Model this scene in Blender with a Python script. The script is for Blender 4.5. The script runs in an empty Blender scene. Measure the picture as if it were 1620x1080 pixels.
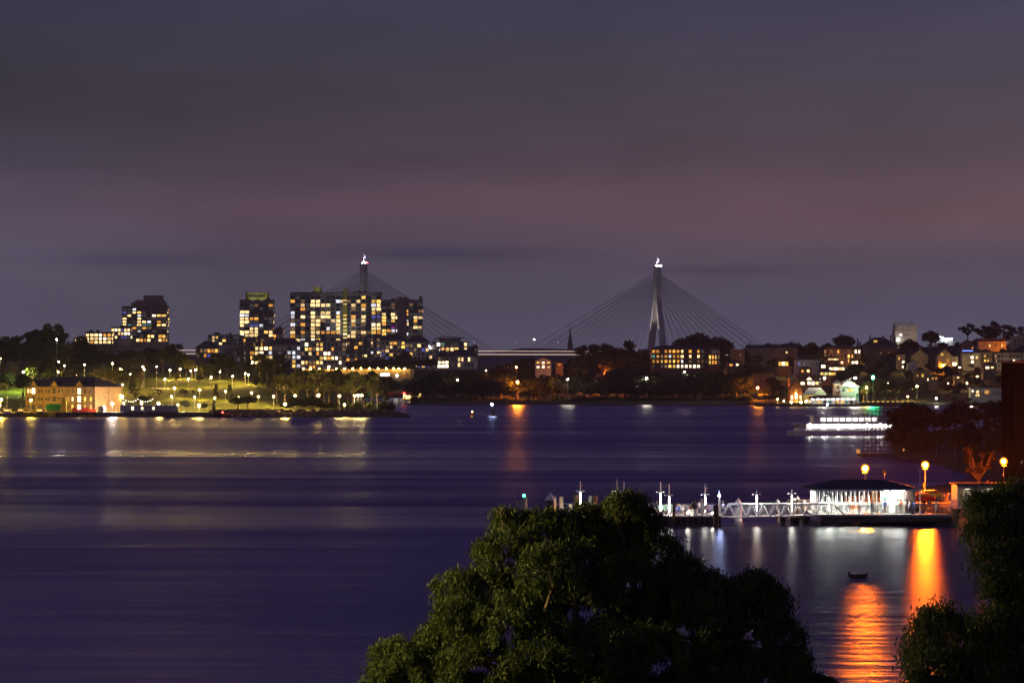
import bpy, math, random
import numpy as np
from mathutils import Vector, Matrix, Euler
random.seed(7)
RD = math.radians
F, H, YH, CX = 4700.0, 20.0, 585.0, 810.0
sc = bpy.context.scene
COL = sc.collection
def PX(px, D): return (px - CX) / F * D
def PZ(py, D): return H + (YH - py) / F * D
def sm(a, b, x):
    t = min(1.0, max(0.0, (x - a) / (b - a))); return t * t * (3 - 2 * t)
def pw(pts, x):
    if x <= pts[0][0]: return pts[0][1]
    for (a, b), (c, d) in zip(pts, pts[1:]):
        if x <= c: return b + (d - b) * (x - a) / (c - a)
    return pts[-1][1]
ORD = ('zeroth first second third fourth fifth sixth seventh eighth ninth tenth eleventh twelfth thirteenth fourteenth fifteenth '
       'sixteenth seventeenth eighteenth nineteenth twentieth').split()
ORD += ['twenty-' + o for o in ORD[1:10]] + ['thirtieth'] + ['thirty-' + o for o in ORD[1:10]] + ['fortieth']

# ------------------------------------------------------------------ materials
def _new(name):
    m = bpy.data.materials.new(name); m.use_nodes = True
    nt = m.node_tree; b = nt.nodes.get('Principled BSDF')
    return m, nt, b
def mat(name, col, rough=0.7, metal=0.0, var=0.18, scale=3.0, spec=0.3, bump=0.0):
    m, nt, b = _new(name)
    b.inputs['Roughness'].default_value = rough; b.inputs['Metallic'].default_value = metal
    b.inputs['Specular IOR Level'].default_value = spec
    tc = nt.nodes.new('ShaderNodeTexCoord'); n = nt.nodes.new('ShaderNodeTexNoise')
    n.inputs['Scale'].default_value = scale; n.inputs['Detail'].default_value = 5
    nt.links.new(tc.outputs['Object'], n.inputs['Vector'])
    r = nt.nodes.new('ShaderNodeValToRGB')
    r.color_ramp.elements[0].position = .3; r.color_ramp.elements[1].position = .7
    r.color_ramp.elements[0].color = [c * (1 - var) for c in col] + [1]
    r.color_ramp.elements[1].color = [min(1, c * (1 + var)) for c in col] + [1]
    nt.links.new(n.outputs['Fac'], r.inputs['Fac']); nt.links.new(r.outputs['Color'], b.inputs['Base Color'])
    if bump:
        bp = nt.nodes.new('ShaderNodeBump'); bp.inputs['Strength'].default_value = bump
        nt.links.new(n.outputs['Fac'], bp.inputs['Height']); nt.links.new(bp.outputs['Normal'], b.inputs['Normal'])
    return m
def leafmat(name, col, var=.4, trans=.25):
    m, nt, b = _new(name)
    b.inputs['Roughness'].default_value = .55; b.inputs['Specular IOR Level'].default_value = .25
    tc = nt.nodes.new('ShaderNodeTexCoord'); n = nt.nodes.new('ShaderNodeTexNoise')
    n.inputs['Scale'].default_value = 1.3; n.inputs['Detail'].default_value = 6
    nt.links.new(tc.outputs['Object'], n.inputs['Vector'])
    r = nt.nodes.new('ShaderNodeValToRGB')
    r.color_ramp.elements[0].position = .3; r.color_ramp.elements[1].position = .7
    r.color_ramp.elements[0].color = [c * (1 - var) for c in col] + [1]
    r.color_ramp.elements[1].color = [c * (1 + var) for c in col] + [1]
    nt.links.new(n.outputs['Fac'], r.inputs['Fac']); nt.links.new(r.outputs['Color'], b.inputs['Base Color'])
    t = nt.nodes.new('ShaderNodeBsdfTranslucent'); nt.links.new(r.outputs['Color'], t.inputs['Color'])
    mx = nt.nodes.new('ShaderNodeMixShader'); mx.inputs[0].default_value = trans
    out = nt.nodes.get('Material Output')
    nt.links.new(b.outputs[0], mx.inputs[1]); nt.links.new(t.outputs[0], mx.inputs[2]); nt.links.new(mx.outputs[0], out.inputs['Surface'])
    return m
def emat(name, col, strength, sample=True):
    m, nt, b = _new(name)
    b.inputs['Base Color'].default_value = (.02, .02, .02, 1)
    b.inputs['Emission Color'].default_value = (*col, 1); b.inputs['Emission Strength'].default_value = strength
    m.cycles.emission_sampling = 'FRONT' if sample else 'NONE'
    return m
def winmat(name, col, strength, lo=.12):
    """a lit room behind glass: furniture and curtains vary the light within and between windows"""
    m, nt, b = _new(name)
    b.inputs['Base Color'].default_value = (.02, .02, .022, 1); b.inputs['Roughness'].default_value = .15
    tc = nt.nodes.new('ShaderNodeTexCoord'); oi = nt.nodes.new('ShaderNodeObjectInfo')
    ad = nt.nodes.new('ShaderNodeVectorMath'); ad.operation = 'MULTIPLY_ADD'
    ad.inputs[1].default_value = (1, 1, 1)
    cb = nt.nodes.new('ShaderNodeCombineXYZ'); mu = nt.nodes.new('ShaderNodeMath'); mu.operation = 'MULTIPLY'; mu.inputs[1].default_value = 91.0
    nt.links.new(oi.outputs['Random'], mu.inputs[0]); nt.links.new(mu.outputs[0], cb.inputs[0]); nt.links.new(mu.outputs[0], cb.inputs[2])
    nt.links.new(tc.outputs['Object'], ad.inputs[0]); nt.links.new(cb.outputs[0], ad.inputs[2])
    n = nt.nodes.new('ShaderNodeTexNoise'); n.inputs['Scale'].default_value = 3.4; n.inputs['Detail'].default_value = 3
    nt.links.new(ad.outputs[0], n.inputs['Vector'])
    mr = nt.nodes.new('ShaderNodeMapRange'); mr.inputs['From Min'].default_value = .35; mr.inputs['From Max'].default_value = .65
    mr.inputs['To Min'].default_value = lo * strength; mr.inputs['To Max'].default_value = strength * 1.3
    nt.links.new(n.outputs['Fac'], mr.inputs['Value'])
    m2 = nt.nodes.new('ShaderNodeMapRange'); m2.inputs['To Min'].default_value = .45; m2.inputs['To Max'].default_value = 1.25
    nt.links.new(oi.outputs['Random'], m2.inputs['Value'])
    m3 = nt.nodes.new('ShaderNodeMath'); m3.operation = 'MULTIPLY'
    nt.links.new(mr.outputs[0], m3.inputs[0]); nt.links.new(m2.outputs[0], m3.inputs[1])
    b.inputs['Emission Color'].default_value = (*col, 1); nt.links.new(m3.outputs[0], b.inputs['Emission Strength'])
    m.cycles.emission_sampling = 'NONE'
    return m
def brickmat(name, c1, c2, mortar, scale, w=.5, h=.25):
    m, nt, b = _new(name); b.inputs['Roughness'].default_value = .85
    tc = nt.nodes.new('ShaderNodeTexCoord'); sp = nt.nodes.new('ShaderNodeSeparateXYZ'); cb = nt.nodes.new('ShaderNodeCombineXYZ')
    ad = nt.nodes.new('ShaderNodeMath'); ad.operation = 'ADD'
    nt.links.new(tc.outputs['Object'], sp.inputs[0]); nt.links.new(sp.outputs[0], ad.inputs[0]); nt.links.new(sp.outputs[1], ad.inputs[1])
    nt.links.new(ad.outputs[0], cb.inputs[0]); nt.links.new(sp.outputs[2], cb.inputs[1])
    t = nt.nodes.new('ShaderNodeTexBrick'); t.inputs['Scale'].default_value = scale
    t.inputs['Color1'].default_value = (*c1, 1); t.inputs['Color2'].default_value = (*c2, 1); t.inputs['Mortar'].default_value = (*mortar, 1)
    t.inputs['Brick Width'].default_value = w; t.inputs['Row Height'].default_value = h; t.inputs['Mortar Size'].default_value = .02
    nt.links.new(cb.outputs[0], t.inputs['Vector'])
    n = nt.nodes.new('ShaderNodeTexNoise'); n.inputs['Scale'].default_value = .9; n.inputs['Detail'].default_value = 6
    nt.links.new(tc.outputs['Object'], n.inputs['Vector'])
    mr = nt.nodes.new('ShaderNodeMapRange'); mr.inputs['To Min'].default_value = .55; mr.inputs['To Max'].default_value = 1.4
    nt.links.new(n.outputs['Fac'], mr.inputs['Value'])
    mx = nt.nodes.new('ShaderNodeVectorMath'); mx.operation = 'SCALE'
    nt.links.new(t.outputs['Color'], mx.inputs[0]); nt.links.new(mr.outputs[0], mx.inputs['Scale'])
    nt.links.new(mx.outputs[0], b.inputs['Base Color'])
    return m
M = {}
M['concrete'] = mat('concrete', (.32, .31, .3), .85, scale=.6, bump=.1)
M['concrete_dark'] = mat('weathered concrete', (.12, .105, .09), .9, scale=.8, var=.35)
M['pylon'] = mat('pylon concrete', (.48, .46, .44), .85, scale=.15)
M['cable'] = mat('cable sheath', (.015, .015, .018), .5)
M['steel'] = mat('galvanised steel', (.55, .56, .58), .4, .5)
M['white_metal'] = mat('white painted metal', (.75, .75, .74), .4)
M['dark_metal'] = mat('dark painted metal', (.03, .03, .032), .5)
M['rust'] = mat('rusty scaffold tube', (.18, .09, .05), .7, .3)
M['wood'] = mat('old timber', (.16, .1, .06), .85, scale=2, var=.35, bump=.2)
M['roof_dark'] = mat('slate roof', (.055, .05, .06), .75, scale=1.5, var=.3)
M['roof_tile'] = mat('terracotta roof tile', (.13, .06, .04), .8, scale=1.5, var=.3)
M['roof_pale'] = mat('pale metal roof', (.5, .5, .46), .5, scale=.4)
M['render_white'] = mat('white render', (.5, .48, .45), .85, scale=.5, var=.12)
M['render_grey'] = mat('grey render', (.42, .41, .4), .85, scale=.4)
M['render_cream'] = mat('cream render', (.36, .29, .2), .85, scale=.5)
M['render_brown'] = mat('brown render', (.17, .12, .085), .85, scale=.5)
M['facade_dark'] = mat('dark facade panels', (.24, .24, .245), .6, scale=.2, var=.25)
M['facade_mid'] = mat('grey facade panels', (.36, .35, .34), .7, scale=.2, var=.25)
M['facade_brown'] = mat('brown facade panels', (.24, .18, .16), .7, scale=.2, var=.25)
M['olive'] = mat('olive green cladding', (.3, .29, .05), .6, scale=.3)
M['silo'] = mat('silo concrete', (.6, .52, .42), .85, scale=.12)
M['sand'] = brickmat('sandstone blocks', (.38, .22, .095), (.21, .12, .055), (.08, .055, .03), 1.0, .9, .42)
M['redbrick'] = brickmat('red brick', (.3, .12, .06), (.22, .09, .05), (.2, .15, .11), 2.0)
M['brownbrick'] = brickmat('brown brick', (.16, .09, .06), (.11, .06, .04), (.12, .1, .08), 2.0)
M['glass_dark'] = mat('dark window glass', (.02, .022, .028), .08, spec=.6, var=.1)
M['rock'] = mat('sandstone boulders', (.2, .15, .1), .9, scale=.6, var=.45, bump=.4)
M['asphalt'] = mat('asphalt', (.05, .05, .05), .85, scale=.8, var=.3)
M['grass'] = mat('mown grass', (.15, .18, .018), .9, scale=.08, var=.3)
M['soil'] = mat('dark bushy ground', (.03, .035, .02), .95, scale=.2, var=.4)
M['hill'] = mat('far wooded hill', (.06, .06, .075), .95, scale=.01, var=.3)
M['red'] = mat('red paint', (.45, .03, .02), .5)
M['green'] = mat('green paint', (.03, .25, .06), .5)
M['yellow'] = mat('yellow paint', (.6, .42, .05), .5)
M['blue'] = mat('blue paint', (.05, .08, .35), .5)
M['orange'] = mat('orange paint', (.6, .18, .03), .5)
M['black'] = mat('black rubber', (.015, .015, .015), .7)
M['bark'] = mat('grey brown bark', (.14, .1, .075), .9, scale=3, var=.35)
M['bark_pale'] = mat('pale gum bark', (.28, .2, .15), .85, scale=3, var=.35)
M['leaf'] = leafmat('dark leaves', (.035, .042, .018))
M['leaf_olive'] = leafmat('olive leaves', (.085, .09, .028))
M['leaf_gum'] = leafmat('gum leaves', (.06, .085, .02), .35, .3)
M['leaf_rust'] = leafmat('rusty leaves', (.04, .03, .018))
M['skin'] = mat('skin', (.5, .3, .2), .6)
M['shirt_dark'] = mat('dark cotton', (.05, .06, .08), .9)
M['shirt_white'] = mat('white cotton', (.7, .68, .66), .9)
M['shirt_pink'] = mat('pink cotton', (.55, .25, .28), .9)
M['shirt_blue'] = mat('blue cotton', (.08, .12, .4), .9)
M['denim'] = mat('denim', (.07, .09, .18), .9)
M['khaki'] = mat('khaki cotton', (.3, .24, .15), .9)
M['hair'] = mat('brown hair', (.05, .03, .02), .6)
M['floor'] = mat('wharf decking', (.34, .32, .3), .7, scale=1.2)
g = bpy.data.materials.new('pavilion glass'); g.use_nodes = True
_n = g.node_tree; _n.nodes.clear()
_o = _n.nodes.new('ShaderNodeOutputMaterial'); _t = _n.nodes.new('ShaderNodeBsdfTransparent'); _g = _n.nodes.new('ShaderNodeBsdfGlossy')
_t.inputs[0].default_value = (.82, .88, .88, 1); _g.inputs['Roughness'].default_value = .03
_x = _n.nodes.new('ShaderNodeMixShader'); _f = _n.nodes.new('ShaderNodeFresnel'); _f.inputs[0].default_value = 1.45
_n.links.new(_f.outputs[0], _x.inputs[0]); _n.links.new(_t.outputs[0], _x.inputs[1]); _n.links.new(_g.outputs[0], _x.inputs[2]); _n.links.new(_x.outputs[0], _o.inputs[0])
M['glass'] = g
# lamps
M['L_warm'] = emat('warm lamp globe', (1, .64, .17), 1750)
M['L_yellow'] = emat('yellow lamp globe', (1, .66, .06), 2400)
M['L_white'] = emat('white lamp globe', (1, .88, .72), 800)
M['L_flood'] = emat('flood lamp', (1, .93, .8), 1600)
M['L_sodium'] = emat('sodium lamp', (1, .165, .005), 11500)
M['L_sodium_far'] = emat('far sodium lamp', (1, .26, .012), 6000)
M['L_small'] = emat('small warm lamp', (1, .6, .18), 1500)
M['L_green'] = emat('green light', (.02, 1, .35), 700)
M['L_red'] = emat('red light', (1, .04, .03), 30)
M['L_blue'] = emat('blue white light', (.45, .55, 1), 260)
M['L_tube'] = emat('tube light', (1, .96, .86), 60)
M['L_ceiling'] = emat('ceiling lamp', (1, .95, .85), 120)
M['L_pyl'] = emat('pylon top lamp', (1, .92, .88), 450)
M['L_deck'] = emat('bridge deck light strip', (1, .72, .58), .8, False)
M['L_head'] = emat('headlight', (1, .9, .8), 60)
M['L_tail'] = emat('tail light', (1, .05, .03), 20)
M['L_road'] = emat('bridge road lamp', (1, .85, .7), 60, False)
# lit windows
W = dict(w=winmat('warm white window', (1, .66, .27), 2.8), o=winmat('amber window', (1, .4, .06), 1.7), y=winmat('yellow window', (1, .56, .11), 2.4),
         c=winmat('cool white window', (.86, .88, 1), 1.7), b=winmat('blue window', (.16, .16, .75), .7), d=winmat('dim window', (.6, .34, .15), .5),
         t=winmat('teal window', (.2, .7, .6), .6), m=winmat('magenta window', (.7, .05, .8), .9), n=winmat('faint window', (.36, .33, .32), .17),
         x=winmat('brightest window', (1, .8, .5), 4.2, .6))
W['.'] = M['glass_dark']

# ------------------------------------------------------------------ mesh builder
class MB:
    def __init__(s): s.v = []; s.f = []; s.m = []; s.k = 0
    def add(s, vs, fs):
        o = len(s.v); s.v.extend([tuple(v) for v in vs])
        for f in fs: s.f.append([i + o for i in f]); s.m.append(s.k)
        return s
    def box(s, x0, x1, y0, y1, z0, z1):
        return s.add([(x0, y0, z0), (x1, y0, z0), (x1, y1, z0), (x0, y1, z0), (x0, y0, z1), (x1, y0, z1), (x1, y1, z1), (x0, y1, z1)],
                     [(0, 3, 2, 1), (4, 5, 6, 7), (0, 1, 5, 4), (1, 2, 6, 5), (2, 3, 7, 6), (3, 0, 4, 7)])
    def tube(s, p0, p1, r0, r1=None, n=8, cap=True):
        p0 = Vector(p0); p1 = Vector(p1); r1 = r0 if r1 is None else r1
        d = (p1 - p0).normalized(); a = d.orthogonal().normalized(); b = d.cross(a)
        vs = []
        for p, r in ((p0, r0), (p1, r1)):
            for i in range(n):
                t = 2 * math.pi * i / n; vs.append(p + (a * math.cos(t) + b * math.sin(t)) * r)
        fs = [(i, (i + 1) % n, n + (i + 1) % n, n + i) for i in range(n)]
        if cap: fs += [tuple(reversed(range(n))), tuple(range(n, 2 * n))]
        return s.add(vs, fs)
    def path(s, pts, rs, n=7):
        pts = [Vector(p) for p in pts]; vs = []; fs = []
        for k, p in enumerate(pts):
            d = (pts[min(k + 1, len(pts) - 1)] - pts[max(k - 1, 0)]).normalized()
            a = Vector((1, 0, 0)) if abs(d.x) < .8 else Vector((0, 1, 0))
            a = (a - d * a.dot(d)).normalized(); b = d.cross(a)
            for i in range(n):
                t = 2 * math.pi * i / n; vs.append(p + (a * math.cos(t) + b * math.sin(t)) * rs[k])
        for k in range(len(pts) - 1):
            for i in range(n):
                fs.append((k * n + i, k * n + (i + 1) % n, (k + 1) * n + (i + 1) % n, (k + 1) * n + i))
        fs += [tuple(reversed(range(n))), tuple(range((len(pts) - 1) * n, len(pts) * n))]
        return s.add(vs, fs)
    def prism(s, poly, y0, y1):
        n = len(poly)
        vs = [(x, y0, z) for x, z in poly] + [(x, y1, z) for x, z in poly]
        return s.add(vs, [tuple(range(n)), tuple(reversed(range(n, 2 * n)))] + [(i, n + i, n + (i + 1) % n, (i + 1) % n) for i in range(n)])
    def slab(s, poly, z0, z1):
        n = len(poly)
        vs = [(x, y, z0) for x, y in poly] + [(x, y, z1) for x, y in poly]
        return s.add(vs, [tuple(reversed(range(n))), tuple(range(n, 2 * n))] + [(i, (i + 1) % n, n + (i + 1) % n, n + i) for i in range(n)])
    def lathe(s, prof, n=12, c=(0, 0)):
        vs = []; fs = []
        for r, z in prof:
            for i in range(n):
                t = 2 * math.pi * i / n; vs.append((c[0] + r * math.cos(t), c[1] + r * math.sin(t), z))
        for k in range(len(prof) - 1):
            for i in range(n): fs.append((k * n + i, k * n + (i + 1) % n, (k + 1) * n + (i + 1) % n, (k + 1) * n + i))
        fs += [tuple(reversed(range(n))), tuple(range((len(prof) - 1) * n, len(prof) * n))]
        return s.add(vs, fs)
    def ball(s, c, r, n=8, m=5, sz=1.0):
        prof = [(max(.02 * r, r * math.sin(math.pi * k / m)), c[2] - r * sz * math.cos(math.pi * k / m)) for k in range(m + 1)]
        return s.lathe(prof, n, (c[0], c[1]))
    def hip(s, x0, x1, y0, y1, z0, h, over=.5, ins=None):
        x0 -= over; x1 += over; y0 -= over; y1 += over
        w, d = x1 - x0, y1 - y0; ins = min(w, d) / 2 * .98 if ins is None else ins
        if w >= d: r0, r1 = (x0 + ins, (y0 + y1) / 2), (x1 - ins, (y0 + y1) / 2)
        else: r0, r1 = ((x0 + x1) / 2, y0 + ins), ((x0 + x1) / 2, y1 - ins)
        e = .2
        vs = [(x0, y0, z0), (x1, y0, z0), (x1, y1, z0), (x0, y1, z0), (x0, y0, z0 + e), (x1, y0, z0 + e), (x1, y1, z0 + e), (x0, y1, z0 + e), (*r0, z0 + h), (*r1, z0 + h)]
        fs = [(0, 3, 2, 1), (0, 1, 5, 4), (1, 2, 6, 5), (2, 3, 7, 6), (3, 0, 4, 7)]
        fs += [(4, 5, 9, 8), (5, 6, 9), (6, 7, 8, 9), (7, 4, 8)] if w >= d else [(4, 5, 8), (5, 6, 9, 8), (6, 7, 9), (7, 4, 8, 9)]
        return s.add(vs, fs)
    def mesh(s, name, mats, smooth=False):
        me = bpy.data.meshes.new(name); me.from_pydata(s.v, [], s.f)
        for m in (mats if isinstance(mats, (list, tuple)) else [mats]): me.materials.append(m)
        if any(s.m): me.polygons.foreach_set('material_index', s.m)
        if smooth: me.polygons.foreach_set('use_smooth', [True] * len(s.f))
        me.update(); return me
    def build(s, name, mats, parent=None, smooth=False, loc=None):
        o = bpy.data.objects.new(name, s.mesh(name, mats, smooth)); COL.objects.link(o)
        if parent: o.parent = parent
        if loc is not None: o.location = loc
        return o
def tag(o, label=None, cat=None, group=None, kind=None):
    if label: o['label'] = label
    if cat: o['category'] = cat
    if group: o['group'] = group
    if kind: o['kind'] = kind
    return o
def thing(name, label, cat, loc, rz=0.0, group=None):
    o = bpy.data.objects.new(name, None); COL.objects.link(o); o.empty_display_size = .2
    o.location = loc; o.rotation_euler = (0, 0, rz)
    return tag(o, label, cat, group)
def link_mesh(name, me, parent, loc=(0, 0, 0), scale=(1, 1, 1), rz=0):
    o = bpy.data.objects.new(name, me); COL.objects.link(o); o.parent = parent; o.location = loc; o.scale = scale; o.rotation_euler = (0, 0, rz)
    return o
KIDS = {}
def dup(root, loc, rz=0.0, scale=None, label=None, group=None):
    """a copy of a thing, its parts and their sub-parts"""
    if root.name not in KIDS: KIDS[root.name] = [(c, list(c.children)) for c in root.children]
    r = root.copy(); COL.objects.link(r); r.location = loc; r.rotation_euler = (0, 0, rz)
    if scale: r.scale = scale
    if label: r['label'] = label
    if group: r['group'] = group
    for c, gs in KIDS[root.name]:
        d = c.copy(); COL.objects.link(d); d.parent = r
        for g_ in gs:
            e = g_.copy(); COL.objects.link(e); e.parent = d
    return r

# ------------------------------------------------------------------ terrain heights
def zBar(X, D):
    xe = pw([(1256, -52), (1262, -43), (1290, -48), (1400, -62), (1700, -80)], D)
    d = min(D - 1256 - 7 * sm(-112, -124, X), (xe - X) * .8)
    if d < 0: return -2.0
    base = -.5 + 2.5 * min(1, d / 5)
    h0 = 1275 + 38 * sm(-150, -168, X)
    hill = 13.5 * min(1, max(0, (D - h0) / (1440 - h0))) + 3 * sm(1440, 1520, D)
    return base + hill * sm(-62, -135, X) * (1 - .8 * sm(1600, 1700, D))
def zBal(X, D):
    ds = 1709 - 69 * sm(120, 155, X)
    d = min(D - ds, X + 62)
    if d < 0: return -2.0
    hx = pw([(-62, 4), (0, 8), (60, 13), (120, 17), (170, 25), (230, 32), (330, 36), (600, 36)], X)
    return -.5 + 2.3 * min(1, d / 5) + hx * (.5 * sm(ds + 30, ds + 430, D) + .5 * min(1, max(0, (D - ds - 30) / 400)))
def zPyr(X, D):
    if D < 2150 or X > 60: return -2.0
    return -.5 + 3 * min(1, (D - 2150) / 8) + 17.3 * sm(2336, 2339, D) + 5 * sm(2400, 2700, D)
XS = [(-100, -400), (146, -400), (156, -60), (164, 42), (230, 43), (285, 45), (340, 52), (380, 56), (392, 50), (396, 45), (430, 46), (455, 60), (520, 84), (640, 90), (690, 89.5), (760, 96), (860, 118), (930, 160), (960, 400)]
def zNear(X, D):
    if D > 960: return -2.0
    xs = pw(XS, D); d = X - xs
    if d < 0: return -2.0
    z = -.6 + 2.6 * min(1, d / 1.5)
    if D < 160: return min(z, 1.6) + max(0, (142 - D) / 122) * 9 * min(1, (160 - D) / 20)
    if D > 500: z += 14 * sm(10, 90, d)
    elif 200 < D < 370: z += 5 * sm(4, 30, d)
    return z
def grid(name, fz, x0, x1, d0, d1, nx, nd, m, label=None):
    xs = np.linspace(x0, x1, nx); ds = np.linspace(d0, d1, nd)
    vs = [(x, d, fz(x, d)) for d in ds for x in xs]
    fs = []
    for j in range(nd - 1):
        for i in range(nx - 1):
            a = j * nx + i; q = (a, a + 1, a + 1 + nx, a + nx)
            if max(vs[k][2] for k in q) > -1.9: fs.append(q)
    me = bpy.data.meshes.new(name); me.from_pydata(vs, [], fs); me.materials.append(m)
    me.polygons.foreach_set('use_smooth', [True] * len(fs)); me.update()
    o = bpy.data.objects.new(name, me); COL.objects.link(o); o['kind'] = 'structure'
    return o
def solveD(px, py, h, fz, d0, d1):
    best = (1e9, d0)
    for k in range(300):
        D = d0 + (d1 - d0) * k / 299; zg = fz(PX(px, D), D)
        if zg < 0: continue
        e = abs(zg + h - PZ(py, D))
        if e < best[0]: best = (e, D)
    return best[1]
M['L_amber'] = emat('amber terrace lamp', (1, .55, .1), 170)
M['L_bay'] = emat('ferry shelter lamp', (1, .95, .85), 40)
M['L_soffit'] = emat('bluish soffit lamp', (.7, .85, 1), 90)
M['L_kiosk'] = emat('kiosk lamp', (1, .85, .6), 14)
M['L_fw'] = emat('ferry saloon window', (1, .93, .9), 7)
M['L_fw2'] = emat('ferry upper window', (1, .9, .82), 2.5)
M['L_buoy'] = emat('buoy lamp', (1, .5, .12), 60)
M['pale_green'] = mat('pale green paint', (.3, .5, .36), .6)
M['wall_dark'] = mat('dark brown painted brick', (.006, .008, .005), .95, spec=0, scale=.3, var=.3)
M['L_plant'] = emat('plant yard lamp', (.85, .95, 1), 70)

g = bpy.data.materials.new('amber lamp shade'); g.use_nodes = True; _n = g.node_tree; _n.nodes.clear()  # glowing shell wider than the bulb: the lamp's halo painted as a sphere
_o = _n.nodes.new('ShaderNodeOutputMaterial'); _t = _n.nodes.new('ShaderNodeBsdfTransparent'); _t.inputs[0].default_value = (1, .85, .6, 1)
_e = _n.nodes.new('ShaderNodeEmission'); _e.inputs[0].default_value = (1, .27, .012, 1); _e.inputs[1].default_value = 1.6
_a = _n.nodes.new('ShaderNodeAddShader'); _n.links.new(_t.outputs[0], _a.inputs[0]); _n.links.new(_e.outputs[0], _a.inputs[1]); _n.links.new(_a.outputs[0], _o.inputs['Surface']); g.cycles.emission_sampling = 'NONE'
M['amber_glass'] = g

g2 = g.copy(); g2.name = 'warm lamp shade'; M['warm_glass'] = g2  # the same halo shell in a warmer tone for the park lamps
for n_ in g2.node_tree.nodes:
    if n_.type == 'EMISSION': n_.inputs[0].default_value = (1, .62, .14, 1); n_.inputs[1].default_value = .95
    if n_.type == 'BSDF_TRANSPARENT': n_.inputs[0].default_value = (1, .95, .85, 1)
# ------------------------------------------------------------------ camera, world, render settings
cam = bpy.data.cameras.new('camera'); cam.sensor_width = 36; cam.lens = 36 * F / 1620; cam.clip_end = 20000; cam.clip_start = .5
co = bpy.data.objects.new('camera', cam); COL.objects.link(co); co.location = (0, 0, H)
co.rotation_euler = (RD(90) + math.atan(45 / F), 0, 0); sc.camera = co
w = bpy.data.worlds.new('World'); sc.world = w; w.use_nodes = True
nt = w.node_tree; bg = nt.nodes['Background']; N = nt.nodes.new; L = nt.links.new
tc = N('ShaderNodeTexCoord'); sp = N('ShaderNodeSeparateXYZ'); L(tc.outputs['Generated'], sp.inputs[0])
def mth(op, a, b=None, c=None):
    n = N('ShaderNodeMath'); n.operation = op
    for i, v in enumerate((a, b, c)):
        if v is None: continue
        if isinstance(v, (int, float)): n.inputs[i].default_value = v
        else: L(v, n.inputs[i])
    return n.outputs[0]
def srgb(c): return [((v / 255 + .055) / 1.055) ** 2.4 if v > 10 else v / 255 / 12.92 for v in c] + [1]
def ramp(inp, stops):
    r = N('ShaderNodeValToRGB'); cr = r.color_ramp
    while len(cr.elements) < len(stops): cr.elements.new(.5)
    for e, (p, c) in zip(cr.elements, stops): e.position = p; e.color = c
    L(inp, r.inputs['Fac']); return r.outputs['Color']
# slow drift of the cloud sheet, so the bands are not ruler straight
cb = N('ShaderNodeCombineXYZ'); L(mth('MULTIPLY', sp.outputs[0], 5.0), cb.inputs[0]); L(mth('MULTIPLY', sp.outputs[2], 26.0), cb.inputs[2])
n1 = N('ShaderNodeTexNoise'); n1.inputs['Scale'].default_value = 1.0; n1.inputs['Detail'].default_value = 3; L(cb.outputs[0], n1.inputs['Vector'])
z = mth('ADD', sp.outputs[2], mth('MULTIPLY', mth('SUBTRACT', n1.outputs['Fac'], .5), .022))
zs = mth('MULTIPLY', z, 1.0)
K = 1.0
left = ramp(zs, [(0, srgb((94, 89, 106))), (.018, srgb((90, 85, 102))), (.036, srgb((83, 75, 93))), (.052, srgb((92, 73, 90))), (.07, srgb((70, 61, 75))), (.095, srgb((60, 57, 68))), (.13, srgb((58, 58, 78))),
                 (.17, srgb((98, 78, 100))), (.3, srgb((62, 50, 106))), (.6, srgb((34, 30, 86)))])
right = ramp(zs, [(0, srgb((108, 106, 130))), (.018, srgb((103, 98, 118))), (.036, srgb((96, 84, 100))), (.052, srgb((111, 87, 95))), (.07, srgb((94, 78, 88))), (.095, srgb((82, 74, 86))), (.13, srgb((70, 68, 92))),
                  (.17, srgb((50, 46, 86))), (.26, srgb((38, 34, 88))), (.6, srgb((34, 30, 80)))])
fx = N('ShaderNodeMapRange'); fx.inputs['From Min'].default_value = -.17; fx.inputs['From Max'].default_value = .17; L(sp.outputs[0], fx.inputs['Value'])
mx = N('ShaderNodeMix'); mx.data_type = 'RGBA'; L(fx.outputs[0], mx.inputs['Factor']); L(left, mx.inputs['A']); L(right, mx.inputs['B'])
# pale veil at the far left low down
ve = N('ShaderNodeMapRange'); ve.inputs['From Min'].default_value = -.09; ve.inputs['From Max'].default_value = -.18; L(sp.outputs[0], ve.inputs['Value'])
ve2 = N('ShaderNodeMapRange'); ve2.inputs['From Min'].default_value = .085; ve2.inputs['From Max'].default_value = .03; L(sp.outputs[2], ve2.inputs['Value'])
veil = mth('MULTIPLY', mth('MULTIPLY', ve.outputs[0], ve2.outputs[0]), .5)
mx2 = N('ShaderNodeMix'); mx2.data_type = 'RGBA'; L(veil, mx2.inputs['Factor']); L(mx.outputs['Result'], mx2.inputs['A']); mx2.inputs['B'].default_value = srgb((112, 108, 128))
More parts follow.
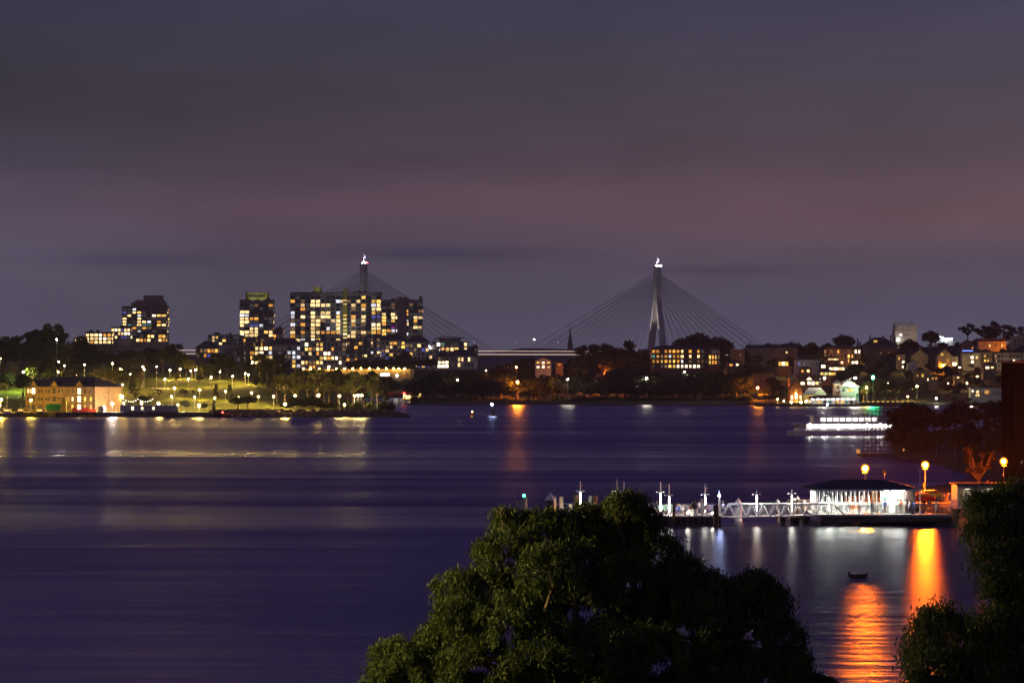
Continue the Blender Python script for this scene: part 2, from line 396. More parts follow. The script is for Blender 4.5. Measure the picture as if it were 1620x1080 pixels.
# thin dark streaks of cloud low over the horizon and two small wisps
cb2 = N('ShaderNodeCombineXYZ'); L(mth('MULTIPLY', sp.outputs[0], 9.0), cb2.inputs[0]); L(mth('MULTIPLY', sp.outputs[2], 120.0), cb2.inputs[2])
n2 = N('ShaderNodeTexNoise'); n2.inputs['Scale'].default_value = 1.0; n2.inputs['Detail'].default_value = 4; L(cb2.outputs[0], n2.inputs['Vector'])
def blob(px, py, rx, ry):
    cx, cz = (px - CX) / F, (YH - py) / F
    a = mth('DIVIDE', mth('SUBTRACT', sp.outputs[0], cx), rx / F); b = mth('DIVIDE', mth('SUBTRACT', sp.outputs[2], cz), ry / F)
    d = mth('ADD', mth('MULTIPLY', a, a), mth('MULTIPLY', b, b))
    return mth('POWER', 2.718, mth('MULTIPLY', d, -1.0))
bl = mth('ADD', mth('ADD', mth('MULTIPLY', blob(700, 402, 170, 14), .7), mth('MULTIPLY', blob(1130, 428, 110, 7), .6)), mth('MULTIPLY', blob(230, 412, 120, 12), .45))
bl = mth('MULTIPLY', bl, mth('SMOOTH_MIN', mth('MULTIPLY', n2.outputs['Fac'], 1.7), 1.0, .1))
wisp = mth('ADD', mth('MULTIPLY', blob(886, 167, 26, 4), .4), mth('MULTIPLY', blob(1292, 84, 24, 4), .3))
st = mth('MINIMUM', mth('ADD', bl, wisp), 1.0)
mx3 = N('ShaderNodeMix'); mx3.data_type = 'RGBA'; L(st, mx3.inputs['Factor']); L(mx2.outputs['Result'], mx3.inputs['A']); mx3.inputs['B'].default_value = srgb((58, 58, 80))
cb3 = N('ShaderNodeCombineXYZ'); L(mth('MULTIPLY', sp.outputs[0], 14.0), cb3.inputs[0]); L(mth('MULTIPLY', sp.outputs[2], 60.0), cb3.inputs[2])
n3 = N('ShaderNodeTexNoise'); n3.inputs['Scale'].default_value = 1.0; n3.inputs['Detail'].default_value = 5; L(cb3.outputs[0], n3.inputs['Vector'])
sc_ = mth('ADD', .77, mth('MULTIPLY', n3.outputs['Fac'], .34))
vm = N('ShaderNodeVectorMath'); vm.operation = 'SCALE'; L(mx3.outputs['Result'], vm.inputs[0]); L(sc_, vm.inputs['Scale'])
L(vm.outputs[0], bg.inputs['Color']); bg.inputs['Strength'].default_value = 1.0
sun = bpy.data.lights.new('dusk_light', 'SUN'); sun.energy = .14; sun.angle = RD(20); sun.color = (1, .86, .8)
so = bpy.data.objects.new('dusk_light', sun); COL.objects.link(so); so.rotation_euler = (RD(58), 0, RD(-38))
sc.render.engine = 'CYCLES'
sc.cycles.use_denoising = True; sc.cycles.denoiser = 'OPENIMAGEDENOISE'
sc.cycles.max_bounces = 5; sc.cycles.diffuse_bounces = 2; sc.cycles.glossy_bounces = 3; sc.cycles.transparent_max_bounces = 12
sc.cycles.sample_clamp_indirect = 4; sc.cycles.caustics_reflective = False; sc.cycles.caustics_refractive = False
sc.view_settings.view_transform = 'Standard'; sc.view_settings.look = 'None'; sc.view_settings.exposure = 0; sc.view_settings.gamma = 1

# ------------------------------------------------------------------ water
m, nt, b = _new('harbour water'); N = nt.nodes.new; L = nt.links.new; nt.nodes.remove(b)
b = N('ShaderNodeBsdfGlossy'); b.distribution = 'BECKMANN'; dd = N('ShaderNodeBsdfDiffuse'); dd.inputs['Color'].default_value = (.006, .006, .056, 1)
fr = N('ShaderNodeFresnel'); fr.inputs['IOR'].default_value = 1.33; mxs = N('ShaderNodeMixShader')
L(dd.outputs[0], mxs.inputs[1]); L(b.outputs[0], mxs.inputs[2]); L(mxs.outputs[0], nt.nodes['Material Output'].inputs['Surface'])
geo = N('ShaderNodeNewGeometry'); sp = N('ShaderNodeSeparateXYZ'); L(geo.outputs['Position'], sp.inputs[0])
def wn(sx, sy, detail, seed=0.0, skew=0.0):
    c = N('ShaderNodeCombineXYZ')
    L(mth('MULTIPLY', sp.outputs[0], sx), c.inputs[0]); L(mth('ADD', mth('MULTIPLY', sp.outputs[1], sy), mth('MULTIPLY', sp.outputs[0], skew)), c.inputs[1]); c.inputs[2].default_value = seed
    n = N('ShaderNodeTexNoise'); n.inputs['Scale'].default_value = 1; n.inputs['Detail'].default_value = detail; L(c.outputs[0], n.inputs['Vector'])
    return n.outputs['Fac']
def mrange(v, a, b_, c, d):
    n = N('ShaderNodeMapRange'); n.interpolation_type = 'SMOOTHSTEP'
    for k, x in zip(('From Min', 'From Max', 'To Min', 'To Max'), (a, b_, c, d)): n.inputs[k].default_value = x
    L(v, n.inputs['Value']); return n.outputs[0]
streak = mth('ADD', mth('MULTIPLY', mrange(wn(.0035, .05, 3, 1.7, .004), .42, .7, 0, 1), .6), mth('ADD', mth('MULTIPLY', mrange(wn(.002, .017, 3, 7.3, -.003), .4, .65, 0, 1), .35), mth('MULTIPLY', mrange(wn(.012, .16, 3, 4.4, .006), .4, .7, 0, 1), .3)))          # long calm slicks left by wakes
patch = mrange(wn(.006, .009, 1.5, 5.1), .3, .7, 0, 1)                # cat's paws
near = mth('MULTIPLY', mrange(sp.outputs[1], 190, 470, 1, 0), mrange(sp.outputs[0], -30, 45, 1, .15))   # sheltered water close in
band = mth('MULTIPLY', mrange(mth('ABSOLUTE', mth('SUBTRACT', mth('ADD', sp.outputs[1], mth('MULTIPLY', mth('SUBTRACT', wn(.008, .012, 3, 2.2), .5), 260)), 735)), 5, 90, 1, 0), mrange(sp.outputs[0], -60, 40, .38, .1))
lee = mth('MULTIPLY', mrange(sp.outputs[1], 376, 400, 1, 0), mrange(sp.outputs[0], 4, 18, 0, 1))          # lee of the wharf
calm = mth('MINIMUM', mth('ADD', mth('ADD', mth('MULTIPLY', mth('MULTIPLY', streak, mrange(sp.outputs[1], 250, 420, .35, 1)), .75), band), mth('MULTIPLY', near, mth('ADD', .06, mth('MULTIPLY', patch, .16)))), 1.0)
rough = mth('SUBTRACT', .5, mth('MULTIPLY', mth('MAXIMUM', calm, mth('MULTIPLY', lee, .84)), .24))
L(rough, b.inputs['Roughness'])
L(mth('MULTIPLY', fr.outputs[0], mth('ADD', .44, mth('MULTIPLY', mth('MINIMUM', 1.0, mth('ADD', calm, mth('MULTIPLY', near, mth('ADD', .5, mth('MULTIPLY', patch, .5))))), .5))), mxs.inputs[0])
hgt = mth('ADD', mth('MULTIPLY', wn(.05, .33, 2, 9.0), .8), mth('MULTIPLY', wn(.018, .13, 2, 3.0), 4.0))
bp = N('ShaderNodeBump'); bp.inputs['Strength'].default_value = .5; bp.inputs['Distance'].default_value = .1
hgt = mth('ADD', mth('MULTIPLY', hgt, mth('SUBTRACT', 1.0, mth('MULTIPLY', near, .65))), mth('MULTIPLY', lee, mth('MULTIPLY', wn(.16, .42, 2, 6.6, .03), 3.2)))
L(hgt, bp.inputs['Height']); L(bp.outputs['Normal'], b.inputs['Normal'])
M['water'] = m
wm = MB(); wm.add([(-5000, -200, 0), (5000, -200, 0), (5000, 9000, 0), (-5000, 9000, 0)], [(0, 1, 2, 3)])
tag(wm.build('harbour_water', M['water']), kind='structure')
# ------------------------------------------------------------------ land
grid('headland_lawn', zBar, -420, -40, 1252, 1700, 110, 140, M['grass'])
grid('peninsula_ground', zBal, -66, 620, 1632, 2300, 160, 120, M['soil'])
grid('far_shore_ground', zPyr, -900, 70, 2146, 3000, 60, 200, M['soil'])
grid('foreshore_ground', zNear, -160, 330, -60, 965, 190, 260, M['soil'])
rg = random.Random(3)
def zHill(X, D):
    base = pw([(-2500, 34), (-900, 40), (-300, 44), (-60, 47), (60, 50), (150, 46), (400, 44), (2500, 40)], X)
    return max(1, (base + 3 * math.sin(X * .021) + 2 * math.sin(X * .053 + 1)) * sm(4000, 4350, D))
grid('distant_hills', zHill, -2500, 2500, 3900, 4700, 220, 8, M['hill'])
pl = MB(); pl.box(-1500, 1500, 3020, 4000, -1, 1.5); tag(pl.build('inner_harbour_shore', M['hill']), kind='structure')
# path and promenade along the headland shore
pm = MB(); pm.box(-235, -62, 1262.5, 1268, 1.9, 2.06); tag(pm.build('headland_promenade', M['concrete']), kind='structure')
pm = MB(); pm.add([(PX(240, 1392), 1392, zBar(-160, 1392) + .25), (PX(440, 1392), 1392, zBar(PX(440, 1392), 1392) + .25), (PX(440, 1396), 1396, zBar(PX(440, 1396), 1396) + .4), (PX(240, 1396), 1396, zBar(-160, 1396) + .4)], [(0, 1, 2, 3)])
tag(pm.build('lawn_path', M['concrete']), kind='structure')
# boulders of the headland edge: too many and too small to count
rv = MB()
for i in range(1500):
    px = rg.uniform(335, 662); f = rg.random(); t = (px - 335) / 327
    D = 1252 + f * 11; X = PX(px, D)
    if zBar(X, D + 4) < -1.5: continue
    top = 3.2 * f * (1 - sm(600, 662, px) * .8); r = rg.uniform(.35, .95)
    a = rg.uniform(0, 3); vs = []
    for k in range(8):
        s = [(-1, -1, -1), (1, -1, -1), (1, 1, -1), (-1, 1, -1), (-1, -1, 1), (1, -1, 1), (1, 1, 1), (-1, 1, 1)][k]
        x, y = s[0] * r * rg.uniform(.6, 1.1), s[1] * r * rg.uniform(.6, 1.1)
        vs.append((X + x * math.cos(a) - y * math.sin(a), D + x * math.sin(a) + y * math.cos(a), top - .3 + s[2] * r * rg.uniform(.5, .8)))
    rv.add(vs, [(0, 3, 2, 1), (4, 5, 6, 7), (0, 1, 5, 4), (1, 2, 6, 5), (2, 3, 7, 6), (3, 0, 4, 7)])
tag(rv.build('sandstone_boulders', M['rock']), 'tumbled sandstone boulders along the headland waterline', None, None, 'stuff')

# ------------------------------------------------------------------ tree kinds (height 10, origin at the foot)
def leaves(rs, lobes, n, size, droop=0.0, shell=.55, asp=.5):
    lb = np.array(lobes, float); wgt = (lb[:, 3] * lb[:, 4] + lb[:, 4] * lb[:, 5] + lb[:, 3] * lb[:, 5]); wgt /= wgt.sum()
    k = rs.choice(len(lb), n, p=wgt)
    d = rs.normal(size=(n, 3)); d /= np.linalg.norm(d, axis=1)[:, None]
    r = shell + (1 - shell) * rs.random(n) ** .7
    # sub-clumps: pull leaves towards random twig tips so that gaps open between them
    nc = 26; tips = rs.normal(size=(len(lb), nc, 3)); tips /= np.linalg.norm(tips, axis=2)[:, :, None]
    t = tips[k, rs.integers(0, nc, n)]
    d = d * .55 + t; d /= np.linalg.norm(d, axis=1)[:, None]
    c = lb[k, :3] + d * lb[k, 3:6] * (r * rs.uniform(.85, 1.08, n))[:, None]
    a = rs.normal(size=(n, 3)); a[:, 2] -= droop * 2.2; a /= np.linalg.norm(a, axis=1)[:, None]
    bvec = np.cross(a, rs.normal(size=(n, 3))); bvec /= np.linalg.norm(bvec, axis=1)[:, None] + 1e-9
    s = size * rs.uniform(.6, 1.3, n)[:, None]
    v = np.stack([c - a * s * .5, c + bvec * s * asp * .5 - a * s * .05, c + a * s * .5, c - bvec * s * asp * .5 - a * s * .05], 1)
    return v.reshape(-1, 3)
def quadmesh(name, v, m):
    n = len(v) // 4; me = bpy.data.meshes.new(name)
    me.vertices.add(len(v)); me.vertices.foreach_set('co', np.ascontiguousarray(v, dtype=np.float32).ravel())
    me.loops.add(len(v)); me.loops.foreach_set('vertex_index', np.arange(len(v), dtype=np.int32))
    me.polygons.add(n); me.polygons.foreach_set('loop_start', np.arange(0, len(v), 4, dtype=np.int32))
    me.materials.append(m); me.update(calc_edges=True); me.validate(); return me
def limbs(lobes, base_r, fork, rs, lean=0.0, keep=99):
    t = MB(); f = Vector((lean * fork, 0, fork))
    t.path([(0, 0, -.8), (lean * fork * .3, .1, fork * .5), tuple(f)], [base_r * 1.25, base_r, base_r * .75], 8)
    for l in lobes[:keep]:
        e = Vector(l[:3]); mid = f.lerp(e, .5) + Vector((rs.normal() * .3, rs.normal() * .3, .25))
        t.path([tuple(f), tuple(mid), tuple(e)], [base_r * .5, base_r * .3, base_r * .12], 6)
    return t
TREE = {}
def make_kind(key, name, cat, lobes, n, size, leaf, bark, base_r, fork, seed, droop=0.0, asp=.55, shell=.55):
    rs = np.random.default_rng(seed)
    TREE[key] = (name, cat, limbs(lobes, base_r, fork, rs).mesh(name + '_trunk', M[bark], True), quadmesh(name + '_crown', leaves(rs, lobes, n, size, droop, shell, asp), M[leaf]))
def ring(rs, n, R, z0, z1, r0, r1):
    out = []
    for i in range(n):
        a = i * 2.4 + rs.uniform(-.4, .4); q = rs.uniform(.35, 1) * R; r = rs.uniform(r0, r1)
        out.append((q * math.cos(a), q * math.sin(a), rs.uniform(z0, z1), r, r, r * rs.uniform(.65, .9)))
    return out
rs = np.random.default_rng(11)
for i in range(3):
    make_kind(('round', i), 'broadleaf_tree', 'tree', ring(rs, 13, 3.1, 4.6, 7.4, 1.5, 2.3) + [(0, 0, 8.1, 1.9, 1.9, 1.5)], 5200, .62, 'leaf', 'bark', .36, 3.2, 20 + i)
for i in range(3):
    make_kind(('gum', i), 'gum_tree', 'tree', ring(rs, 10, 3.0, 5.2, 9.0, .8, 1.45) + [(.3, 0, 9.0, 1.2, 1.2, .8), (-.9, .2, 3.9, 1.0, 1.0, .8)], 3600, .55, 'leaf_olive', 'bark_pale', .25, 4.0, 40 + i, .5, .4, .35)
for i in range(2):
    make_kind(('fig', i), 'fig_tree', 'tree', ring(rs, 22, 6.0, 4.4, 7.0, 1.8, 2.8) + [(1, 0, 7.7, 2.6, 2.6, 1.9), (-2.2, 1, 7.4, 2.2, 2.2, 1.7)], 8500, .66, 'leaf', 'bark', .7, 2.6, 60 + i)
for i in range(2):
    make_kind(('column', i), 'columnar_tree', 'tree', [(rs.uniform(-.5, .5), rs.uniform(-.5, .5), zz, 1.5 - .09 * zz + .3, 1.5 - .09 * zz + .3, 1.2) for zz in (1.9, 3.2, 4.6, 6, 7.3, 8.7)], 3000, .5, 'leaf', 'bark', .25, 1.6, 80 + i)
for i in range(2):
    make_kind(('open', i), 'umbrella_gum_tree', 'tree', ring(rs, 9, 4.4, 7.2, 9.2, .8, 1.5) + ring(rs, 4, 2.4, 5.2, 7, .6, .9), 3000, .5, 'leaf', 'bark', .24, 4.6, 100 + i, 0, .5, .3)
for i in range(2):
    make_kind(('thin', i), 'sparse_tree', 'tree', ring(rs, 16, 3.3, 4.2, 9.0, .6, 1.2), 2300, .34, 'leaf_rust', 'bark', .2, 2.4, 120 + i, 0, .5, .2)
for i in range(2):
    make_kind(('bush', i), 'shrub', 'shrub', ring(rs, 11, 4.6, 2.2, 6.2, 2.2, 3.6), 3400, 1.15, 'leaf_olive', 'bark', .3, 1.2, 140 + i)
make_kind(('palm', 0), 'conifer_tree', 'tree', [(0, 0, zz, 2.4 * (1 - zz / 11) + .2, 2.4 * (1 - zz / 11) + .2, .5) for zz in (2.2, 3.3, 4.4, 5.5, 6.6, 7.7, 8.8, 9.6)], 2300, .5, 'leaf', 'bark', .22, 8.5, 150)
PROTO = {}
tr = random.Random(5)
def tree(key, px, ytop, D, label, group, zg, wide=1.0, minh=2.5):
    X = PX(px, D); hgt = max(minh, PZ(ytop, D) - zg)
    s = hgt / 9.9; loc = (X, D, zg); sc3 = (s * wide, s * wide, s)
    rz = tr.uniform(0, 6.28)
    if key not in PROTO:
        name, cat, tm, cm = TREE[key]
        r = thing(name, label, cat, loc, rz, group); r.scale = sc3
        link_mesh('trunk', tm, r); link_mesh('crown', cm, r); PROTO[key] = r
        KIDS[r.name] = [(c, []) for c in r.children] if r.children else [(o, []) for o in COL.objects if o.parent == r]
        return r
    return dup(PROTO[key], loc, rz, sc3, label, group)
GROUPS = {}
def cluster(group, phrase, fz, items):
    """items: (kind, px, ytop, D, wide); counted from the west end of each row, the end over the named landmark"""
    items = sorted(items, key=lambda t: t[1]); seen = {}
    for kind, px, yt, D, wide in items:
        k = (kind, tr.randrange(2 if kind not in ('round', 'gum') else 3)) if kind != 'palm' else ('palm', 0)
        word = dict(round='dark round-crowned tree', gum='gum tree', fig='spreading fig tree', column='narrow upright tree', open='open-crowned gum tree', thin='sparse twiggy tree', bush='low dark shrub', palm='pointed conifer')[kind]
        seen[kind] = seen.get(kind, 0) + 1
        zg = fz(PX(px, D), D)
        tot = sum(1 for t in items if t[0] == kind)
        lab = ('the %s %s' % (word, phrase)) if tot == 1 else ('%s %s %s' % (ORD[min(seen[kind], 40)], word, phrase))
        tree(k, px, yt, D, lab, group, max(zg, .3), wide)
J = tr.uniform
# 1 skyline of the headland behind the sandstone warehouse
it = [('open', 42, 521, 1540, 1.0), ('gum', 88, 511, 1545, .8), ('open', 72, 517, 1540, 1.1), ('round', 130, 528, 1545, .8), ('palm', 108, 540, 1500, .9)]
prof = [(-20, 524), (12, 530), (28, 543), (60, 528), (100, 542), (125, 545), (180, 552), (240, 548), (300, 540), (330, 552), (350, 556)]
for k in range(26):
    px = -12 + k * 11.6 + J(-4, 4); it.append((tr.choice(['round', 'round', 'gum', 'round']), px, pw(prof, px) + J(-1, 9), J(1490, 1560), J(.9, 1.25)))
cluster('trees along the headland skyline', 'on the headland skyline, counted from the warehouse end', zBar, it)
it = []
for k in range(34):
    px = -8 + (k % 17) * 14.6 + J(-5, 5); row = k // 17
    it.append((tr.choice(['round', 'gum', 'round', 'thin', 'column']), px, (568 if row else 583) + J(-8, 10), (1440 if row else 1385) + J(-18, 18), J(.85, 1.2)))
cluster('trees on the slope behind the warehouse', 'on the slope behind the warehouse, counted from its far gable', zBar, it)
it = [('round', 283, 553, 1480, .9), ('fig', 350, 556, 1500, .8)]
for k in range(13):
    px = 292 + k * 13 + J(-4, 4); it.append((tr.choice(['gum', 'column', 'gum', 'round']), px, 566 + J(-8, 10), J(1440, 1475), J(.8, 1.05)))
cluster('trees along the lawn top', 'at the lawn top, counted from the warehouse side', zBar, it)
it = [('round', 289, 614, 1345, 1.5), ('column', 341, 607, 1335, 1.2), ('column', 363, 608, 1330, 1.25), ('fig', 392, 624, 1300, .95), ('round', 377, 625, 1290, 1.3), ('round', 293, 632, 1280, 1.3), ('round', 323, 637, 1282, 1.3),
      ('column', 338, 633, 1280, 1.3), ('gum', 306, 617, 1350, 1.2), ('thin', 239, 620, 1345, 1.2), ('round', 226, 624, 1320, 1.5), ('thin', 214, 612, 1350, 1.3), ('thin', 252, 614, 1350, 1.2), ('gum', 280, 588, 1415, 1.1), ('gum', 318, 583, 1430, 1.0), ('round', 315, 591, 1415, .9), ('round', 205, 636, 1300, 1.2), ('thin', 405, 626, 1310, 1.1)]
cluster('trees scattered on the lawn', 'standing on the lit lawn, counted from the warehouse', zBar, it)
it = []
for k in range(15):
    px = 437 + k * 12.4 + J(-4, 4); it.append(('gum', px, 586 + J(-5, 7) + 12 * sm(590, 625, px), J(1310, 1345), J(.8, 1.0)))
for k in range(5):
    px = 405 + k * 11; it.append(('column', px, 583 + J(-8, 8), J(1395, 1430), 1.0))
for px, y in ((452, 633), (466, 626), (479, 630), (493, 624), (507, 632), (519, 636), (528, 633)): it.append(('round', px, y, J(1276, 1284), 1.45))
for px, y in ((556, 636), (566, 634), (585, 634), (600, 636), (608, 630), (618, 634), (545, 641), (532, 642)): it.append(('bush', px, y, J(1275, 1290), 1.0))
cluster('trees along the headland shore', 'near the headland point, counted from the lawn', zBar, it)
it = []
for k in range(20):
    px = 572 + k * 6 + J(-3, 3); it.append((tr.choice(['round', 'round', 'gum']), px, 604 + J(-9, 9), J(2165, 2240), J(1, 1.3)))
cluster('trees below the lamp terrace', 'below the lamp terrace, counted from the headland side', zPyr, it)
it = []
for k in range(22):
    px = 552 + k * 6.2 + J(-3, 3); it.append((tr.choice(['round', 'round', 'fig']), px, 571 + J(-6, 8), J(2375, 2420), J(.9, 1.1)))
it += [('round', 640, 553, 2440, .9), ('round', 652, 566, 2400, 1), ('round', 560, 578, 2365, 1.2)]
cluster('trees on the lamp terrace', 'on the lamp terrace before the flats', zPyr, it)
# the dark wooded point below the bridge
it = []
for k in range(46):
    px = 652 + k * 11.9 + J(-5, 5); it.append((tr.choice(['round', 'round', 'fig', 'gum']), px, 601 + J(-9, 11), J(1722, 1748), J(1.0, 1.35)))
cluster('front row of trees on the dark point', 'in the dark point waterside row, counted from its tip', zBal, it)
it = []
prof = [(670, 592), (760, 586), (800, 590), (850, 590), (900, 588), (940, 570), (1000, 580), (1040, 590), (1130, 590), (1180, 575), (1210, 575)]
for k in range(40):
    px = 668 + k * 13.4 + J(-6, 6); it.append((tr.choice(['round', 'round', 'gum', 'fig']), px, max(pw(prof, px) + J(-6, 8), 598 if 932 < px < 985 else 0), J(1775, 1830), J(.9, 1.2)))
cluster('middle row of trees on the dark point', 'in the dark point middle row, counted from its tip', zBal, it)
st_ = tr.getstate(); it = []
for k in range(52):
    px = 655 + k * 10.4 + J(-4, 4); D = J(1712, 1716); it.append(('bush', px, YH - (zBal(PX(px, D), D) + J(2.4, 4.6) - H) * F / D, D, J(1.2, 1.7)))
for i_, t_ in enumerate(sorted(it, key=lambda q_: q_[1])): tree(('bush', i_ % 2), t_[1], t_[2], t_[3], 'low dark shrub in the waterline thicket below the trees of the dark point', 'waterline shrubs of the dark point', 1.5, t_[4])
tr.setstate(st_)
it = [('open', 948, 541, 1960, 1.05), ('open', 982, 538, 1965, 1.3), ('open', 968, 543, 1970, 1.0), ('fig', 1106, 523, 2010, 1.1), ('round', 1080, 545, 2000, 1.1), ('round', 1131, 548, 1990, 1.1), ('round', 930, 556, 1940, 1.1), ('round', 1000, 552, 1950, 1.0), ('round', 1016, 550, 1950, 1.0), ('open', 822, 566, 1930, 1.0), ('round', 790, 575, 1900, 1.0), ('round', 838, 563, 1930, .9),
      ('round', 768, 588, 1860, 1.1), ('round', 905, 566, 1930, 1.0), ('round', 918, 560, 1945, 1.0), ('thin', 957, 577, 1850, 1.2), ('round', 962, 556, 1950, 1.1), ('round', 1147, 562, 1960, 1.1), ('column', 1160, 572, 1890, 1)]
cluster('skyline trees on the dark point', 'on the dark point skyline, counted from its tip', zBal, it)
it = [('fig', 1218, 541, 1990, .75), ('fig', 1256, 538, 1985, .8), ('round', 1285, 540, 1985, 1.3), ('round', 1237, 543, 1990, 1.2), ('fig', 1335, 527, 2020, .8), ('round', 1310, 541, 2000, 1.1), ('palm', 1357, 536, 1960, .8), ('palm', 1361, 540, 1955, .8), ('round', 1388, 537, 2000, 1.0),
      ('fig', 1473, 521, 2040, .75), ('round', 1492, 540, 2010, 1.2), ('round', 1438, 535, 1990, 1.4), ('round', 1455, 545, 1970, 1.2), ('open', 1531, 511, 2040, 1.1), ('open', 1553, 514, 2030, 1.1), ('open', 1582, 508, 2040, 1.3), ('round', 1568, 516, 2050, 1.0), ('open', 1612, 515, 2040, 1.2), ('round', 1596, 522, 2040, 1.1), ('round', 1545, 535, 2010, 1.2), ('round', 1575, 540, 2000, 1.2), ('round', 1515, 540, 2020, 1.0), ('palm', 1416, 532, 2020, .7), ('round', 1196, 545, 1985, 1.2), ('round', 1176, 552, 1970, 1.0)]
cluster('skyline trees over the houses', 'on the skyline over the hillside houses, counted from the bridge', zBal, it)
it = [('round', 1182 + k * 14.5 + J(-5, 5), 545 + J(-4, 5), J(2050, 2085), J(1.2, 1.6)) for k in range(31)]
cluster('trees along the ridge behind the houses', 'along the ridge behind the hillside houses, counted from the bridge', zBal, it)
it = []
for px, y, D in ((1190, 578, 1830), (1206, 590, 1800), (1222, 596, 1790), (1183, 600, 1750), (1170, 606, 1740), (1212, 612, 1735), (1228, 605, 1760), (1300, 572, 1850), (1340, 585, 1800), (1352, 572, 1860), (1366, 566, 1880), (1378, 578, 1840), (1392, 570, 1870), (1384, 590, 1790), (1400, 585, 1800), (1408, 575, 1850), (1412, 600, 1740), (1395, 604, 1730), (1432, 572, 1880), (1440, 590, 1800), (1470, 572, 1870), (1456, 578, 1840), (1480, 590, 1800), (1486, 580, 1840), (1500, 585, 1820), (1510, 592, 1790), (1520, 580, 1850), (1532, 588, 1810), (1545, 580, 1850), (1560, 572, 1890), (1572, 585, 1830), (1585, 592, 1790), (1596, 584, 1840), (1606, 590, 1800), (1430, 605, 1730), (1445, 610, 1715), (1465, 604, 1730), (1500, 604, 1735), (1520, 602, 1745), (1556, 602, 1740), (1416, 615, 1690), (1400, 618, 1685), (1590, 606, 1730), (1326, 592, 1770), (1420, 556, 1940), (1300, 556, 1930), (1250, 562, 1900), (1225, 566, 1890), (1200, 562, 1900)):
    it.append((tr.choice(['round', 'round', 'fig', 'gum', 'round']), px + J(-2, 2), y + J(-2, 2), D, J(.95, 1.25)))
for k in range(46):
    px = J(1285, 1618); D = J(1700, 1960); z0 = zBal(PX(px, D), D); it.append((tr.choice(['round', 'round', 'gum', 'round']), px, YH - (z0 + J(4.5, 7.5) - H) * F / D, D, J(1, 1.4)))
it += [('thin', 1384, 602, 1700, 1.2), ('gum', 1372, 603, 1690, 1.2), ('gum', 1366, 610, 1680, 1.0), ('bush', 1316, 620, 1690, 1.2), ('bush', 1282, 622, 1675, 1.0), ('bush', 1288, 617, 1690, 1.0), ('bush', 1232, 618, 1720, 1.1), ('bush', 1222, 620, 1716, 1.0), ('gum', 1242, 614, 1690, 1.1), ('bush', 1212, 622, 1715, 1)]
cluster('trees among the hillside houses', 'among the hillside houses, counted from the dark point', zBal, it)
it = []
for k in range(30):
    px = 1424 + (k % 15) * 13.2 + J(-5, 5); row = k // 15
    D = (820 if row else 720) + J(-25, 25)
    if PX(px, D) < pw(XS, D) + 3: D = 690 + J(-8, 8)
    if PX(px, D) < pw(XS, D) + 1: continue
    it.append((tr.choice(['round', 'gum', 'thin', 'round']), px, (641 if row else 668) - 14 * sm(1470, 1600, px) + J(-12, 12) + 10 * sm(1440, 1420, px), D, J(.95, 1.3)))
it += [('thin', 1428, 655, 692, 1.0), ('thin', 1419, 680, 691, 1.0)]
for k in range(34):
    D = tr.choice([600, 640, 680, 720, 560, 660, 690]); X = pw(XS, D) + (1.5 if k < 16 else J(2, 26)); it.append((tr.choice(['bush', 'bush', 'round', 'gum']), CX + X / D * F, YH + (H - zNear(X, D) - J(2.5, 5.5)) * F / D, D, J(1, 1.4)))
cluster('trees on the near dark bank', 'on the dark bank behind the wharf, counted from the scaffold', zNear, it)
tree(('thin', 0), 1548, 703, 437, 'sparse bare-twigged tree lit orange between the two sodium street lamps', None, 2.0, 1.15)
# ------------------------------------------------------------------ buildings
UNIT = {}
def unit(key):
    if key not in UNIT:
        b_ = MB(); b_.box(-.5, .5, -.04, .04, 0, 1); UNIT[key] = b_.mesh('window_pane', W[key])
    return UNIT[key]
def facade(root, Wd, Ht, rows, cols, grid_, y=0.0, ww=.72, wh=.62, rng=None, prob=0, pal='wwoyd', face='front', x0=None, z0=0.0, Lx=None):
    """windows of one face; grid_ rows top to bottom or None for a random lit pattern"""
    Lx = Wd if Lx is None else Lx
    cw, rh = Lx / cols, (Ht - z0) / rows
    lit, dark = [], []
    for r in range(rows):
        run = None
        for c in range(cols):
            if grid_:
                ch = grid_[r][c] if r < len(grid_) and c < len(grid_[r]) else '.'
            else:
                ch = rng.choice(pal) if rng.random() < prob else ('n' if rng.random() < .22 else '.')
            if ch == '.' and grid_ and rng: ch = 'd' if rng.random() < .07 else ('n' if rng.random() < .3 else '.')
            if ch == ' ': continue
            px = -Lx / 2 + (c + .5) * cw; pz = Ht - (r + 1) * rh + rh * (1 - wh) * .45
            sw = cw * ww * (rng.uniform(.75, 1.15) if rng else 1); 
            (dark if ch == '.' else lit).append((px, pz, min(sw, cw * .96), rh * wh, ch))
    return lit, dark
def place_windows(root, lists, counter):
    for (lit, dark), (fy, rot, off) in lists:
        for px, pz, sw, sh, ch in lit + dark:
            if counter[0] < 98:
                counter[0] += 1
                if rot == 0: link_mesh('window', unit(ch), root, (px, fy - .03, pz), (sw, 1, sh))
                else: link_mesh('window', unit(ch), root, (off, fy + (px * (1 if rot > 0 else -1)), pz), (sw, 1, sh), RD(90))
            else: counter[1].append((px, fy, pz, sw, sh, ch, rot, off))
def rest_windows(root, counter):
    if not counter[1]: return
    ks = sorted(set(c[5] for c in counter[1])); mb = MB()
    for px, fy, pz, sw, sh, ch, rot, off in counter[1]:
        mb.k = ks.index(ch)
        if rot == 0: mb.box(px - sw / 2, px + sw / 2, fy - .07, fy + .01, pz, pz + sh)
        else:
            yy = fy + px * (1 if rot > 0 else -1); mb.box(off - .04, off + .04, yy - sw / 2, yy + sw / 2, pz, pz + sh)
    tag(mb.build('window_rows', [W[k] for k in ks], root), kind='stuff')
